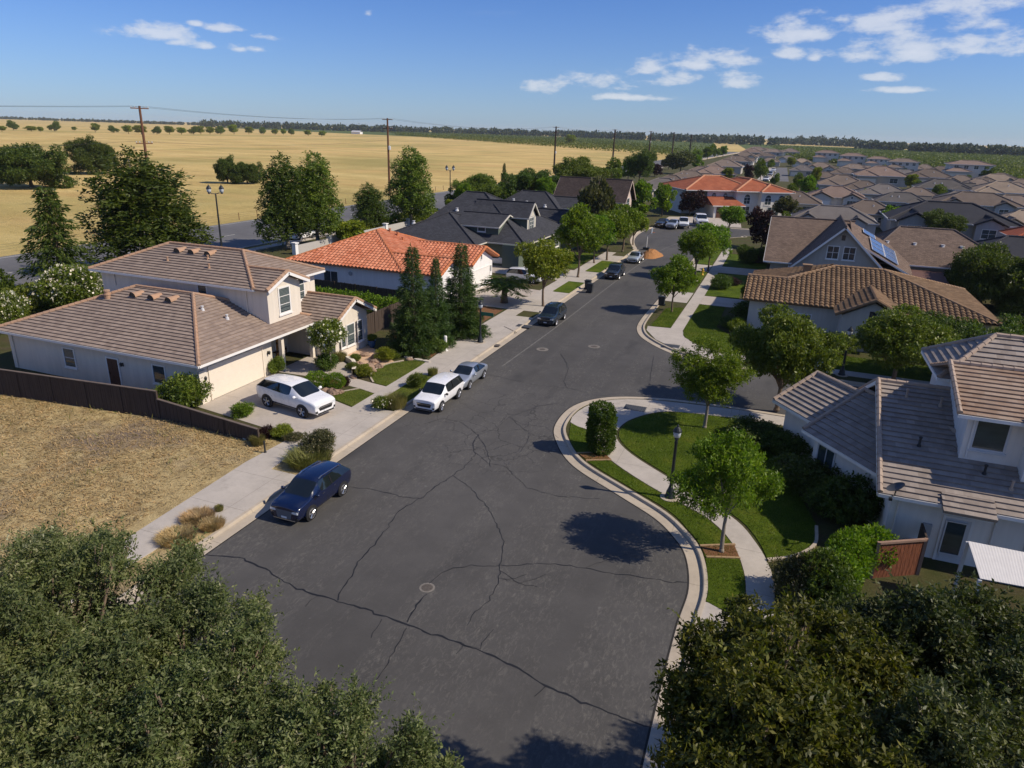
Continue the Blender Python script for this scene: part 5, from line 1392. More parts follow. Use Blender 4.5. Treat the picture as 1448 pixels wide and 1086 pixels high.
# shrubs and beds: key, base px, base py, top py, half width px, label
for a in (
    ('shrub_m', 264, 578, 529, 36, 'feathery green bush overhanging the wooden fence by the garage corner'),
    ('shrub_g', 345, 588, 570, 16, 'small lobed green shrub behind the low fence end'),
    ('ball', 449, 549, 526, 18, 'round clipped shrub beside the front path, left of the two'),
    ('ball', 474, 549, 528, 15, 'round clipped shrub beside the front path, right of the two'),
    ('shrub_p', 489, 545, 531, 6, 'small purple shrub at the end of the clipped pair'),
    ('shrub_d', 462, 522, 500, 18, 'dark leafy shrub at the foot of the flowering tree'),
    ('grass_g', 481, 510, 494, 11, 'spiky green plant between flowering tree and window wall'),
    ('shrub_m', 392, 528, 505, 12, 'green shrub in the porch shade beside the garage'),
    ('shrub_m', 500, 523, 512, 10, 'low green shrub along the curved path wall'),
    ('shrub_y', 515, 533, 517, 12, 'orange-tinged shrub in the rock garden'),
    ('shrub_m', 503, 511, 500, 9, 'small green shrub below the front window'),
    ('shrub_y', 546, 510, 493, 14, 'large dry golden clump among the garden boulders'),
    ('shrub_m', 560, 507, 499, 7, 'tiny grey-green clump at the lawn tip'),
    ('shrub_gr', 452, 640, 609, 24, 'tall wispy flowering shrub in the parkway beside the sidewalk'),
    ('grass_g', 437, 655, 634, 36, 'low green and tan grass clump behind the blue suv'),
    ('grass_g', 560, 576, 552, 18, 'grassy flowering clump on the parkway before the white suv'),
    ('shrub_m', 540, 578, 560, 14, 'low white-flowered bush at the parkway end before the white suv'),
    ('shrub_m', 590, 547, 527, 13, 'yellowish green bush on the parkway beside the white suv bonnet'),
    ('grass_g', 612, 531, 516, 8, 'small spiky clump on the parkway beside the white suv roof'),
    ('shrub_y', 400, 617, 603, 16, 'bright yellow-green groundcover mound at the driveway edge'),
    ('shrub_gr', 415, 622, 612, 14, 'pale sage mound next to the yellow-green groundcover'),
    ('shrub_p', 377, 618, 602, 11, 'twiggy brown shrub beside the low fence end'),
    ('grass_g', 365, 628, 612, 12, 'green grass clump at the foot of the low fence end'),
    ('shrub_y', 664, 470, 452, 14, 'yellow-green shrub beneath the right conifer'),
    ('shrub_m', 620, 497, 478, 14, 'bushy green shrub at the front of the conifer bed'),
    ('shrub_d', 640, 470, 452, 18, 'dark shrub between the middle and right conifers'),
    ('oleander', 105, 440, 372, 44, 'white-flowering oleander bush behind the cream house roof'),
    ('oleander', 8, 470, 408, 30, 'white-flowering oleander at the left picture edge'),
    ('bg4', 10, 440, 384, 28, 'dark tree at the left picture edge above the white oleander'),
    ('flowertree', 468, 524, 447, 26, 'small white-flowering tree in front of the porch'),
    ('palm', 713, 428, 374, 37, 'dark low palm on the white house driveway edge'),
    ('shrub_d', 1150, 700, 655, 48, 'dark foundation shrub under the angled wing window'),
    ('shrub_d', 1195, 735, 680, 45, 'dark foundation shrub along the angled wing wall'),
    ('shrub_d', 1118, 645, 612, 34, 'dark shrub at the far end of the angled wing'),
    ('shrub_d', 1065, 625, 596, 38, 'dark low shrub at the back of the corner lawn'),
    ('shrub_gr', 1128, 845, 786, 34, 'grey-green low shrub beside the near sidewalk'),
    ('shrub_d', 1165, 860, 790, 40, 'dark shrub between the sidewalk and the bright green bush'),
    ('shrub_d', 1060, 450, 425, 22, 'dark shrub bed at the left end of the brown tile house'),
    ('shrub_y', 1042, 470, 452, 12, 'yellowish shrub within the edged bed across the side street'),
    ('shrub_d', 1035, 465, 448, 18, 'dark shrub within the edged bed across the side street'),
    ('shrub_d', 1020, 408, 390, 16, 'dark shrub at the near end of the brown house lawn'),
    ('bg0', 1058, 430, 392, 17, 'dark green bushy tree at the left corner of the brown barrel roof'),
    ('shrub_p', 1034, 403, 391, 12, 'pinkish shrub beside the right-hand lawn'),
    ('shrub_d', 1055, 372, 347, 14, 'dark purple-green shrub on the lawn of the gabled house'),
    ('shrub_d', 1080, 372, 350, 12, 'dark shrub by the fence of the gabled house'),
    ('shrub_m', 1180, 500, 470, 30, 'shrub against the wall below the brown gable window'),
    ('shrub_g', 1246, 400, 390, 12, 'small green shrub under the rear window of the solar house'),
    ('grass_d', 280, 735, 722, 26, 'clump of long straw grass at the end of the sidewalk'),
    ('grass_d', 250, 762, 750, 30, 'clump of matted straw grass against the kerb'),
    ('grass_g', 310, 722, 712, 7, 'small green weed tuft beside the straw grass'),
    ('grass_d', 300, 745, 733, 20, 'third straw grass clump nearest the kerb'),
    ('shrub_g', 1435, 800, 770, 26, 'green bush below the pale patio cover'),
    ('shrub_d', 470, 470, 452, 14, 'dark hedge plant on the far side of the front wing') if False else ('shrub_m', 640, 372 + 70, 428, 12, 'green shrub behind the middle conifer'),
): plantpx(*a)
# hedges: rows of shrubs as single clipped plants
def hedge(name, label, pts, r, h, n, size, mat):
    t = thing(name, label, 'hedge', (pts[0][0], pts[0][1], .1))
    cl = []
    for a, b_ in zip(pts[:-1], pts[1:]):
        L_ = math.hypot(b_[0] - a[0], b_[1] - a[1]); k = max(2, int(L_ / (r * .8)))
        for i in range(k + 1):
            q = i / k
            cl.append((a[0] + (b_[0] - a[0]) * q + random.gauss(0, r * .12), a[1] + (b_[1] - a[1]) * q + random.gauss(0, r * .12), .1 + h * .52, r * random.uniform(.85, 1.15), r * random.uniform(.85, 1.15), h * .52 * random.uniform(.88, 1.12)))
    b = MB()
    for c in cl: b.tube((c[0], c[1], .05), (c[0], c[1], c[2]), .04, .02, 5)
    b.build('stems', BARK, t)
    crown_obj('foliage', cl, n, size, mat, t, .5)
hedge('hedge', 'dark green hedge behind the cream house facing the arterial road', [(-64, 34), (-63, 44), (-62, 52)], 1.4, 2.3, 9000, .3, L_mid)
hedge('hedge', 'green hedge along the dark fence between the cream and white houses', [(-48, 57.3), (-40, 57.0), (-33.5, 56.6)], .8, 1.6, 9000, .2, L_street)
hedge('hedge', 'bright green bushy hedge between the near sidewalk and the wooden gate', [tuple(G(*q, .1))[:2] for q in ((1182, 842), (1196, 812), (1226, 800))], .85, 1.9, 15000, .13, L_street)
hedge('hedge', 'yellowish hedge on the arterial verge behind the terracotta roof', [(-66, 96), (-66, 112), (-66, 128)], 1.2, 1.7, 7000, .35, L_yellow)
# white flower heads for the parkway bushes
for px, py, lab in ((541, 568, 'white daisy heads on the parkway bush before the white suv'),):
    g = G(px, py, .9)
    P = np.array([(g.x + random.gauss(0, .3), g.y + random.gauss(0, .35), .55 + random.random() * .45) for _ in range(22)])
    V = leaf_quads(P, np.tile([0, -.4, 1.0], (22, 1)), .11, .95, .3); tag(np_mesh('daisy_flowers', V, quads_of(len(V)), L_flower), lab, 'flowers', None, 'stuff')
# rock garden boulders
t_r = [(521, 520, .45), (531, 512, .38), (508, 516, .33), (538, 505, .62), (550, 501, .5), (516, 503, .34), (527, 525, .3), (463, 553, .34), (472, 556, .42), (456, 551, .25), (481, 555, .28), (579, 509, .25), (536, 519, .35), (500, 534, .25)]
M_rock = m_plain('boulder', (0.27, 0.185, 0.13), .95, var=.5, scale=3, bumpy=.8)
for k, (px, py, r_) in enumerate(sorted(t_r)):
    g = G(px, py, .14)
    bm = MB(); V, F = [], []
    n, mN = 12, 7
    rs = np.random.default_rng(600 + k)
    ph = rs.uniform(0, 6, 6)
    prof = []
    for i in range(mN):
        th = math.pi * (i + .02) / (mN - 1 + .04)
        for j in range(n):
            f = 2 * math.pi * j / n
            rr = r_ * (1 + .16 * math.sin(2 * f + ph[0] + th) + .12 * math.sin(3 * f + ph[1]) * math.sin(2 * th + ph[2]) + rs.normal(0, .05))
            V.append((g.x + rr * 1.15 * math.sin(th) * math.cos(f), g.y + rr * math.sin(th) * math.sin(f), .14 + .12 * r_ + rr * .62 * math.cos(th)))
    for i in range(mN - 1):
        for j in range(n): F.append((i * n + j, (i + 1) * n + j, (i + 1) * n + (j + 1) % n, i * n + (j + 1) % n))
    bm.idx(V, F)
    tag(bm.build('boulder', M_rock), '%s from the left of the brown boulders beside the front path and rock garden' % ORDW[k], 'boulder', 'garden boulders')
# curved low wall beside the path
wl = MB(); sweep(wl, catmull([(-30.7, 42.75), (-29.8, 42.75), (-28.7, 42.15), (-27.9, 41.1), (-27.5, 40.4)], 8), [(.14, .05), (.14, .5), (-.14, .5), (-.14, .05)][::-1])
wl.v = wl.v; tag(wl.build('garden_wall', M_cream), 'low curved stucco wall along the front path', 'wall')
# blue pot with a clipped plant
pg = G(526, 491, .14)
t = thing('plant_pot', 'blue glazed pot beside the corner of the cream house', 'plant pot', tuple(pg))
b = MB(); b.lathe([(.2, 0), (.3, .3), (.33, .55), (.36, .58), (.33, .6), (.28, .55)], tuple(pg), 16); b.build('pot', m_plain('blue_glaze', (.03, .09, .22), .2, var=.2, spec=.6), t, True)
b = MB(); b.lathe([(.29, .52), (.28, .57), (.02, .58)], tuple(pg), 14); b.build('soil', M_mulch, t)
plant('shrub_g', Vector((pg.x, pg.y, pg.z + .55)), .42, .55, 'green plant growing in the blue pot')

# ------------------------------------------------------------------ the two big crowns in the near foreground
def near_tree(name, label, base, clumps, ns, per, L_, size, mat, tint2=None, ns2=0, cl2=None, tip=.1):
    t = thing(name, label, 'tree', base)
    b = MB()
    bz = Vector(base)
    top = Vector((sum(c[0] for c in clumps) / len(clumps), sum(c[1] for c in clumps) / len(clumps), min(c[2] for c in clumps) - 1.0))
    fk = bz.lerp(top, .6)
    b.tube(bz, bz.lerp(fk, .1), .34, .24, 12); b.tube(bz.lerp(fk, .1), fk, .24, .18, 12)
    for c in clumps:
        e = Vector(c[:3]); m = fk.lerp(e, .5) + Vector((random.gauss(0, .2), random.gauss(0, .2), .25))
        b.tube(fk, m, .07, .045, 7); b.tube(m, e, .045, .015, 6)
        for k in range(1):
            q = e + Vector((random.gauss(0, c[3] * .5), random.gauss(0, c[3] * .5), random.gauss(0.1, c[3] * .4)))
            b.tube(m.lerp(e, .7), q, .022, .006, 5)
    b.build('trunk', BARK, t, True)
    low = [(bz.x + (c[0] - bz.x) * .82, bz.y + (c[1] - bz.y) * .82, c[2] - random.uniform(1.3, 2.4), c[3] * 1.25, c[4] * 1.25, c[5] * 1.3) for c in clumps[::3]]
    sprig_obj('lower_boughs', low, int(ns * .2), per, L_, size * 1.15, mat, t, .4, .3, inside=.5)
    sprig_obj('crown', clumps, int(ns * .72), per, L_, size, mat, t, .38, .25, inside=.5, t0=tip)
    # long leafy shoots breaking the outline
    P, D = clump_points(clumps, int(ns * .045), .9, .95)
    D = unit(D * .8 + np.array([0, 0, .75]) + rng.normal(0, .3, D.shape)); Ls = rng.uniform(.35, .95, (len(P), 1))
    PP, NN = [], []
    for j in range(20):
        q = (j + .5) / 20
        PP.append(P + D * Ls * q + np.array([0, 0, -.25]) * q * q * Ls); NN.append(unit(D * .6 + rng.normal(0, .6, D.shape)))
    PP, NN = np.concatenate(PP), np.concatenate(NN)
    V = leaf_quads(PP, NN, size * .95, .36, .25); np_mesh('shoots', V, quads_of(len(V)), mat, t)
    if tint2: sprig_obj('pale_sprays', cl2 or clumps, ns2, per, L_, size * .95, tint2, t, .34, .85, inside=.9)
def cpx(lst):
    out = []
    rs = np.random.default_rng(len(lst) * 7)
    for px, py, z, r_ in lst:
        g = G(px, py, z)
        out.append((g.x, g.y, g.z - .45 * r_, r_ * .5, r_ * .5, r_ * .4))
        for _ in range(9):
            d = rs.normal(0, 1, 3); d /= np.linalg.norm(d); q = rs.uniform(.2, .42) * r_
            out.append((g.x + d[0] * r_ * .9, g.y + d[1] * r_ * .9, g.z - .15 * r_ + rs.uniform(-.55, .75) * r_ * (1.1 - .5 * math.hypot(d[0], d[1])), q, q, q * rs.uniform(.9, 1.7)))
    return out
LA = cpx([(60, 800, 7.3, .8), (150, 790, 7.4, .75), (232, 806, 7.2, .62), (110, 890, 6.2, 1.0), (15, 900, 7.0, .95), (195, 885, 7.2, .7), (30, 1000, 5.8, 1.1), (130, 985, 6.9, .9), (60, 1090, 6.4, 1.1), (250, 800, 6.0, .5), (165, 765, 6.9, .38), (-40, 840, 6.5, 1.1), (175, 1075, 5.6, 1.0), (95, 800, 5.4, 1.1), (270, 850, 6.2, .4)])
LB = cpx([(290, 860, 7.0, .55), (340, 900, 7.1, .5), (250, 930, 6.0, .75), (330, 965, 6.7, .6), (378, 925, 6.5, .34), (235, 1000, 6.8, .8), (300, 1050, 5.5, .9), (205, 1080, 6.2, .9), (385, 1005, 6.5, .5), (330, 890, 5.4, .7), (365, 1065, 6.2, .6)])
LC = cpx([(437, 1030, 6.6, .36), (500, 1000, 6.7, .3), (498, 1050, 6.5, .36), (440, 1085, 6.2, .5), (582, 1040, 6.3, .3), (586, 1080, 6.0, .34), (520, 1105, 5.2, .6), (548, 1095, 5.0, .5), (632, 1088, 5.6, .2), (455, 985, 6.2, .22), (470, 1060, 4.8, .6)])
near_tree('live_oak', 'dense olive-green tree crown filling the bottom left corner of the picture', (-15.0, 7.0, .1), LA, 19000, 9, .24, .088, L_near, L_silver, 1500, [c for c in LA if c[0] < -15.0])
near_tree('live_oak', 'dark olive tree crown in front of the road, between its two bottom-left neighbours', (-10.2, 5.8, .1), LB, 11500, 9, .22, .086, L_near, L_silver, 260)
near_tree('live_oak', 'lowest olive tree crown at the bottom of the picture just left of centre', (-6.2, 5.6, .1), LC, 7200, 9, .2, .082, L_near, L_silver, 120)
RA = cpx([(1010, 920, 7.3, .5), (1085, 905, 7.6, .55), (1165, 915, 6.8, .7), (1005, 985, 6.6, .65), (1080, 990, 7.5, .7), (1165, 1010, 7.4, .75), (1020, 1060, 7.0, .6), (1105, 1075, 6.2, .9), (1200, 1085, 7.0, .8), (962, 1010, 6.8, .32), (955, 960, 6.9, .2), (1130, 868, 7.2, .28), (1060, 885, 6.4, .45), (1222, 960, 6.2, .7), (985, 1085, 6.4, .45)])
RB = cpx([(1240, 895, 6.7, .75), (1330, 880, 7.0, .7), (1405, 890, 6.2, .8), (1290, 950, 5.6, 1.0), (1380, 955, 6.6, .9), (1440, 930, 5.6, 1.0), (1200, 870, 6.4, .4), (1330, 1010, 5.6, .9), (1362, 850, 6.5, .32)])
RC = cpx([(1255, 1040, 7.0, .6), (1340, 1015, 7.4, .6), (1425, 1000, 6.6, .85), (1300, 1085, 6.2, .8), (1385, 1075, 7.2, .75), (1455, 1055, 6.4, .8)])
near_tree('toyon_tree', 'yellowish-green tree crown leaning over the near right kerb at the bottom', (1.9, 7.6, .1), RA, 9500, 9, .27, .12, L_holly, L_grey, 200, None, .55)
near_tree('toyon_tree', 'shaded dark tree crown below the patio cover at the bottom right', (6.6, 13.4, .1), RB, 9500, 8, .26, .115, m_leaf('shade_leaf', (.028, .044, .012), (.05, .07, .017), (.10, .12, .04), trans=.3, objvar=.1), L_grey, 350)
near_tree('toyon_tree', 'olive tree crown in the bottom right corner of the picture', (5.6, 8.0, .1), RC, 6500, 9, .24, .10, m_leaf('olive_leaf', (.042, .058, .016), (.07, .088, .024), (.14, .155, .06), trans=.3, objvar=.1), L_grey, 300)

# ------------------------------------------------------------------ dry grass of the vacant lot
n = 90000
X = rng.uniform(-62, -25.0, n); Y = rng.uniform(9, 28.6, n)
dens = (np.sin(X * .55) + np.sin(Y * .8 + X * .3) + np.sin(X * 1.9 + Y * 1.3) * .7) * .25 + .75
k = rng.random(n) < np.clip(dens, .2, 1)
X, Y = X[k], Y[k]; n = len(X)
a = rng.uniform(0, 6.28, n) + np.sin(X * .9) * 1.5; P = np.stack([X, Y, np.full(n, .09)], 1)
Lh = rng.uniform(.10, .34, n)[:, None]; d = np.stack([np.cos(a), np.sin(a), rng.uniform(.08, .75, n)], 1)
s = np.stack([-np.sin(a), np.cos(a), np.zeros(n)], 1) * .02
V = np.empty((n, 4, 3)); V[:, 0] = P; V[:, 1] = P + d * Lh * .55 + s; V[:, 2] = P + d * Lh * np.array([1, 1, .65]); V[:, 3] = P + d * Lh * .55 - s
V = V.reshape(-1, 3)
tag(np_mesh('dry_grass', V, quads_of(len(V)), L_dry), 'matted straw-coloured dry grass covering the vacant lot', 'dry grass', None, 'stuff')
n = 2600
X = rng.uniform(-46, -25.2, n); Y = rng.uniform(12, 28.6, n); k = (np.sin(X * .9 + 1) * np.sin(Y * 1.1) > .45) | (Y > 27.9); X, Y = X[k], Y[k]; n = len(X)
P = np.stack([X, Y, np.full(n, .09)], 1); V = leaf_quads(P, np.tile([0, 0, 1.0], (n, 1)), .3, .12, .6)
tag(np_mesh('green_weeds', V, quads_of(len(V)), L_drygreen), 'scattered green weeds among the straw of the vacant lot', 'weeds', None, 'stuff')

# short grass standing on the nearer lawns
def in_poly(X, Y, poly):
    c = np.zeros(len(X), bool)
    n = len(poly)
    for i in range(n):
        (x0, y0), (x1, y1) = poly[i][:2], poly[(i + 1) % n][:2]
        if y0 == y1: continue
        c ^= ((y0 > Y) != (y1 > Y)) & (X < (x1 - x0) * (Y - y0) / (y1 - y0) + x0)
    return c
L_grass = m_leaf('grass_blade', (.055, .095, .006), (.085, .135, .009), (.15, .175, .022), trans=.3, nsc=.7)
L_grass2 = m_leaf('tired_grass_blade', (.08, .105, .012), (.12, .15, .02), (.20, .19, .05), trans=.3, nsc=.9)
for gm, lab in ((True, 'short green grass of the corner lawns and verges'), (False, 'tired green-tan grass of the front lawns by the parked cars')):
    PS = []
    for poly, z, good in LAWNS:
        if good != gm: continue
        xs, ys = [p[0] for p in poly], [p[1] for p in poly]
        if min(ys) > 64: continue
        A_ = (max(xs) - min(xs)) * (max(ys) - min(ys)); n = int(min(A_ * 420, 60000))
        X, Y = rng.uniform(min(xs) - .05, max(xs) + .05, n), rng.uniform(min(ys) - .05, max(ys) + .05, n)
        grow = np.array([np.mean(xs), np.mean(ys)]); k = in_poly(X, Y, poly)
        PS.append(np.stack([X[k] + rng.normal(0, .02, k.sum()), Y[k] + rng.normal(0, .02, k.sum()), np.full(k.sum(), z - .005)], 1))
    P = np.concatenate(PS)
    V = leaf_quads(P, np.tile([0, 0, 1.0], (len(P), 1)), .075, .22, .45)
    tag(np_mesh('lawn_grass', V, quads_of(len(V)), L_grass if gm else L_grass2), lab, 'grass', None, 'stuff')
# ------------------------------------------------------------------ cars
def paint(name, col, metal=0.0, rough=.28):
    t = NT(name)
    n = t.noise(t.objc(), 3.0, 3)
    t.bsdf(t.mix(1.0, col, t.math('MULTIPLY_ADD', n, .12, .94), 'MULTIPLY'), t.math('MULTIPLY_ADD', n, .12, rough - .06), metal, None, .5, .8)
    return t.mat
M_cglass = NT('car_glass'); M_cglass.bsdf((.010, .014, .016), .05, 0, None, .8); M_cglass = M_cglass.mat
M_tyre = m_plain('tyre_rubber', (.014, .014, .015), .85); M_rim = m_plain('alloy', (.55, .55, .56), .3, .9, var=.1)
M_rimback = m_plain('rim_shade', (.16, .16, .17), .5)
M_black = m_plain('black_plastic', (.018, .018, .019), .55); M_chrome = m_plain('chrome', (.7, .7, .72), .15, 1.0, var=.05)
M_lamp = NT('headlamp'); M_lamp.bsdf((.75, .78, .8), .08, .2, None, .9); M_lamp = M_lamp.mat
M_tail = m_plain('tail_lamp', (.35, .015, .01), .15); M_plate = m_plain('plate_white', (.7, .7, .7), .4, var=.05)
def_suv = [(-2.38, .42, .90, .98, .76, .84, .72), (-2.30, .30, 1.08, 1.17, .86, .91, .82), (-2.02, .26, 1.12, 1.68, .88, .93, .72), (-1.0, .26, 1.10, 1.78, .89, .94, .77), (.05, .26, 1.08, 1.79, .89, .94, .77), (.52, .26, 1.07, 1.70, .89, .94, .75), (1.28, .26, 1.05, 1.12, .89, .93, .84), (1.95, .28, 1.02, 1.09, .88, .91, .80), (2.26, .29, .98, 1.05, .86, .89, .76), (2.38, .28, .93, .99, .82, .85, .70)]
def_xover = [(-2.34, .44, 1.00, 1.08, .74, .82, .68), (-2.25, .30, 1.15, 1.23, .86, .91, .76), (-1.86, .26, 1.24, 1.60, .89, .94, .64), (-.95, .26, 1.19, 1.72, .90, .95, .72), (.1, .26, 1.14, 1.74, .90, .95, .73), (.52, .26, 1.12, 1.67, .90, .95, .71), (1.36, .26, 1.08, 1.15, .89, .93, .82), (1.95, .28, 1.03, 1.10, .88, .91, .78), (2.25, .29, .97, 1.04, .85, .88, .74), (2.36, .28, .89, .96, .80, .83, .68)]
def_sedan = [(-2.32, .36, .80, .87, .68, .76, .64), (-2.2, .26, .94, 1.01, .80, .86, .74), (-1.66, .22, .97, 1.06, .83, .88, .74), (-.95, .2, .96, 1.38, .84, .89, .60), (-.3, .2, .95, 1.46, .85, .89, .64), (.28, .2, .94, 1.43, .85, .89, .64), (1.14, .2, .92, .99, .84, .88, .76), (1.8, .22, .86, .94, .83, .86, .7), (2.17, .24, .82, .89, .80, .83, .68), (2.3, .24, .74, .81, .74, .78, .62)]
def_truck = [(-2.75, .5, .95, 1.0, .84, .88, .84), (-2.7, .45, 1.0, 1.02, .88, .92, .88), (-1.05, .4, 1.02, 1.05, .88, .93, .88), (-.95, .4, 1.08, 1.78, .88, .93, .70), (-.3, .4, 1.08, 1.84, .88, .93, .72), (.45, .4, 1.08, 1.78, .88, .93, .70), (1.15, .4, 1.08, 1.14, .88, .92, .82), (2.1, .4, 1.04, 1.1, .86, .9, .76), (2.45, .42, .98, 1.04, .85, .88, .74), (2.6, .45, .88, .94, .80, .82, .66)]
def make_car(name, label, kind, paint_mat, clad=False, rails=False, rim=.24, grille='wide'):
    st = {'suv': def_suv, 'xover': def_xover, 'sedan': def_sedan, 'truck': def_truck}[kind]
    t = thing(name, label, 'car' if kind != 'truck' else 'pickup truck')
    rows = []
    for x, zl, zb, zt_, wl, wb, wt in st:
        half = [(0, zl), (wl * .92, zl), (wl, zl + .14), (wb * 1.015, (zl + zb) / 2 + .06), (wb, zb), (wt, zt_ - .03), (wt * .62, zt_ + .005), (0, zt_ + .02)]
        rows.append([(x, y, z) for y, z in half])
    cab = [i for i, s in enumerate(st) if s[3] - s[2] > .3]
    c0, c1 = cab[0], cab[-1]
    verts, faces, mats = [], [], []
    n = len(rows[0])
    for r in rows: verts += r
    for r in rows: verts += [(x, -y, z) for x, y, z in r]
    off = len(rows) * n
    for i in range(len(rows) - 1):
        for j in range(n - 1):
            m = 0
            if c0 <= i < c1 and j == 4: m = 1
            if i == c1 and j in (5, 6): m = 1
            if i == c0 - 1 and j in (5, 6): m = 1
            if i in (c0 - 1, c1) and j == 4 and kind != 'truck': m = 1 if i == c0 - 1 else 0
            q = (i * n + j, (i + 1) * n + j, (i + 1) * n + j + 1, i * n + j + 1)
            faces.append(q[::-1]); mats.append(m)
            faces.append(tuple(off + k for k in q)); mats.append(m)
    for i in (0, len(rows) - 1):
        for j in range(n - 1):
            q = (i * n + j, i * n + j + 1, off + i * n + j + 1, off + i * n + j)
            faces.append(q if i else q[::-1]); mats.append(0)
    me = bpy.data.meshes.new('tmp'); me.from_pydata(verts, [], faces)
    me.materials.append(paint_mat); me.materials.append(M_cglass)
    me.polygons.foreach_set('material_index', mats)
    import bmesh
    bm = bmesh.new(); bm.from_mesh(me); bmesh.ops.remove_doubles(bm, verts=bm.verts, dist=1e-4); bm.to_mesh(me)
    bmesh.ops.recalc_face_normals(bm, faces=bm.faces); bm.to_mesh(me)
    cr = bm.edges.layers.float.get('crease_edge') or bm.edges.layers.float.new('crease_edge')
    for e in bm.edges:
        ms = {f.material_index for f in e.link_faces}
        if len(ms) == 2: e[cr] = .75
        xs = [v.co.x for v in e.verts]
        if min(xs) > st[-1][0] - .001: e[cr] = .55
        if max(xs) < st[0][0] + .001: e[cr] = .45
    bm.to_mesh(me); bm.free()
    o = bpy.data.objects.new('tmp', me); COL.objects.link(o)
    md = o.modifiers.new('s', 'SUBSURF'); md.levels = 2; md.render_levels = 2
    dg = bpy.context.evaluated_depsgraph_get()
    ev = bpy.data.meshes.new_from_object(o.evaluated_get(dg))
    V = [v.co[:] for v in ev.vertices]
    for mi, nm, mt in ((0, 'body', paint_mat), (1, 'windows', M_cglass)):
        b = MB()
        b.v = list(V); b.f = [list(p.vertices) for p in ev.polygons if p.material_index == mi]; b.m = [0] * len(b.f); b.uv = [None] * len(b.f)
        used = sorted({i for f in b.f for i in f}); mp = {a: k for k, a in enumerate(used)}
        b.v = [V[i] for i in used]; b.f = [[mp[i] for i in f] for f in b.f]
        b.build(nm, mt, t, True)
    bpy.data.objects.remove(o)
    L0, L1 = st[0][0], st[-1][0]
    wb_ = (L1 - L0) * .295
    wr = .36 if kind != 'sedan' else .33
    wy = st[4][5] - .02
    for sx in (wb_ + .02, -wb_ + .02):
        for sy in (1, -1):
            b = MB()
            pr = [(wr * .62, -.11), (wr * .95, -.115), (wr, -.08), (wr, .08), (wr * .95, .115), (wr * .62, .11)]
            b.lathe(pr, (sx, sy * (wy - .07), wr), 20, 0, 'y', True)
            w_ = b.build('wheel', M_tyre, t, True)
            b = MB()
            yy = sy * (wy + .048)
            b.lathe([(wr * .76, sy * 0.0), (wr * .72, sy * .014), (wr * .66, sy * -.02), (.01, sy * -.03)], (sx, yy, wr), 20, 1, 'y', False)
            for k in range(5):
                a = k * 2 * math.pi / 5 + .3
                for da in (-.14, .14):
                    b.tube((sx + math.cos(a + da) * wr * .1, yy + sy * .005, wr + math.sin(a + da) * wr * .1), (sx + math.cos(a + da * .8) * wr * .66, yy + sy * .002, wr + math.sin(a + da * .8) * wr * .70), .03, .024, 5)
            b.build('rim', [M_rim, M_rimback], w_)
            b = MB()   # dark wheel arch
            b.lathe([(wr * 1.22, -.05), (wr * 1.22, .018), (wr * 1.08, .026)] if sy > 0 else [(wr * 1.08, -.026), (wr * 1.22, -.018), (wr * 1.22, .05)], (sx, sy * wy, wr + .02), 22, 0, 'y', True)
            b.build('wheel_arch', M_black, t)
    from mathutils.bvhtree import BVHTree
    tree = BVHTree.FromPolygons([Vector(v) for v in V], [list(p.vertices) for p in ev.polygons])
    def front(y, z, sgn=1):
        h = tree.ray_cast(Vector((5 * sgn, y, z)), Vector((-sgn, 0, 0)))
        return h[0].x if h[0] else (L1 if sgn > 0 else L0) * .9
    def side(x, z, sy):
        h = tree.ray_cast(Vector((x, 4 * sy, z)), Vector((0, -sy, 0)))
        return abs(h[0].y) if h[0] else .8
    def patch(nm, mt, corners, o=.012, n=6, sgn=1, par=t):
        """a panel that lies on the nose or tail: corners are (y, z) of a quad"""
        q = MB(); P = []
        for i in range(n + 1):
            row = []
            for j in range(n + 1):
                u_, v_ = i / n, j / n
                y = (corners[0][0] * (1 - u_) + corners[1][0] * u_) * (1 - v_) + (corners[3][0] * (1 - u_) + corners[2][0] * u_) * v_
                z = (corners[0][1] * (1 - u_) + corners[1][1] * u_) * (1 - v_) + (corners[3][1] * (1 - u_) + corners[2][1] * u_) * v_
                row.append((front(y, z, sgn) + sgn * o, y, z))
            P.append(row)
        for i in range(n):
            for j in range(n): f = [P[i][j], P[i + 1][j], P[i + 1][j + 1], P[i][j + 1]]; q.face(f if (corners[1][0] - corners[0][0]) * sgn > 0 else f[::-1])
        return q.build(nm, mt, par)
    def sidepatch(nm, mt, x0, x1, z0, z1, sy, o=.012, n=8):
        q = MB()
        for i in range(n):
            xa, xb = x0 + (x1 - x0) * i / n, x0 + (x1 - x0) * (i + 1) / n
            zm = (z0 + z1) / 2
            for za, zb in ((z0, zm), (zm, z1)):
                f = [(x, sy * (side(x, z, sy) + o), z) for x, z in ((xa, za), (xb, za), (xb, zb), (xa, zb))]
                q.face(f if sy < 0 else f[::-1])
        return q.build(nm, mt, t)
    hw = st[-1][5]; zb_ = st[-1][2]; zl_ = st[-1][1]; tw, tz = st[0][5], st[1][2]
    for sy in (1, -1):
        patch('headlight', M_lamp, [(sy * (hw + .02), zb_ - .17), (sy * (hw - .36), zb_ - .17), (sy * (hw - .32), zb_ - .05), (sy * (hw + .02), zb_ - .02)])
        patch('fog_light', M_black, [(sy * (hw - .02), zl_ + .12), (sy * (hw - .2), zl_ + .12), (sy * (hw - .16), zl_ + .26), (sy * (hw + .01), zl_ + .24)], .01)
        patch('tail_light', M_tail, [(sy * (tw - .02), tz - .22), (sy * (tw - .3), tz - .2), (sy * (tw - .3), tz - .06), (sy * (tw + .02), tz - .06)], .012, 5, -1)
        xm = st[c1 + 1][0] - .36
        b = MB(); zz = st[c1][2] + .07
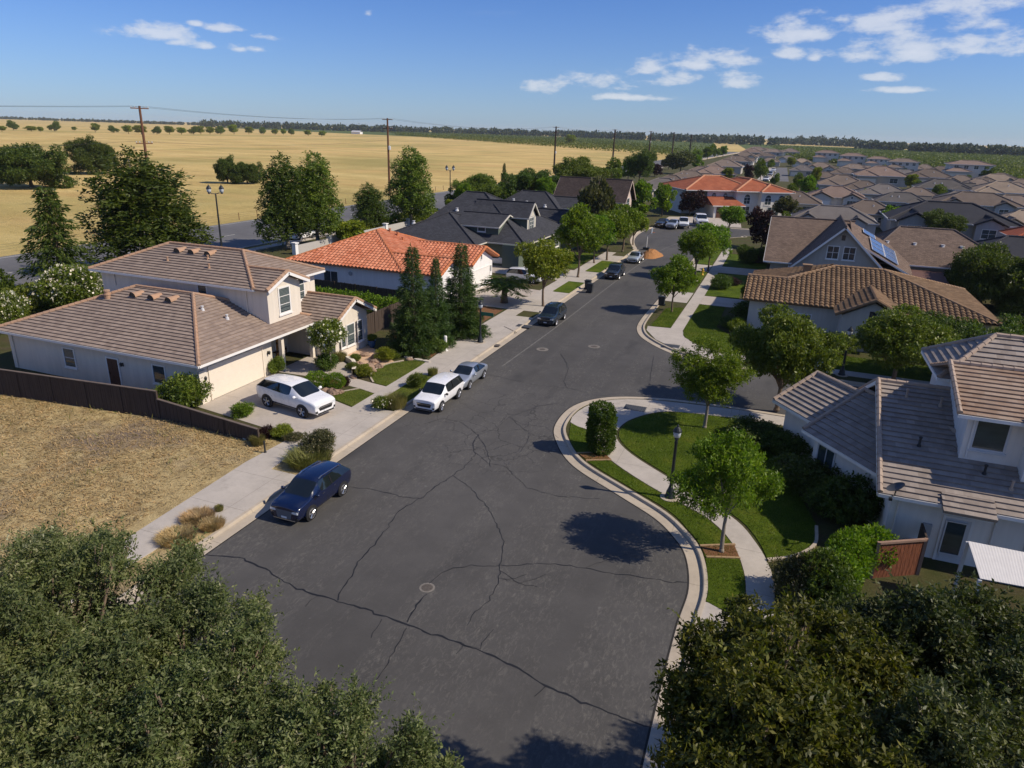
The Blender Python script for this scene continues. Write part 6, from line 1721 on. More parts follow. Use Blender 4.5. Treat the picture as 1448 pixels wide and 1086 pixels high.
        b.lathe([(.02, -.11), (.08, -.07), (.095, .0), (.08, .07), (.02, .1)], (xm, sy * (st[c1][5] + .14), zz), 8, 0, 'y'); b.box(xm - .03, sy * (st[c1][5] - .05), zz - .04, xm + .03, sy * (st[c1][5] + .1), zz - .01)
        b.build('mirror', paint_mat if grille != 'dark' else M_black, t, True)
        lo = st[4][1] + .04
        sidepatch('sill_trim', M_black if clad else (M_chrome if rails else M_black), -wb_ + .42, wb_ - .40, lo, lo + (.17 if clad else .05), sy)
        for xx in (-.95, .02, .98): sidepatch('door_seam', M_black, xx, xx + .012, lo + .2, st[4][2] - .04, sy, .002, 1)
        for xx in (-.70, .28): sidepatch('door_handle', M_chrome if rails else paint_mat, xx, xx + .17, st[4][2] - .14, st[4][2] - .11, sy, .03, 1)
    if 'grey_grille' not in bpy.data.materials: m_plain('grey_grille', (.12, .13, .15), .4)
    gm_ = bpy.data.materials['grey_grille'] if grille == 'silver' else M_black
    gw = .50 if grille == 'silver' else .60
    gz0, gz1 = (zl_ + .10, zb_ - .05) if grille == 'silver' else (zl_ + .22, zb_ - .14)
    patch('grille', gm_, [(-gw * .8, gz0), (gw * .8, gz0), (gw, gz1), (-gw, gz1)])
    if grille != 'silver':
        patch('grille_bar', M_chrome, [(-gw * .95, (gz0 + gz1) / 2 + .05), (gw * .95, (gz0 + gz1) / 2 + .05), (gw * .95, (gz0 + gz1) / 2 + .075), (-gw * .95, (gz0 + gz1) / 2 + .075)], .02)
    patch('lower_bumper', M_chrome if grille == 'silver' else M_black, [(-.66, zl_ + .02), (.66, zl_ + .02), (.66, zl_ + (.07 if grille == 'silver' else .11)), (-.66, zl_ + (.07 if grille == 'silver' else .11))], .015)
    b = MB(); xq = front(0, zl_ + .17) + .012; b.box(xq, -.16, zl_ + .12, xq + .015, .16, zl_ + .22); b.build('licence_plate', M_plate, t)
    def zr_(x, y): h = tree.ray_cast(Vector((x, y, 4)), Vector((0, 0, -1))); return h[0].z if h[0] else 1.6
    if rails:
        for sy in (1, -1):
          b = MB(); b.path([(-1.6, sy * .60, zr_(-1.6, .60)), (-1.4, sy * .61, zr_(-1.4, .61) + .05), (.0, sy * .62, zr_(0, .62) + .05), (.25, sy * .61, zr_(.25, .61))], .032, 6); b.build('roof_rail', M_chrome, t)
    b = MB()
    for sy in (1, -1):   # pillars between the side windows
        x = -.42 if kind != 'truck' else -.25
        zb, zt_ = st[c0 + 1][2], st[c0 + 1][3]
        b.idx([(x - .05, sy * (st[4][5] + .004), zb), (x + .05, sy * (st[4][5] + .004), zb), (x + .05, sy * (st[4][6] + .045), zt_ - .09), (x - .05, sy * (st[4][6] + .045), zt_ - .09)], [(0, 1, 2, 3), (3, 2, 1, 0)])
    b.build('door_pillar', M_black, t)
    return t
P_navy = paint('navy_paint', (.0025, .007, .034), .0, .2); P_white = paint('white_paint', (.78, .78, .78)); P_silver = paint('silver_paint', (.42, .45, .49), .6, .35)
P_dkblue = paint('dark_blue_paint', (.015, .03, .05), .2, .25); P_black = paint('black_paint', (.012, .016, .022)); P_pale = paint('pale_silver_paint', (.50, .55, .58), .5, .35)
def put_car(t, pf, pr, off, heading, scale, z=0.0):
    """pf, pr: pixels of the visible front / rear wheel contact; off = sideways metres from that wheel line to the car's middle"""
    a, b = G(*pf, z), G(*pr, z)
    m = (a + b) / 2
    h = R(heading)
    t.location = (m.x + off[0], m.y + off[1], z)
    t.rotation_euler = (0, 0, h)
    t.scale = (scale,) * 3
put_car(make_car('parked_suv', 'dark navy blue suv with roof rails parked at the near left kerb', 'xover', P_navy, False, True, grille='silver'), (442, 733), (483, 700), (-.78, 0), -90, .9)
put_car(make_car('parked_suv', 'white suv with black grille parked at the left kerb in front of a silver sedan', 'suv', P_white, True, False, grille='dark'), (624, 581), (649, 563), (-.8, 0), -90, .90)
put_car(make_car('parked_sedan', 'silver-blue sedan parked nose to tail behind the kerbside white suv', 'sedan', P_silver), (664, 549), (685, 535.5), (-.78, 0), -90, .90)
put_car(make_car('parked_suv', 'dark blue suv parked below the yellow-green street tree', 'suv', P_dkblue, True, True), (786, 460), (798, 452), (-.8, 0), -90, .9)
put_car(make_car('parked_car', 'dark car parked at the left kerb beyond the wheelie bins', 'suv', P_black, False, False), (873, 396), (883, 389), (-.8, 0), -90, .93)
put_car(make_car('parked_sedan', 'pale silver sedan parked just before the soil pile', 'sedan', P_pale), (903, 373), (909, 368), (-.8, 0), -90, .95)
bl = make_car('parked_suv', 'white crossover with black wheel arches parked on the driveway of the cream house', 'xover', P_white, True, False, grille='wide')
put_car(bl, (432.4, 591), (376.8, 574), (0.1, .88), -10, 1.08, .13); bl.scale = (1.12, 1.0, 1.06)
for kind, pm, px, py, hd, lab, sc in (
    ('sedan', P_silver, 952, 322, -97, 'silver sedan on the mansion driveway', 1.1), ('truck', P_white, 966, 321, -80, 'white pickup truck on the mansion driveway between sedan and suv', 1.05), ('suv', P_white, 990, 318, -75, 'white suv nearest the mansion garage door', 1.25),
    ('sedan', P_black, 937, 320, -100, 'dark sedan in the tree shade left of the mansion driveway cars', 1.05), ('sedan', P_white, 706, 374, 0, 'white sedan on the driveway of the dark green house', 1.0), ('suv', P_white, 742, 398, 0, 'white suv mostly hidden behind the low palm', .9),
    ('sedan', P_silver, 1120, 524, 180, 'silver sedan parked on the side street under the large dark tree', 1.0), ('suv', P_white, 428, 338, 85, 'white suv driving on the arterial road behind the airy trees', 1.0),
    ('sedan', P_white, 1083, 256, -90, 'white sedan parked on the far street, nearest of its row', 1.3), ('suv', P_silver, 1088, 249, -90, 'silver suv parked on the far street, middle of its row', 1.3), ('sedan', P_white, 1093, 243, -90, 'white sedan parked on the far street, farthest of its row', 1.3)):
    nm = {'sedan': 'parked_sedan', 'suv': 'parked_suv', 'truck': 'pickup_truck'}[kind]
    t = make_car(nm, lab, kind, pm)
    g = G(px, py, .14 if px != 428 else 0); t.location = (g.x, g.y, {428: 0, 1120: .01}.get(px, .135)); t.rotation_euler = (0, 0, R(hd)); t.scale = (sc,) * 3

# ------------------------------------------------------------------ street lamps, poles, wires
M_lglass = NT('lantern_glass'); M_lglass.bsdf((.55, .58, .6), .25, 0, None, .6); M_lglass = M_lglass.mat
M_post = m_plain('black_post', (.02, .024, .026), .4, var=.2); M_wood2 = m_bark('dark_pole_wood', (.05, .036, .03)); M_wood = m_bark('pole_wood', (.15, .075, .045))
def lantern(t, c, s=1.0):
    x, y, z = c
    b = MB(); b.lathe([(.07 * s, 0), (.16 * s, .06 * s), (.19 * s, .30 * s), (.18 * s, .34 * s)], c, 12); g = b.build('lamp_glass', M_lglass, t, True)
    b = MB(); b.lathe([(.22 * s, .33 * s), (.2 * s, .40 * s), (.13 * s, .52 * s), (.05 * s, .58 * s), (.05 * s, .63 * s), (.01, .7 * s)], c, 12); b.lathe([(.11 * s, -.08 * s), (.09 * s, 0.0), (.05 * s, .0)], c, 10)
    for k in range(6):
        a = k * math.pi / 3; b.tube((x + .09 * s * math.cos(a), y + .09 * s * math.sin(a), z), (x + .20 * s * math.cos(a), y + .20 * s * math.sin(a), z + .34 * s), .012 * s, None, 4)
    b.build('lamp_cap', M_post, t)
def street_lamp(px, py, top, label, z=.13, sign=False):
    g = G(px, py, z)
    h = zt(g, top) - z
    t = thing('street_lamp', label, 'street lamp', tuple(g), 'street lamps')
    b = MB(); b.lathe([(.27, 0), (.27, .08), (.22, .14), (.20, .32), (.13, .5), (.10, .6), (.085, .7), (.07, h - 1.0), (.09, h - .95), (.06, h - .85), (.06, h - .72)], tuple(g), 14); b.build('post', M_post, t, True)
    lantern(t, (g.x, g.y, g.z + h - .7), 1.0)
    b = MB(); b.lathe([(.48, -.1), (.48, .02), (.02, .025)], tuple(g), 16, caps=False); b.build('footing', M_conc2, t)
    if sign:
        b = MB(); b.box(g.x, g.y - .02, g.z + 2.35, g.x + 1.15, g.y + .02, g.z + 2.65); b.build('street_name_blade', m_plain('sign_green', (.01, .12, .07), .5), t)
street_lamp(947, 703, 600, 'black lantern street lamp standing on the corner strip by the near curve', .16)
street_lamp(679, 484, 424, 'black lantern street lamp with a green street-name blade on the left apron', .13, True)
street_lamp(1190, 530, 461, 'black lantern street lamp on the far side of the side street between large trees')
street_lamp(982, 397, 352, 'black street lamp half hidden in a right verge tree')
def twin_lamp(px, ptop, X, label):
    lo, hi = 20, 400
    for _ in range(50):
        m = (lo + hi) / 2
        if PR((X, m, 8))[0] < px: lo = m
        else: hi = m
    g = Vector((X, lo, .1)); h = zt(g, ptop) - .1
    t = thing('street_lamp', label, 'street lamp', tuple(g), 'street lamps')
    b = MB(); b.lathe([(.3, 0), (.3, .1), (.2, .3), (.14, 1.0), (.09, h - 1.3), (.12, h - 1.25), (.09, h - 1.2), (.05, h - 1.0)], tuple(g), 12)
    b.path([(g.x - .1, g.y - .75, g.z + h - .8), (g.x, g.y - .72, g.z + h - 1.0), (g.x, g.y, g.z + h - 1.1), (g.x, g.y + .72, g.z + h - 1.0)], .05, 8)
    b.build('post', M_post, t)
    for s in (-.72, .72): lantern(t, (g.x + s * .8, g.y + s * .7, g.z + h - .95), 1.55)
twin_lamp(305, 262, -70.0, 'tall black twin-lantern lamp on the arterial behind the cream house roof')
twin_lamp(636.5, 234, -70.5, 'tall black twin-lantern lamp on the arterial above the charcoal roof')
POLES = []
for i, (px, top, X, lean) in enumerate(((213, 145, -98, -.035), (550, 158, -98, .005), (784, 177, -98, .012), (867, 179, -98.5, .01), (918, 183, -99, .01), (951, 187, -99.5, .01), (976, 190, -100, .01))):
    lo, hi = 30, 1500
    for _ in range(60):
        m = (lo + hi) / 2
        if PR((X, m, 6))[0] < px: lo = m
        else: hi = m
    g = Vector((X, lo, -.06)); h = min(19, zt(g, top))
    t = thing('power_pole', '%s wooden power pole from the left along the arterial road' % ORDW[i] if i else 'tallest-looking reddish wooden power pole, alone at the left', 'power pole', tuple(g), 'power poles')
    topv = Vector((X + lean * h * 1.0, lo - lean * h * 1.2, h))
    r_ = .18 + .0008 * lo
    b = MB(); b.tube(tuple(g), topv, r_, r_ * .7, 10); b.build('pole', M_wood if i < 2 else M_wood2, t)
    ax = Vector((.45, 1, 0)).normalized() if i == 0 else Vector((1, .2, 0)).normalized()
    for zz, wd in ((h - .35, 1.35), (h - (5.6 if i == 0 else 2.4), 1.25)):
        c = Vector(g).lerp(topv, zz / h)
        b = MB(); beam(b, c - ax * wd, c + ax * wd, .14, .16); b.build('crossarm', M_wood, t)
        b = MB()
        for q in (-.95, -.55, .55, .95): b.lathe([(.05, .05), (.08, .16), (.05, .3), (.01, .32)], tuple(c + ax * wd * q), 7)
        b.build('insulators', M_grey_trim, t)
    if i in (2, 4, 1): 
        b = MB(); b.lathe([(.3, 0), (.32, .1), (.32, .9), (.1, 1.0)], (g.x + .5, g.y - .2, h * (.42 if i == 2 else .6)), 10); b.build('transformer', M_grey_trim, t)
    POLES.append((g, topv, ax, h))
for j, (zz, q) in enumerate(((.35, -.95), (.35, .95), (-1, -.9))):
    b = MB()
    pts = []
    for g, tv, ax, h in POLES:
        zc = zz if zz > 0 else (5.6 if g.y < 200 else 2.4)
        pts.append(Vector(g).lerp(tv, (h - zc) / h) + ax * 1.3 * q + Vector((0, 0, .3)))
    p0 = pts[0] + Vector((-2, -150, .5)); pts = [p0] + pts
    for a, c in zip(pts[:-1], pts[1:]):
        L_ = (c - a).length; k = 14
        seg = [a.lerp(c, i / k) - Vector((0, 0, 4 * (L_ * .012) * (i / k) * (1 - i / k))) for i in range(k + 1)]
        b.path(seg, .022, 4)
    tag(b.build('power_cable', M_dark), ('upper left', 'upper right', 'lower')[j] + ' power cable strung between the wooden poles', 'cable', 'power cables')
# wire fence on the field side of the arterial
t = thing('wire_fence', 'thin post-and-wire fence along the dry field edge of the arterial', 'fence', (-95, 60, 0))
b = MB()
for k in range(60): b.tube((-95 + random.gauss(0, .1), 40 + k * 5, -.1), (-95 + random.gauss(0, .12), 40 + k * 5, 1.25), .06, None, 5)
b.build('posts', M_wood, t)
b = MB()
for z in (.5, .85, 1.15): b.tube((-95, 40, z), (-95, 335, z), .012, None, 4)
b.build('wires', M_dark, t)

# ------------------------------------------------------------------ fences, gates, furniture
M_fence = NT('fence_wood'); _p = M_fence.objc(); _n = M_fence.noise(M_fence.scalev(_p, (9, 9, .7)), 1.2, 5)
M_fence.bsdf(M_fence.mix(_n, (.03, .023, .019), (.11, .082, .065)), .9, 0, None, .15); M_fence = M_fence.mat
def board_fence(label, a, b_, h0, h1, name='wooden_fence', rail=True, z=.08):
    t = thing(name, label, 'fence', (a[0], a[1], z))
    A_, B_ = Vector((*a, z)), Vector((*b_, z))
    d = B_ - A_; L_ = d.length; d.normalize(); s = Vector((-d.y, d.x, 0))
    n = int(L_ / .15)
    bb = MB()
    for i in range(n):
        p = A_ + d * (i * L_ / n); q = A_ + d * ((i + .93) * L_ / n); h = h0 + (h1 - h0) * i / n + random.gauss(0, .012); o = random.gauss(0, .006)
        v = [p + s * (o - .012), q + s * (o - .012), q + s * (o + .012), p + s * (o + .012)]
        bb.idx([(*w.xy, z) for w in v] + [(*w.xy, z + h) for w in v], [(4, 5, 6, 7), (0, 1, 5, 4), (1, 2, 6, 5), (2, 3, 7, 6), (3, 0, 4, 7)])
    bb.build('boards', M_fence, t)
    k = max(1, int(L_ / 2.4))
    for i in range(k + 1):
        p = A_ + d * (L_ * i / k); h = h0 + (h1 - h0) * i / k
        bb = MB(); bb.box(p.x - .06, p.y - .06, z, p.x + .06, p.y + .06, z + h + .04, 0, math.atan2(d.y, d.x)); bb.build('post', M_fence, t)
    if rail:
        bb = MB(); beam(bb, A_ + Vector((0, 0, h0 + .03)), B_ + Vector((0, 0, h1 + .03)), .16, .05); bb.build('cap_rail', m_plain('weathered_rail', (.13, .10, .08), .9, var=.3) if 'weathered_rail' not in bpy.data.materials else bpy.data.materials['weathered_rail'], t)
    return t
fa, fb, fc = G(-60, 549, .08), G(226, 592, .08), G(366, 627, .08)
board_fence('long dark brown board fence along the vacant lot beside the cream house', fa.xy, fb.xy, 1.75, 1.75)
board_fence('low stepped end of the dark board fence near the driveway', (fb.x + .05, fb.y), fc.xy, 1.25, .85)
board_fence('dark board fence between the cream house and the terracotta-roofed house', (-52, 59.3), (-31.6, 58.3), 2.0, 2.0, rail=False)
board_fence('dark board fence panel across the gap behind the conifers', (-31.9, 47.8), (-31.9, 58.2), 1.9, 1.9, rail=False)
board_fence('short timber fence beside the gabled house lawn', tuple(G(1063, 372, .1).xy), tuple(G(1083, 373, .1).xy), 1.7, 1.7, rail=False)
# masonry wall along the arterial
a_, b_ = G(418, 360, .1), G(578, 322, .1)
t = thing('masonry_wall', 'long pale block wall with capped piers along the arterial verge', 'wall', tuple(a_))
w = MB(); d = (b_ - a_); beam(w, a_ + Vector((0, 0, .55)), b_ + Vector((0, 0, .55)), .25, 1.3); w.build('wall', m_plain('pale_block', (.42, .40, .37), .9), t)
for k in range(5):
    p = a_ + d * (k / 4); w = MB(); w.box(p.x - .3, p.y - .3, 0, p.x + .3, p.y + .3, 1.6); w.box(p.x - .4, p.y - .4, 1.6, p.x + .4, p.y + .4, 1.75); w.build('pier', M_whites, t)
# wooden gate, patio cover, bench
ga, gb_ = G(1243, 768, 1.8), G(1310, 763, 1.8)
M_gatew = m_bark('redwood', (.20, .075, .04))
t = thing('wooden_gate', 'reddish-brown vertical board gate screen beside the satellite dish house', 'gate', (ga.x, ga.y, .1))
w = MB(); n = 12
for i in range(n):
    p, q = ga.lerp(gb_, i / n), ga.lerp(gb_, (i + .94) / n)
    w.idx([(p.x, p.y, .1), (q.x, q.y, .1), (q.x, q.y + .03, .1), (p.x, p.y + .03, .1), (p.x, p.y, 1.75), (q.x, q.y, 1.75), (q.x, q.y + .03, 1.75), (p.x, p.y + .03, 1.75)], [(4, 5, 6, 7), (0, 1, 5, 4), (1, 2, 6, 5), (2, 3, 7, 6), (3, 0, 4, 7)])
w.build('boards', M_gatew, t)
w = MB(); beam(w, ga, gb_, .12, .09)
for p in (ga, gb_): w.box(p.x - .06, p.y - .05, .1, p.x + .06, p.y + .07, 1.85)
w.build('frame', m_plain('frame_wood', (.27, .17, .12), .8, var=.3), t)
w = MB(); w.box(gb_.x - .04, gb_.y + .07, .1, gb_.x + .04, gb_.y + 1.2, 1.9); w.build('return_panel', M_fence, t)
pc = [G(1369, 765, 2.55), G(1560, 803, 2.55), G(1560, 850, 2.3), G(1386, 818, 2.3)]
t = thing('patio_cover', 'white corrugated patio cover at the right picture edge', 'patio cover', (pc[0].x, pc[0].y, 0))
w = MB(); N_ = 84
for i in range(N_):
    a0, a1 = i / N_, (i + 1) / N_
    h0, h1 = .004 * (i % 2), .004 * ((i + 1) % 2)
    p, q, r_, s_ = pc[0].lerp(pc[1], a0), pc[0].lerp(pc[1], a1), pc[3].lerp(pc[2], a1), pc[3].lerp(pc[2], a0)
    for zz in (0, -.03):
        f = [p + Vector((0, 0, h0 + zz)), q + Vector((0, 0, h1 + zz)), r_ + Vector((0, 0, h1 + zz)), s_ + Vector((0, 0, h0 + zz))]
        w.face(f[::-1] if zz == 0 else f)
w.build('roof_sheet', m_plain('white_sheet', (.60, .58, .55), .6, var=.12), t)
w = MB()
for p in pc: w.box(p.x - .06, p.y - .06, .05, p.x + .06, p.y + .06, p.z - .05)
w.build('posts', M_grey_trim, t)
bg_ = G(396, 503, .14)
t = thing('garden_bench', 'brown wooden bench on the shaded porch of the cream house', 'bench', tuple(bg_))
for nm, bx in (('seat', (-.25, -.65, .40, .2, .65, .45)), ('backrest', (-.28, -.65, .5, -.22, .65, .9))):
    w = MB(); w.box(bg_.x + bx[0], bg_.y + bx[1], .14 + bx[2], bg_.x + bx[3], bg_.y + bx[4], .14 + bx[5]); w.build(nm, M_brown_wood, t)
for x in (-.22, .15):
    for y in (-.6, .6): w = MB(); w.box(bg_.x + x - .03, bg_.y + y - .03, .14, bg_.x + x + .03, bg_.y + y + .03, .75 if x > 0 else .6); w.build('leg', M_brown_wood, t)
# wheelie bins
M_bin = m_plain('bin_plastic', (.03, .034, .038), .6, var=.2)
def wheelie(px, py, label, rz=0, group=None):
    g = G(px, py, .0); t = thing('wheelie_bin', label, 'bin', tuple(g), group)
    M = Matrix.Translation(g) @ Matrix.Rotation(R(rz), 4, 'Z')
    w = MB(M); a, b = (.25, .27), (.31, .34)
    w.idx([(-a[0], -a[1], .08), (a[0], -a[1], .08), (a[0], a[1], .08), (-a[0], a[1], .08), (-b[0], -b[1], 1.0), (b[0], -b[1], 1.0), (b[0], b[1], 1.0), (-b[0], b[1], 1.0)], [(0, 3, 2, 1), (4, 5, 6, 7), (0, 1, 5, 4), (1, 2, 6, 5), (2, 3, 7, 6), (3, 0, 4, 7)]); w.build('bin_body', M_bin, t)
    w = MB(M); w.box(-.34, -.38, 1.0, .34, .36, 1.05); w.box(-.30, -.3, 1.05, .3, .3, 1.09); w.tube((-.3, .4, .97), (.3, .4, .97), .025); w.build('lid', M_bin, t)
    for s in (-.24, .24): w = MB(M); w.tube((s - .04, .3, .12), (s + .04, .3, .12), .12, None, 12); w.build('wheel', M_black, t)
wheelie(834, 414, 'dark wheelie bin standing on the left kerb, nearer of the pair', 90, 'wheelie bins')
wheelie(831, 409, 'dark wheelie bin standing on the left kerb, farther of the pair', 90, 'wheelie bins')
wheelie(935, 433, 'dark wheelie bin at the right kerb by the round street tree', -90, 'wheelie bins')
# hydrant
g = G(993, 389, .15); t = thing('fire_hydrant', 'yellow fire hydrant on the right verge', 'fire hydrant', tuple(g)); M_yel = m_plain('hydrant_yellow', (.55, .36, .02), .5)
w = MB(); w.lathe([(.2, 0), (.2, .06), (.13, .08), (.12, .6), (.17, .64), (.15, .76), (.05, .86), (.05, .92), (.01, .93)], tuple(g), 12); w.build('barrel', M_yel, t, True)
w = MB(); w.tube((g.x - .25, g.y, .6), (g.x + .25, g.y, .6), .07, None, 10); w.tube((g.x, g.y - .22, .55), (g.x, g.y, .55), .08, None, 10); w.build('outlet', M_yel, t)
# soil pile by the kerb
g = G(921, 362, 0); w = MB(); rs = np.random.default_rng(5); rows = []
for i in range(8):
    q = i / 7
    rows.append([(g.x + 1.55 * q * math.cos(a) * (1 + .15 * math.sin(3 * a)), g.y + 2.9 * q * math.sin(a), max(-.02, 1.05 * (1 - q ** 1.5)) + (rs.normal(0, .04) if i < 7 else 0)) for a in np.linspace(0, 2 * math.pi, 24, endpoint=False)])
for i in range(7):
    for j in range(24): w.face([rows[i][j], rows[i + 1][j], rows[i + 1][(j + 1) % 24], rows[i][(j + 1) % 24]])
tag(w.build('soil_pile', m_plain('orange_soil', (.33, .155, .055), .95, var=.35, scale=4, bumpy=.8)), 'heap of orange soil spilled on the road at the left kerb', 'soil pile')
# basketball hoop by the soil
g = G(914, 352, .13); t = thing('basketball_hoop', 'portable basketball hoop on the left kerb beyond the soil heap', 'basketball hoop', tuple(g))
w = MB(); w.box(g.x - .5, g.y - .4, g.z, g.x + .4, g.y + .4, g.z + .25); w.build('base', M_black, t)
w = MB(); w.tube(tuple(g), (g.x, g.y, 2.2), .06); w.tube((g.x, g.y, 2.2), (g.x + .6, g.y, 3.0), .05); w.build('pole', M_white, t)
w = MB(); w.box(g.x + .6, g.y - .6, 2.6, g.x + .64, g.y + .6, 3.4); w.build('backboard', m_plain('board_bluegrey', (.25, .3, .36), .3), t)
w = MB(); w.path([(g.x + .87 + .23 * math.cos(a), g.y + .23 * math.sin(a), 2.75) for a in np.linspace(0, 6.283, 13)], .015, 5); w.build('rim', m_plain('hoop_orange', (.5, .12, .02), .5), t)
# small posts
for px, py, h, lab, m_, rr, nm, ct in ((348, 620, .55, 'small pale utility marker at the foot of the low fence', m_plain('pale_marker', (.5, .52, .47), .6), .1, 'utility_marker', 'marker'), (375, 640, .7, 'short dark irrigation stake at the edge of the vacant lot', M_dark, .05, 'irrigation_stake', 'stake'),
                                    (630, 496, 1.25, 'white utility pedestal post at the tip of the conifer bed', M_white, .13, 'utility_pedestal', 'utility post'), (941, 322, 1.3, 'dark mailbox post before the mansion driveway', M_dark, .15, 'mailbox', 'mailbox')):
    g = G(px, py, .12); w = MB(); w.lathe([(rr, 0), (rr, h * .9), (rr * 1.15, h * .92), (rr * .8, h), (.005, h + .01)], tuple(g), 8); w.box(g.x - rr * 1.3, g.y - rr * 1.3, g.z - .02, g.x + rr * 1.3, g.y + rr * 1.3, g.z + .05)
    tag(w.build(nm, m_), lab, ct)
# metal awning behind the brown roof
pa = [G(1287, 381, 2.9), G(1296, 400, 2.5), G(1342, 400, 2.5), G(1332, 384, 2.9)]
t = thing('patio_cover', 'rust-brown patio cover behind the brown barrel tile roof', 'patio cover', (pa[0].x, pa[0].y, 0))
w = MB(); w.face(pa); w.face([p - Vector((0, 0, .12)) for p in pa][::-1])
for i in range(4): w.face([pa[i], pa[i] - Vector((0, 0, .12)), pa[(i + 1) % 4] - Vector((0, 0, .12)), pa[(i + 1) % 4]])
w.build('roof_sheet', m_plain('rust_sheet', (.12, .06, .045), .8), t)
w = MB()
for p in pa: w.box(p.x - .08, p.y - .08, 0, p.x + .08, p.y + .08, p.z - .12)
w.build('posts', M_brown_wood, t)
# ------------------------------------------------------------------ the suburb behind
M_roofc = m_objcol('suburb_roof_tile'); M_capc = m_objcol('suburb_ridge', var=.2)
M_wall1 = m_stucco('suburb_stucco', (.46, .42, .36)); M_wall2 = m_stucco('suburb_stucco_grey', (.40, .40, .39)); M_wall3 = m_stucco('suburb_stucco_white', (.62, .58, .52))
HP = {}
def suburb_proto(key, wall, vols, gables, twoz=None):
    t = thing('suburb_house', None, None); HP[key] = t
    t.location = (0, 0, -600)
    w = MB(); r = MB(); CS = []; g = MB()
    for x0, y0, x1, y1, z, pitch in vols:
        w.box(x0 + .5, y0 + .5, -.1, x1 - .5, y1 - .5, z - .06)
        W_, D_ = x1 - x0, y1 - y0
        if W_ >= D_: ra, rb, zr = (x0 + D_ / 2, (y0 + y1) / 2), (x1 - D_ / 2 + .001, (y0 + y1) / 2), z + pitch * D_ / 2
        else: ra, rb, zr = ((x0 + x1) / 2, y0 + W_ / 2), ((x0 + x1) / 2, y1 - W_ / 2), z + pitch * W_ / 2
        pl, cp, ev = hip_planes(x0, y0, x1, y1, z, ra, rb, zr)
        for p in pl: roof_plane(r, p, 'shingle')
        c = MB(); caps(c, cp, .17); CS.append(c)
        for a, b in ev: beam(g, a, b, .12, .2, 0, -.08)
    for ax, lo, hi, c0, c1, z, zr in gables:
        pl, cp, ev, rk = gable_planes(ax, lo, hi, c0, c1, z, zr)
        for p in pl: roof_plane(r, p, 'shingle')
        c = MB(); caps(c, cp + rk[0::2], .17); CS.append(c)
        w.box(*(((c0 + .5, lo + .4, -.1, c1 - .5, hi, z - .05)) if ax == 'y' else ((lo, c0 + .5, -.1, hi - .4, c1 - .5, z - .05))))
        if ax == 'y': gable_wall(w, 'y', lo + .4, lo + .7, c0 + .5, c1 - .5, z - .05, zr - .35)
        else: gable_wall(w, 'x', hi - .7, hi - .4, c0 + .5, c1 - .5, z - .05, zr - .35)
        for a, b in ev: beam(g, a, b, .1, .18, 0, -.08)
    w.build('wall', wall, t); r.build('roof', M_roofc, t); [c.build('ridge_tiles', M_capc, t) for c in CS]; g.build('gutter', M_grey_trim, t)
    return t
h = suburb_proto('hip', M_wall1, [(-8, 0, 8, 13, 3.1, .42), (-7.5, -3, -1, 6, 3.05, .42)], [])
window(h, (3.5, .5, 1.7), (0, -1), 2.2, 1.4, 2, 2); garage_door(h, (-4.3, -2.5, 0), (0, -1), 4.6, 2.1, M_cream_door, 6, 4); window(h, (7.5, 6, 1.7), (1, 0), 1.6, 1.3, 2, 1)
for x in (1, 4): pipe(h, (x, 4.0, 4.7), M_grey_trim, .12, .3)
h = suburb_proto('gab', M_wall3, [(-8, 0, 8, 13, 3.1, .42)], [('y', -2.5, 5, -7.6, -1.0, 3.1, 4.6), ('y', -1.2, 4, 1.2, 6.6, 3.12, 4.4)])
window(h, (3.9, -.8, 1.7), (0, -1), 2.2, 1.4, 3, 1, sill=True); garage_door(h, (-4.3, -2.1, 0), (0, -1), 4.6, 2.1, M_white, 6, 4); window(h, (7.5, 6, 1.7), (1, 0), 1.6, 1.3, 2, 1); window(h, (3.9, -.8, 3.3), (0, -1), .5, .5, 1, 1)
h = suburb_proto('side', M_wall2, [(-8, 0, 8, 11, 3.1, .45), (1, -1.5, 7, 9, 3.05, .4)], [('x', 2, 8.6, 3, 9, 3.1, 4.8)])
window(h, (-3, .5, 1.7), (0, -1), 2.6, 1.4, 3, 2); window(h, (4, -1, 1.6), (0, -1), 1.8, 1.5, 2, 2); garage_door(h, (8.2, 6, 0), (1, 0), 4.6, 2.1, M_white, 6, 4)
for x in (-3, -1): pipe(h, (x, 3, 4.4), M_grey_trim, .12, .3)
h = suburb_proto('two', M_wall3, [(-7, 0, 7, 9, 5.6, .32), (-8, -3, 0, 4, 3.0, .4)], [])
for x in (-4.5, -1.5, 1.5, 4.5): window(h, (x, .5, 4.6), (0, -1), 1.3, 1.2, 2, 2)
window(h, (3.8, .5, 1.6), (0, -1), 2.4, 1.5, 3, 2); garage_door(h, (-4, -2.5, 0), (0, -1), 4.6, 2.1, M_cream_door, 6, 4)
h = suburb_proto('long', M_wall2, [(-10, 0, 10, 13, 3.1, .42)], [('y', -1.5, 6, -9, -3.2, 3.1, 4.6), ('y', -1.0, 5, 2.5, 7.5, 3.1, 4.3)])
window(h, (-6.1, -1.1, 1.7), (0, -1), 2.0, 1.4, 2, 1); window(h, (5, -.6, 1.7), (0, -1), 2, 1.4, 2, 2); window(h, (0, .5, 1.7), (0, -1), 2.4, 1.9, 2, 1)
PWID = {'hip': 16, 'gab': 16, 'side': 16, 'two': 15, 'long': 20}
TAN, BRN, GRY, DRK, PNK, SAND, CHR = (.235, .185, .148), (.18, .142, .115), (.19, .17, .155), (.13, .12, .112), (.255, .185, .148), (.33, .26, .195), (.040, .043, .052)
CN = {TAN: 'tan', BRN: 'brown', GRY: 'grey-brown', DRK: 'dark grey', PNK: 'pinkish', SAND: 'sandy', CHR: 'charcoal'}
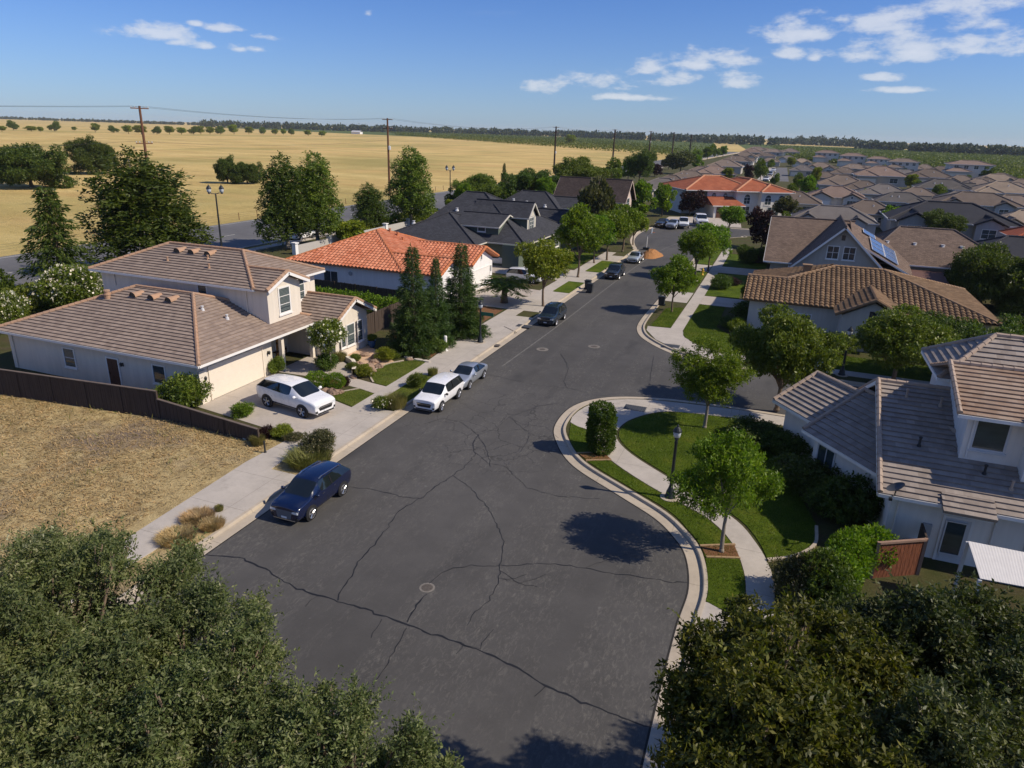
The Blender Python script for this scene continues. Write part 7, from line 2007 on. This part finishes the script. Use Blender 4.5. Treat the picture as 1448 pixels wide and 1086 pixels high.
def suburb(key, pxl, pxr, py, col, label, rot=0, z=3.1, ys=1.0, grp='houses of the back suburb'):
    g = G((pxl + pxr) / 2, py, z)
    dist = (np.array(g) - CPOS) @ CF
    wdt = (pxr - pxl) * dist / FOC
    o = copy_tree(HP[key])
    s = 1.08 * min(1.8, max(.7, wdt / PWID[key] / (abs(math.cos(R(rot))) * .8 + .25)))
    o.location = (g.x, g.y, 0.06); o.scale = (s, s * ys, min(1.25, max(.85, s))); o.rotation_euler = (0, 0, R(rot))
    v = random.uniform(.88, 1.12)
    for ch in o.children:
        if ch.name.startswith('roof'): ch.color = (*[c * v for c in col], 1)
        if ch.name.startswith('ridge'): ch.color = (*[min(1, c * 1.45) for c in col], 1)
    tag(o, label, 'house', grp)
    return o
rows = [
 ('beside the arterial behind the mansion', [
  ('hip', 893, 972, 268, GRY, 0), ('side', 946, 1000, 250, TAN, 0), ('hip', 985, 1040, 246, PNK, 10), ('hip', 1000, 1048, 236, TAN, 0), ('side', 1020, 1062, 229, BRN, 0), ('gab', 1034, 1070, 223, TAN, 0), ('hip', 925, 968, 258, BRN, 0), ('hip', 968, 1010, 243, TAN, 0), ('hip', 1040, 1066, 226, BRN, 0), ('hip', 1047, 1078, 217, PNK, 0), ('side', 1055, 1084, 213, TAN, 0)]),
 ('around the end of the far street', [
  ('hip', 1068, 1096, 221, BRN, 0), ('side', 1080, 1106, 216, TAN, 0), ('gab', 1102, 1126, 224, GRY, 0), ('gab', 1122, 1146, 229, SAND, 0), ('hip', 1078, 1100, 228, TAN, 0), ('hip', 1104, 1130, 216, TAN, 0)]),
 ('in the back row before the green orchard', [
  ('two', 1152, 1186, 224, PNK, 0), ('two', 1187, 1224, 229, PNK, 0), ('two', 1226, 1258, 231, PNK, 0), ('two', 1256, 1298, 238, TAN, 0), ('hip', 1296, 1322, 238, TAN, 0), ('gab', 1318, 1346, 241, BRN, 0), ('two', 1342, 1402, 245, PNK, 0), ('long', 1388, 1440, 254, SAND, 0), ('hip', 1430, 1470, 262, TAN, 0)]),
 ('in the second row of the back suburb', [
  ('hip', 1120, 1150, 240, GRY, 0), ('gab', 1140, 1182, 238, TAN, 0), ('hip', 1176, 1214, 244, BRN, 0), ('side', 1190, 1228, 238, TAN, 0), ('hip', 1212, 1282, 252, PNK, 0), ('side', 1262, 1300, 246, GRY, 0), ('hip', 1288, 1346, 252, BRN, 0), ('gab', 1340, 1384, 256, TAN, 0), ('hip', 1376, 1418, 260, BRN, 0), ('hip', 1415, 1465, 268, TAN, 0), ('side', 1148, 1180, 250, BRN, 0), ('hip', 1236, 1276, 243, TAN, 0), ('gab', 1322, 1350, 262, GRY, 0), ('hip', 1398, 1440, 252, BRN, 0)]),
 ('in the middle row of the back suburb', [
  ('gab', 1146, 1222, 278, PNK, 0), ('hip', 1158, 1226, 262, TAN, 0), ('hip', 1218, 1286, 273, GRY, 0), ('side', 1242, 1312, 284, DRK, 0), ('side', 1302, 1374, 268, DRK, 0), ('hip', 1384, 1462, 274, SAND, 0), ('gab', 1372, 1402, 262, TAN, 0), ('hip', 1196, 1250, 266, BRN, 0), ('hip', 1270, 1330, 277, TAN, 0), ('gab', 1330, 1392, 283, GRY, 0), ('side', 1405, 1470, 288, TAN, 0)]),
 ('in the front row of the back suburb', [
  ('hip', 1100, 1150, 285, BRN, 0), ('long', 1124, 1236, 310, GRY, 0), ('hip', 1190, 1270, 300, BRN, 0), ('long', 1334, 1442, 290, BRN, 0), ('gab', 1428, 1490, 316, SAND, 0)]),
]
for desc, lst in rows:
    lst = sorted(lst, key=lambda q: q[1] + q[2])
    for i, (key, a, b, py, col, rot) in enumerate(lst):
        suburb(key, a, b, py, col, '%s %s-roofed house %s, %s from the left' % ({'hip': 'hipped', 'gab': 'twin-gabled', 'side': 'side-gabled', 'two': 'two-storey', 'long': 'wide'}[key], CN[col], desc, ORDW[i]), rot)
suburb('hip', 795, 850, 296, TAN, 'tan hip-roofed house peeping out behind the second charcoal roof', 0)
suburb('hip', 735, 800, 262, GRY, 'low grey house among the trees behind the charcoal roofs', 20)
suburb('hip', 1090, 1172, 352, BRN, 'dark brown low wing roof left of the tall gabled house', 0) if False else None
big = suburb('long', 1268, 1432, 318, CHR, 'long charcoal-roofed grey house with a white-trimmed gable, right background', 0, ys=1.25)
suburb('gab', 1396, 1500, 362, CHR, 'charcoal-roofed house at the right picture edge, nearest of the suburb', 0)
suburb('gab', 1466, 1530, 338, (.36, .10, .05), 'cream house with a bit of red tile roof at the right picture edge', 0)
# garden trees between those roofs
GT = [('bg1', 1140, 285, 250, 15), ('bg0', 1122, 292, 262, 16), ('bg5', 1152, 262, 236, 9), ('bg0', 1128, 268, 246, 10), ('bg3', 1058, 258, 233, 8), ('bg0', 1075, 254, 226, 12), ('bg5', 1030, 258, 237, 10), ('bg0', 1010, 222, 205, 9), ('bg1', 1022, 222, 207, 8), ('bg1', 1000, 226, 208, 9), ('bg5', 1118, 236, 222, 8), ('bg0', 1090, 238, 226, 7), ('bg2', 1106, 312, 275, 18), ('bg2', 1130, 322, 292, 14), ('bg5', 1286, 268, 246, 11), ('bg0', 1297, 272, 256, 9), ('bg0', 1324, 284, 262, 14), ('bg4', 1394, 256, 237, 9), ('bg2', 1212, 256, 240, 8), ('bg1', 1222, 286, 268, 8), ('bg0', 1368, 258, 248, 7), ('bg4', 1432, 262, 248, 8), ('bg2', 1390, 262, 252, 6), ('bg0', 1095, 262, 246, 7), ('bg3', 1043, 264, 250, 8), ('bg1', 1066, 270, 256, 8), ('bg0', 1446, 330, 300, 14), ('bg1', 985, 240, 220, 10), ('bg0', 1180, 252, 240, 6), ('bg1', 1275, 246, 236, 6)]
kindw = {'bg0': 'green', 'bg1': 'bright green', 'bg2': 'grey-green', 'bg3': 'purple', 'bg4': 'dark green', 'bg5': 'yellowish'}
cnt = {}
tot = {}
for q in GT: tot[q[0]] = tot.get(q[0], 0) + 1
for q in sorted(GT, key=lambda q: q[1]):
    k = cnt.get(q[0], 0); cnt[q[0]] = k + 1
    plantpx(*q, '%s small tree among the suburb roofs, %s from the left of its colour' % (kindw[q[0]], ORDW[k]), 'garden trees of the back suburb', .05)
# arterial verge trees running away
VT = [('bg0', 868, 262, 226, 18), ('bg1', 888, 256, 226, 14), ('bg2', 945, 240, 222, 12), ('bg4', 716, 296, 248, 18), ('bg1', 768, 292, 252, 18), ('bg0', 690, 298, 252, 18), ('bg5', 640, 312, 282, 14), ('bg1', 655, 306, 262, 16), ('bg0', 790, 278, 236, 18), ('bg2', 850, 276, 236, 16), ('bg1', 985, 228, 212, 9), ('bg4', 640, 300, 268, 12)]
for i, q in enumerate(sorted(VT, key=lambda q: q[1])): plantpx(*q, '%s bushy verge tree beside the arterial, %s from the left of the row' % (kindw[q[0]], ORDW[i]), 'verge trees along the arterial', .08)
# hedgerow bushes across the dry field
HB = [(3, 186, 178, 7), (19, 184, 171, 9), (45, 186, 178, 9), (58, 187, 179, 5), (78, 186, 172, 9), (105, 185, 179, 4), (135, 187, 174, 8), (161, 188, 178, 8), (182, 189, 177, 9), (200, 190, 177, 11), (222, 190, 179, 8), (240, 190, 178, 9), (257, 190, 180, 9), (274, 190, 179, 8), (284, 190, 178, 9), (297, 190, 179, 8), (312, 190, 179, 9), (331, 190, 176, 9), (352, 190, 179, 7), (372, 190, 180, 6), (389, 191, 182, 6), (401, 191, 182, 5), (412, 191, 182, 6), (436, 192, 184, 7), (455, 193, 185, 7)]
for i, (x, y, ty, r) in enumerate(HB): plantpx(('bg5', 'bg0', 'bg5')[i % 3], x, y, ty, r, '%s olive bush from the left in the hedgerow across the dry field' % ORDW[i], 'hedgerow bushes across the field', -.06)
# far wood, orchard: nobody could count these
def far_mass(name, label, P, hgt, size, mat, jitter):
    n = len(P)
    V = leaf_quads(P, rng.normal(0, 1, (n, 3)) + np.array([0, 0, .4]), size, .7, .6)
    o = np_mesh(name, V, quads_of(len(V)), mat)
    return tag(o, label, name.replace('_', ' '), None, 'stuff')
def treeline(px0, py0, px1, py1, depth, hgt, n, size, seed, minz=.0):
    rs = np.random.default_rng(seed)
    a, b = G(px0, py0, 0), G(px1, py1, 0)
    L_ = (b - a).length; nt = int(n / 60)
    out = []
    for _ in range(nt):
        c = np.array(a.lerp(b, rs.random())); dd = np.array([c[0], c[1], 0]); dd /= np.linalg.norm(dd)
        c = c + dd * rs.uniform(0, depth); hh = hgt * rs.uniform(.55, 1.15); w_ = hh * rs.uniform(.35, .6)
        D = unit(rs.normal(0, 1, (60, 3))); out.append(c + np.array([0, 0, hh * .55]) + D * np.array([w_, w_, hh * .48]) * rs.uniform(.6, 1, (60, 1)))
    return np.concatenate(out)
L_far = m_leaf('far_wood_leaf', (.030, .052, .022), (.045, .070, .026), (.07, .095, .035), trans=.2)
L_orch = m_leaf('orchard_leaf', (.085, .125, .02), (.11, .155, .025), (.14, .18, .035), trans=.4)
P = np.concatenate([treeline(285, 179.5, 560, 187.5, 250, 18, 15000, 5, 1), treeline(540, 187, 830, 195, 250, 18, 15000, 5, 2), treeline(800, 194, 1100, 207, 220, 18, 16000, 4.6, 3), treeline(-40, 167.0, 300, 178.2, 300, 9, 14000, 7, 4), treeline(1090, 203.5, 1240, 209, 150, 15, 7000, 4, 5),
                    treeline(1240, 209.5, 1448, 217, 300, 13, 5000, 6, 6), treeline(1210, 210, 1275, 214, 60, 12, 2600, 4, 8), treeline(1285, 215, 1450, 222, 120, 11, 7000, 4, 9), treeline(1125, 203, 1210, 208, 60, 22, 3000, 5, 10)])
far_mass('far_wood', 'dark wood along the horizon behind fields and orchards', P, 20, 5.5, L_far, 1)
# orchard rows: bushy crowns in lines
def orchard(poly_px, n, size, hgt, seed):
    rs = np.random.default_rng(seed)
    q = [G(x, y, 0) for x, y in poly_px]
    A_, B_, C_, D_ = q
    # denser where nearer: sample in picture depth
    u = rs.random(n); v = rs.random(n)
    P = []
    for i in range(n):
        top = A_.lerp(B_, u[i]); bot = D_.lerp(C_, u[i])
        t_ = v[i] ** 2.2
        p = bot.lerp(top, t_)
        P.append((round(p.x / 7) * 7 + rs.normal(0, 1.2), p.y, rs.uniform(.3, hgt)))
    return np.array(P)
P = np.concatenate([orchard([(545, 185), (1010, 203), (1000, 224), (560, 191)], 30000, 3, 4, 21), orchard([(640, 190), (880, 199), (960, 217), (640, 193)], 25000, 3, 4, 22), orchard([(1090, 206), (1470, 223), (1470, 262), (1120, 224)], 70000, 3, 2.0, 23)])
far_mass('orchard', 'green orchard rows beyond the dry field and suburb', P, 4, 1.5, L_orch, 1)
M_orchg = mk_lawn('orchard_floor', (.075, .105, .022), (.095, .13, .028), (.13, .15, .04))
struct(sheet('orchard_ground', GP([(300, 180), (545, 184), (1010, 201.5), (1000, 225), (905, 212), (720, 198.5), (560, 192), (430, 186)], -.03), -.03, M_orchg))
struct(sheet('orchard_ground', GP([(1040, 202.5), (1500, 220), (1500, 266), (1300, 240), (1120, 226), (1060, 214)], -.03), -.03, M_orchg))
# small far farm buildings
for px, py, w_, lab, c_ in ((790, 191, 26, 'pale farmhouse at the edge of the far wood above the fourth field', M_wall3), (503, 189.5, 22, 'white farm sheds at the far edge of the dry field', M_white), (552, 184, 20, 'cream farm building at the wood edge beside a power pole', M_wall3)):
    g = G(px, py, 0); t = thing('farm_building', lab, 'farm building', tuple(g)); q = MB(); q.box(g.x - w_ / 2, g.y, 0, g.x + w_ / 2, g.y + 10, 4.5); q.build('wall', c_, t)
    q = MB()
    for p in gable_planes('x', g.x - w_ / 2 - .5, g.x + w_ / 2 + .5, g.y - .6, g.y + 10.6, 4.4, 7): 
        for f in (p if isinstance(p[0], list) else []): q.face(f)
    q.build('roof', M_grey_trim, t)
HAZE = 0.00006
# ------------------------------------------------------------------ hide nothing: remove the prototypes that were only copied
for d in (PROTO, HP):
    for q in d.values():
        root = q[0] if isinstance(q, tuple) else q
        for o in list(each(root))[::-1]: bpy.data.objects.remove(o)
# ------------------------------------------------------------------ the air: one even box of haze round camera and scene
hb = MB(); hb.box(-5200, -480, -1.5, 5200, 7000, 44)
hm = bpy.data.materials.new('haze'); hm.use_nodes = True; ht = hm.node_tree; ht.nodes.clear()
hv = ht.nodes.new('ShaderNodeVolumePrincipled'); hv.inputs['Color'].default_value = (.72, .82, .95, 1); hv.inputs['Density'].default_value = HAZE; hv.inputs['Anisotropy'].default_value = .2
ho_ = ht.nodes.new('ShaderNodeOutputMaterial'); ht.links.new(hv.outputs[0], ho_.inputs['Volume'])
ho = hb.build('haze', hm); tag(ho, 'thin pale haze in the air over fields and suburb', 'haze', None, 'stuff')
# ------------------------------------------------------------------ camera
cam = bpy.data.cameras.new('Camera'); co = bpy.data.objects.new('Camera', cam); COL.objects.link(co)
cam.sensor_width = 36; cam.lens = 36 * FOC / PW; cam.clip_start = .3; cam.clip_end = 20000
co.matrix_world = Matrix(((CR[0], CU[0], -CF[0], CPOS[0]), (CR[1], CU[1], -CF[1], CPOS[1]), (CR[2], CU[2], -CF[2], CPOS[2]), (0, 0, 0, 1)))
scene.camera = co
# ------------------------------------------------------------------ sun and sky
SUN_EL, SUN_AZ = R(42), R(6)      # azimuth from +X towards +Y
sd_ = Vector((math.cos(SUN_EL) * math.cos(SUN_AZ), math.cos(SUN_EL) * math.sin(SUN_AZ), math.sin(SUN_EL)))
sl_ = bpy.data.lights.new('Sun', 'SUN'); so = bpy.data.objects.new('Sun', sl_); COL.objects.link(so)
sl_.energy = 5.0; sl_.angle = R(.55); sl_.color = (1.0, .885, .73)
so.rotation_euler = sd_.to_track_quat('Z', 'Y').to_euler()
W_ = bpy.data.worlds.new('World'); scene.world = W_; W_.use_nodes = True
nt = W_.node_tree; nt.nodes.clear()
def wn(t, **k):
    x = nt.nodes.new('ShaderNode' + t)
    for a, b in k.items(): setattr(x, a, b)
    return x
def wl_(a, b): nt.links.new(a, b)
def wm(op, a, b=0.0, c=0.0, clamp=False):
    x = wn('Math', operation=op, use_clamp=clamp)
    for i, q in enumerate((a, b, c)):
        if isinstance(q, (int, float)): x.inputs[i].default_value = q
        else: wl_(q, x.inputs[i])
    return x.outputs[0]
sky = wn('TexSky', sky_type='NISHITA', sun_disc=False, sun_elevation=SUN_EL, sun_rotation=math.pi / 2 - SUN_AZ, altitude=50, air_density=1.0, dust_density=0.2, ozone_density=2.0)
tc = wn('TexCoord'); gen = tc.outputs['Generated']
sx = wn('SeparateXYZ'); wl_(gen, sx.inputs[0])
az = wm('ARCTAN2', sx.outputs[0], sx.outputs[1]); el = wm('ARCSINE', sx.outputs[2])
# puffs of fair-weather cloud, each a patch of the sky with ragged noise edges
def azel(px, py):
    v = _ray(px, py, CF, CR, CU); v = v / np.linalg.norm(v)
    return math.atan2(v[0], v[1]), math.asin(v[2])
PUFFS = [(235, 52, 52, 9), (255, 61, 30, 7), (320, 41, 30, 6), (372, 52, 22, 5), (287, 65, 20, 6), (333, 69, 18, 6), (365, 70, 18, 5), (520, 19, 10, 6), (278, 34, 9, 4),
         (755, 124, 36, 10), (840, 118, 60, 12), (915, 102, 34, 14), (930, 115, 55, 8), (880, 138, 60, 5), (1045, 117, 34, 10), (1020, 84, 60, 12), (1105, 78, 40, 9), (985, 92, 40, 7), (1145, 50, 60, 15), (1230, 37, 65, 16), (1300, 66, 120, 18), (1290, 74, 100, 14), (1225, 78, 44, 9), (1400, 36, 42, 12), (1340, 14, 80, 16), (1190, 28, 40, 10), (1420, 4, 50, 12), (1240, 112, 34, 5), (1290, 128, 60, 4), (1380, 73, 50, 6), (1150, 82, 12, 5)]
ns1 = wn('TexNoise'); ns1.inputs['Scale'].default_value = 15; ns1.inputs['Detail'].default_value = 7; ns1.inputs['Roughness'].default_value = .62
mp = wn('Mapping'); mp.inputs['Scale'].default_value = (1, 1, 2.4); wl_(gen, mp.inputs['Vector']); wl_(mp.outputs[0], ns1.inputs['Vector'])
acc = None; base = None
for px, py, rx, ry in PUFFS:
    a0, e0 = azel(px, py); rx_, ry_ = rx * 1.35 / FOC, ry * 1.7 / FOC
    da = wm('MULTIPLY', wm('SUBTRACT', az, a0), math.cos(e0) / rx_); de = wm('DIVIDE', wm('SUBTRACT', el, e0), ry_)
    # flat-bottomed: squeeze the lower half
    de2 = wm('MULTIPLY', de, wm('MULTIPLY_ADD', wm('LESS_THAN', de, 0.0), .7, 1.0))
    d = wm('SUBTRACT', 1.0, wm('SQRT', wm('ADD', wm('MULTIPLY', da, da), wm('MULTIPLY', de2, de2))))
    acc = d if acc is None else wm('SMOOTH_MAX', acc, d, .25)
    sh = wm('MULTIPLY', wm('GREATER_THAN', d, -.4), de)
    base = sh if base is None else wm('ADD', base, sh)
dens = wm('ADD', acc, wm('MULTIPLY', wm('SUBTRACT', ns1.outputs['Fac'], .52), 3.3))
mr = wn('MapRange', clamp=True, interpolation_type='SMOOTHSTEP'); wl_(dens, mr.inputs[0]); mr.inputs[1].default_value = .12; mr.inputs[2].default_value = .85
gate = wn('MapRange', clamp=True); wl_(acc, gate.inputs[0]); gate.inputs[1].default_value = -.45; gate.inputs[2].default_value = .1
cl_ = wm('MULTIPLY', wm('MULTIPLY', mr.outputs[0], gate.outputs[0]), .66)
wisp = wn('TexNoise'); wisp.inputs['Scale'].default_value = 5; wisp.inputs['Detail'].default_value = 6; wisp.inputs['Roughness'].default_value = .6
mp2 = wn('Mapping'); mp2.inputs['Scale'].default_value = (1, 1, 7); wl_(gen, mp2.inputs['Vector']); wl_(mp2.outputs[0], wisp.inputs['Vector'])
wr_ = wn('MapRange', clamp=True, interpolation_type='SMOOTHSTEP'); wl_(wisp.outputs['Fac'], wr_.inputs[0]); wr_.inputs[1].default_value = .5; wr_.inputs[2].default_value = .85; wr_.inputs[4].default_value = .3
hz = wn('MapRange', clamp=True); wl_(el, hz.inputs[0]); hz.inputs[1].default_value = .22; hz.inputs[2].default_value = .0
hi_n = wn('TexNoise'); hi_n.inputs['Scale'].default_value = 2.6; hi_n.inputs['Detail'].default_value = 5; wl_(gen, hi_n.inputs['Vector'])  # unseen high clouds, added overhead to whiten the ambient light
hi_r = wn('MapRange', clamp=True, interpolation_type='SMOOTHSTEP'); wl_(hi_n.outputs['Fac'], hi_r.inputs[0]); hi_r.inputs[1].default_value = .46; hi_r.inputs[2].default_value = .6; hi_r.inputs[4].default_value = .35
hi_g = wn('MapRange', clamp=True); wl_(el, hi_g.inputs[0]); hi_g.inputs[1].default_value = .3; hi_g.inputs[2].default_value = .5
cl2 = wm('MAXIMUM', wm('MAXIMUM', cl_, wm('MULTIPLY', hi_r.outputs[0], hi_g.outputs[0])), wm('MAXIMUM', wm('MULTIPLY', wr_.outputs[0], hz.outputs[0]), wm('MULTIPLY', wm('POWER', hz.outputs[0], 2.0), .24)))
SKS = .06
skc = wn('Mix', data_type='RGBA', blend_type='MULTIPLY'); skc.inputs[0].default_value = 1.0; wl_(sky.outputs[0], skc.inputs[6]); skc.inputs[7].default_value = (.70, 1.08, 1.92, 1)
cc = wn('Mix', data_type='RGBA'); shd = wn('MapRange', clamp=True); wl_(wm('ADD', el, wm('MULTIPLY', ns1.outputs['Fac'], .0)), shd.inputs[0])
wl_(wm('ADD', dens, wm('MULTIPLY', hi_g.outputs[0], 2.0)), shd.inputs[0]); shd.inputs[1].default_value = .1; shd.inputs[2].default_value = 1.2
wl_(shd.outputs[0], cc.inputs[0]); cc.inputs[6].default_value = (9.5, 10.6, 12.2, 1); cc.inputs[7].default_value = (14.6, 14.6, 14.8, 1)
mx = wn('Mix', data_type='RGBA'); wl_(cl2, mx.inputs[0]); wl_(skc.outputs[2], mx.inputs[6]); wl_(cc.outputs[2], mx.inputs[7])
bgn = wn('Background'); wl_(mx.outputs[2], bgn.inputs[0]); bgn.inputs[1].default_value = SKS
out = wn('OutputWorld'); wl_(bgn.outputs[0], out.inputs[0])
scene.view_settings.view_transform = 'Standard'; scene.view_settings.look = 'None'; scene.view_settings.exposure = 0.0; scene.view_settings.gamma = 1.0
scene.render.engine = 'CYCLES'
scene.cycles.max_bounces = 6; scene.cycles.diffuse_bounces = 3; scene.cycles.glossy_bounces = 3; scene.cycles.transmission_bounces = 4; scene.cycles.volume_bounces = 1
scene.cycles.use_denoising = True
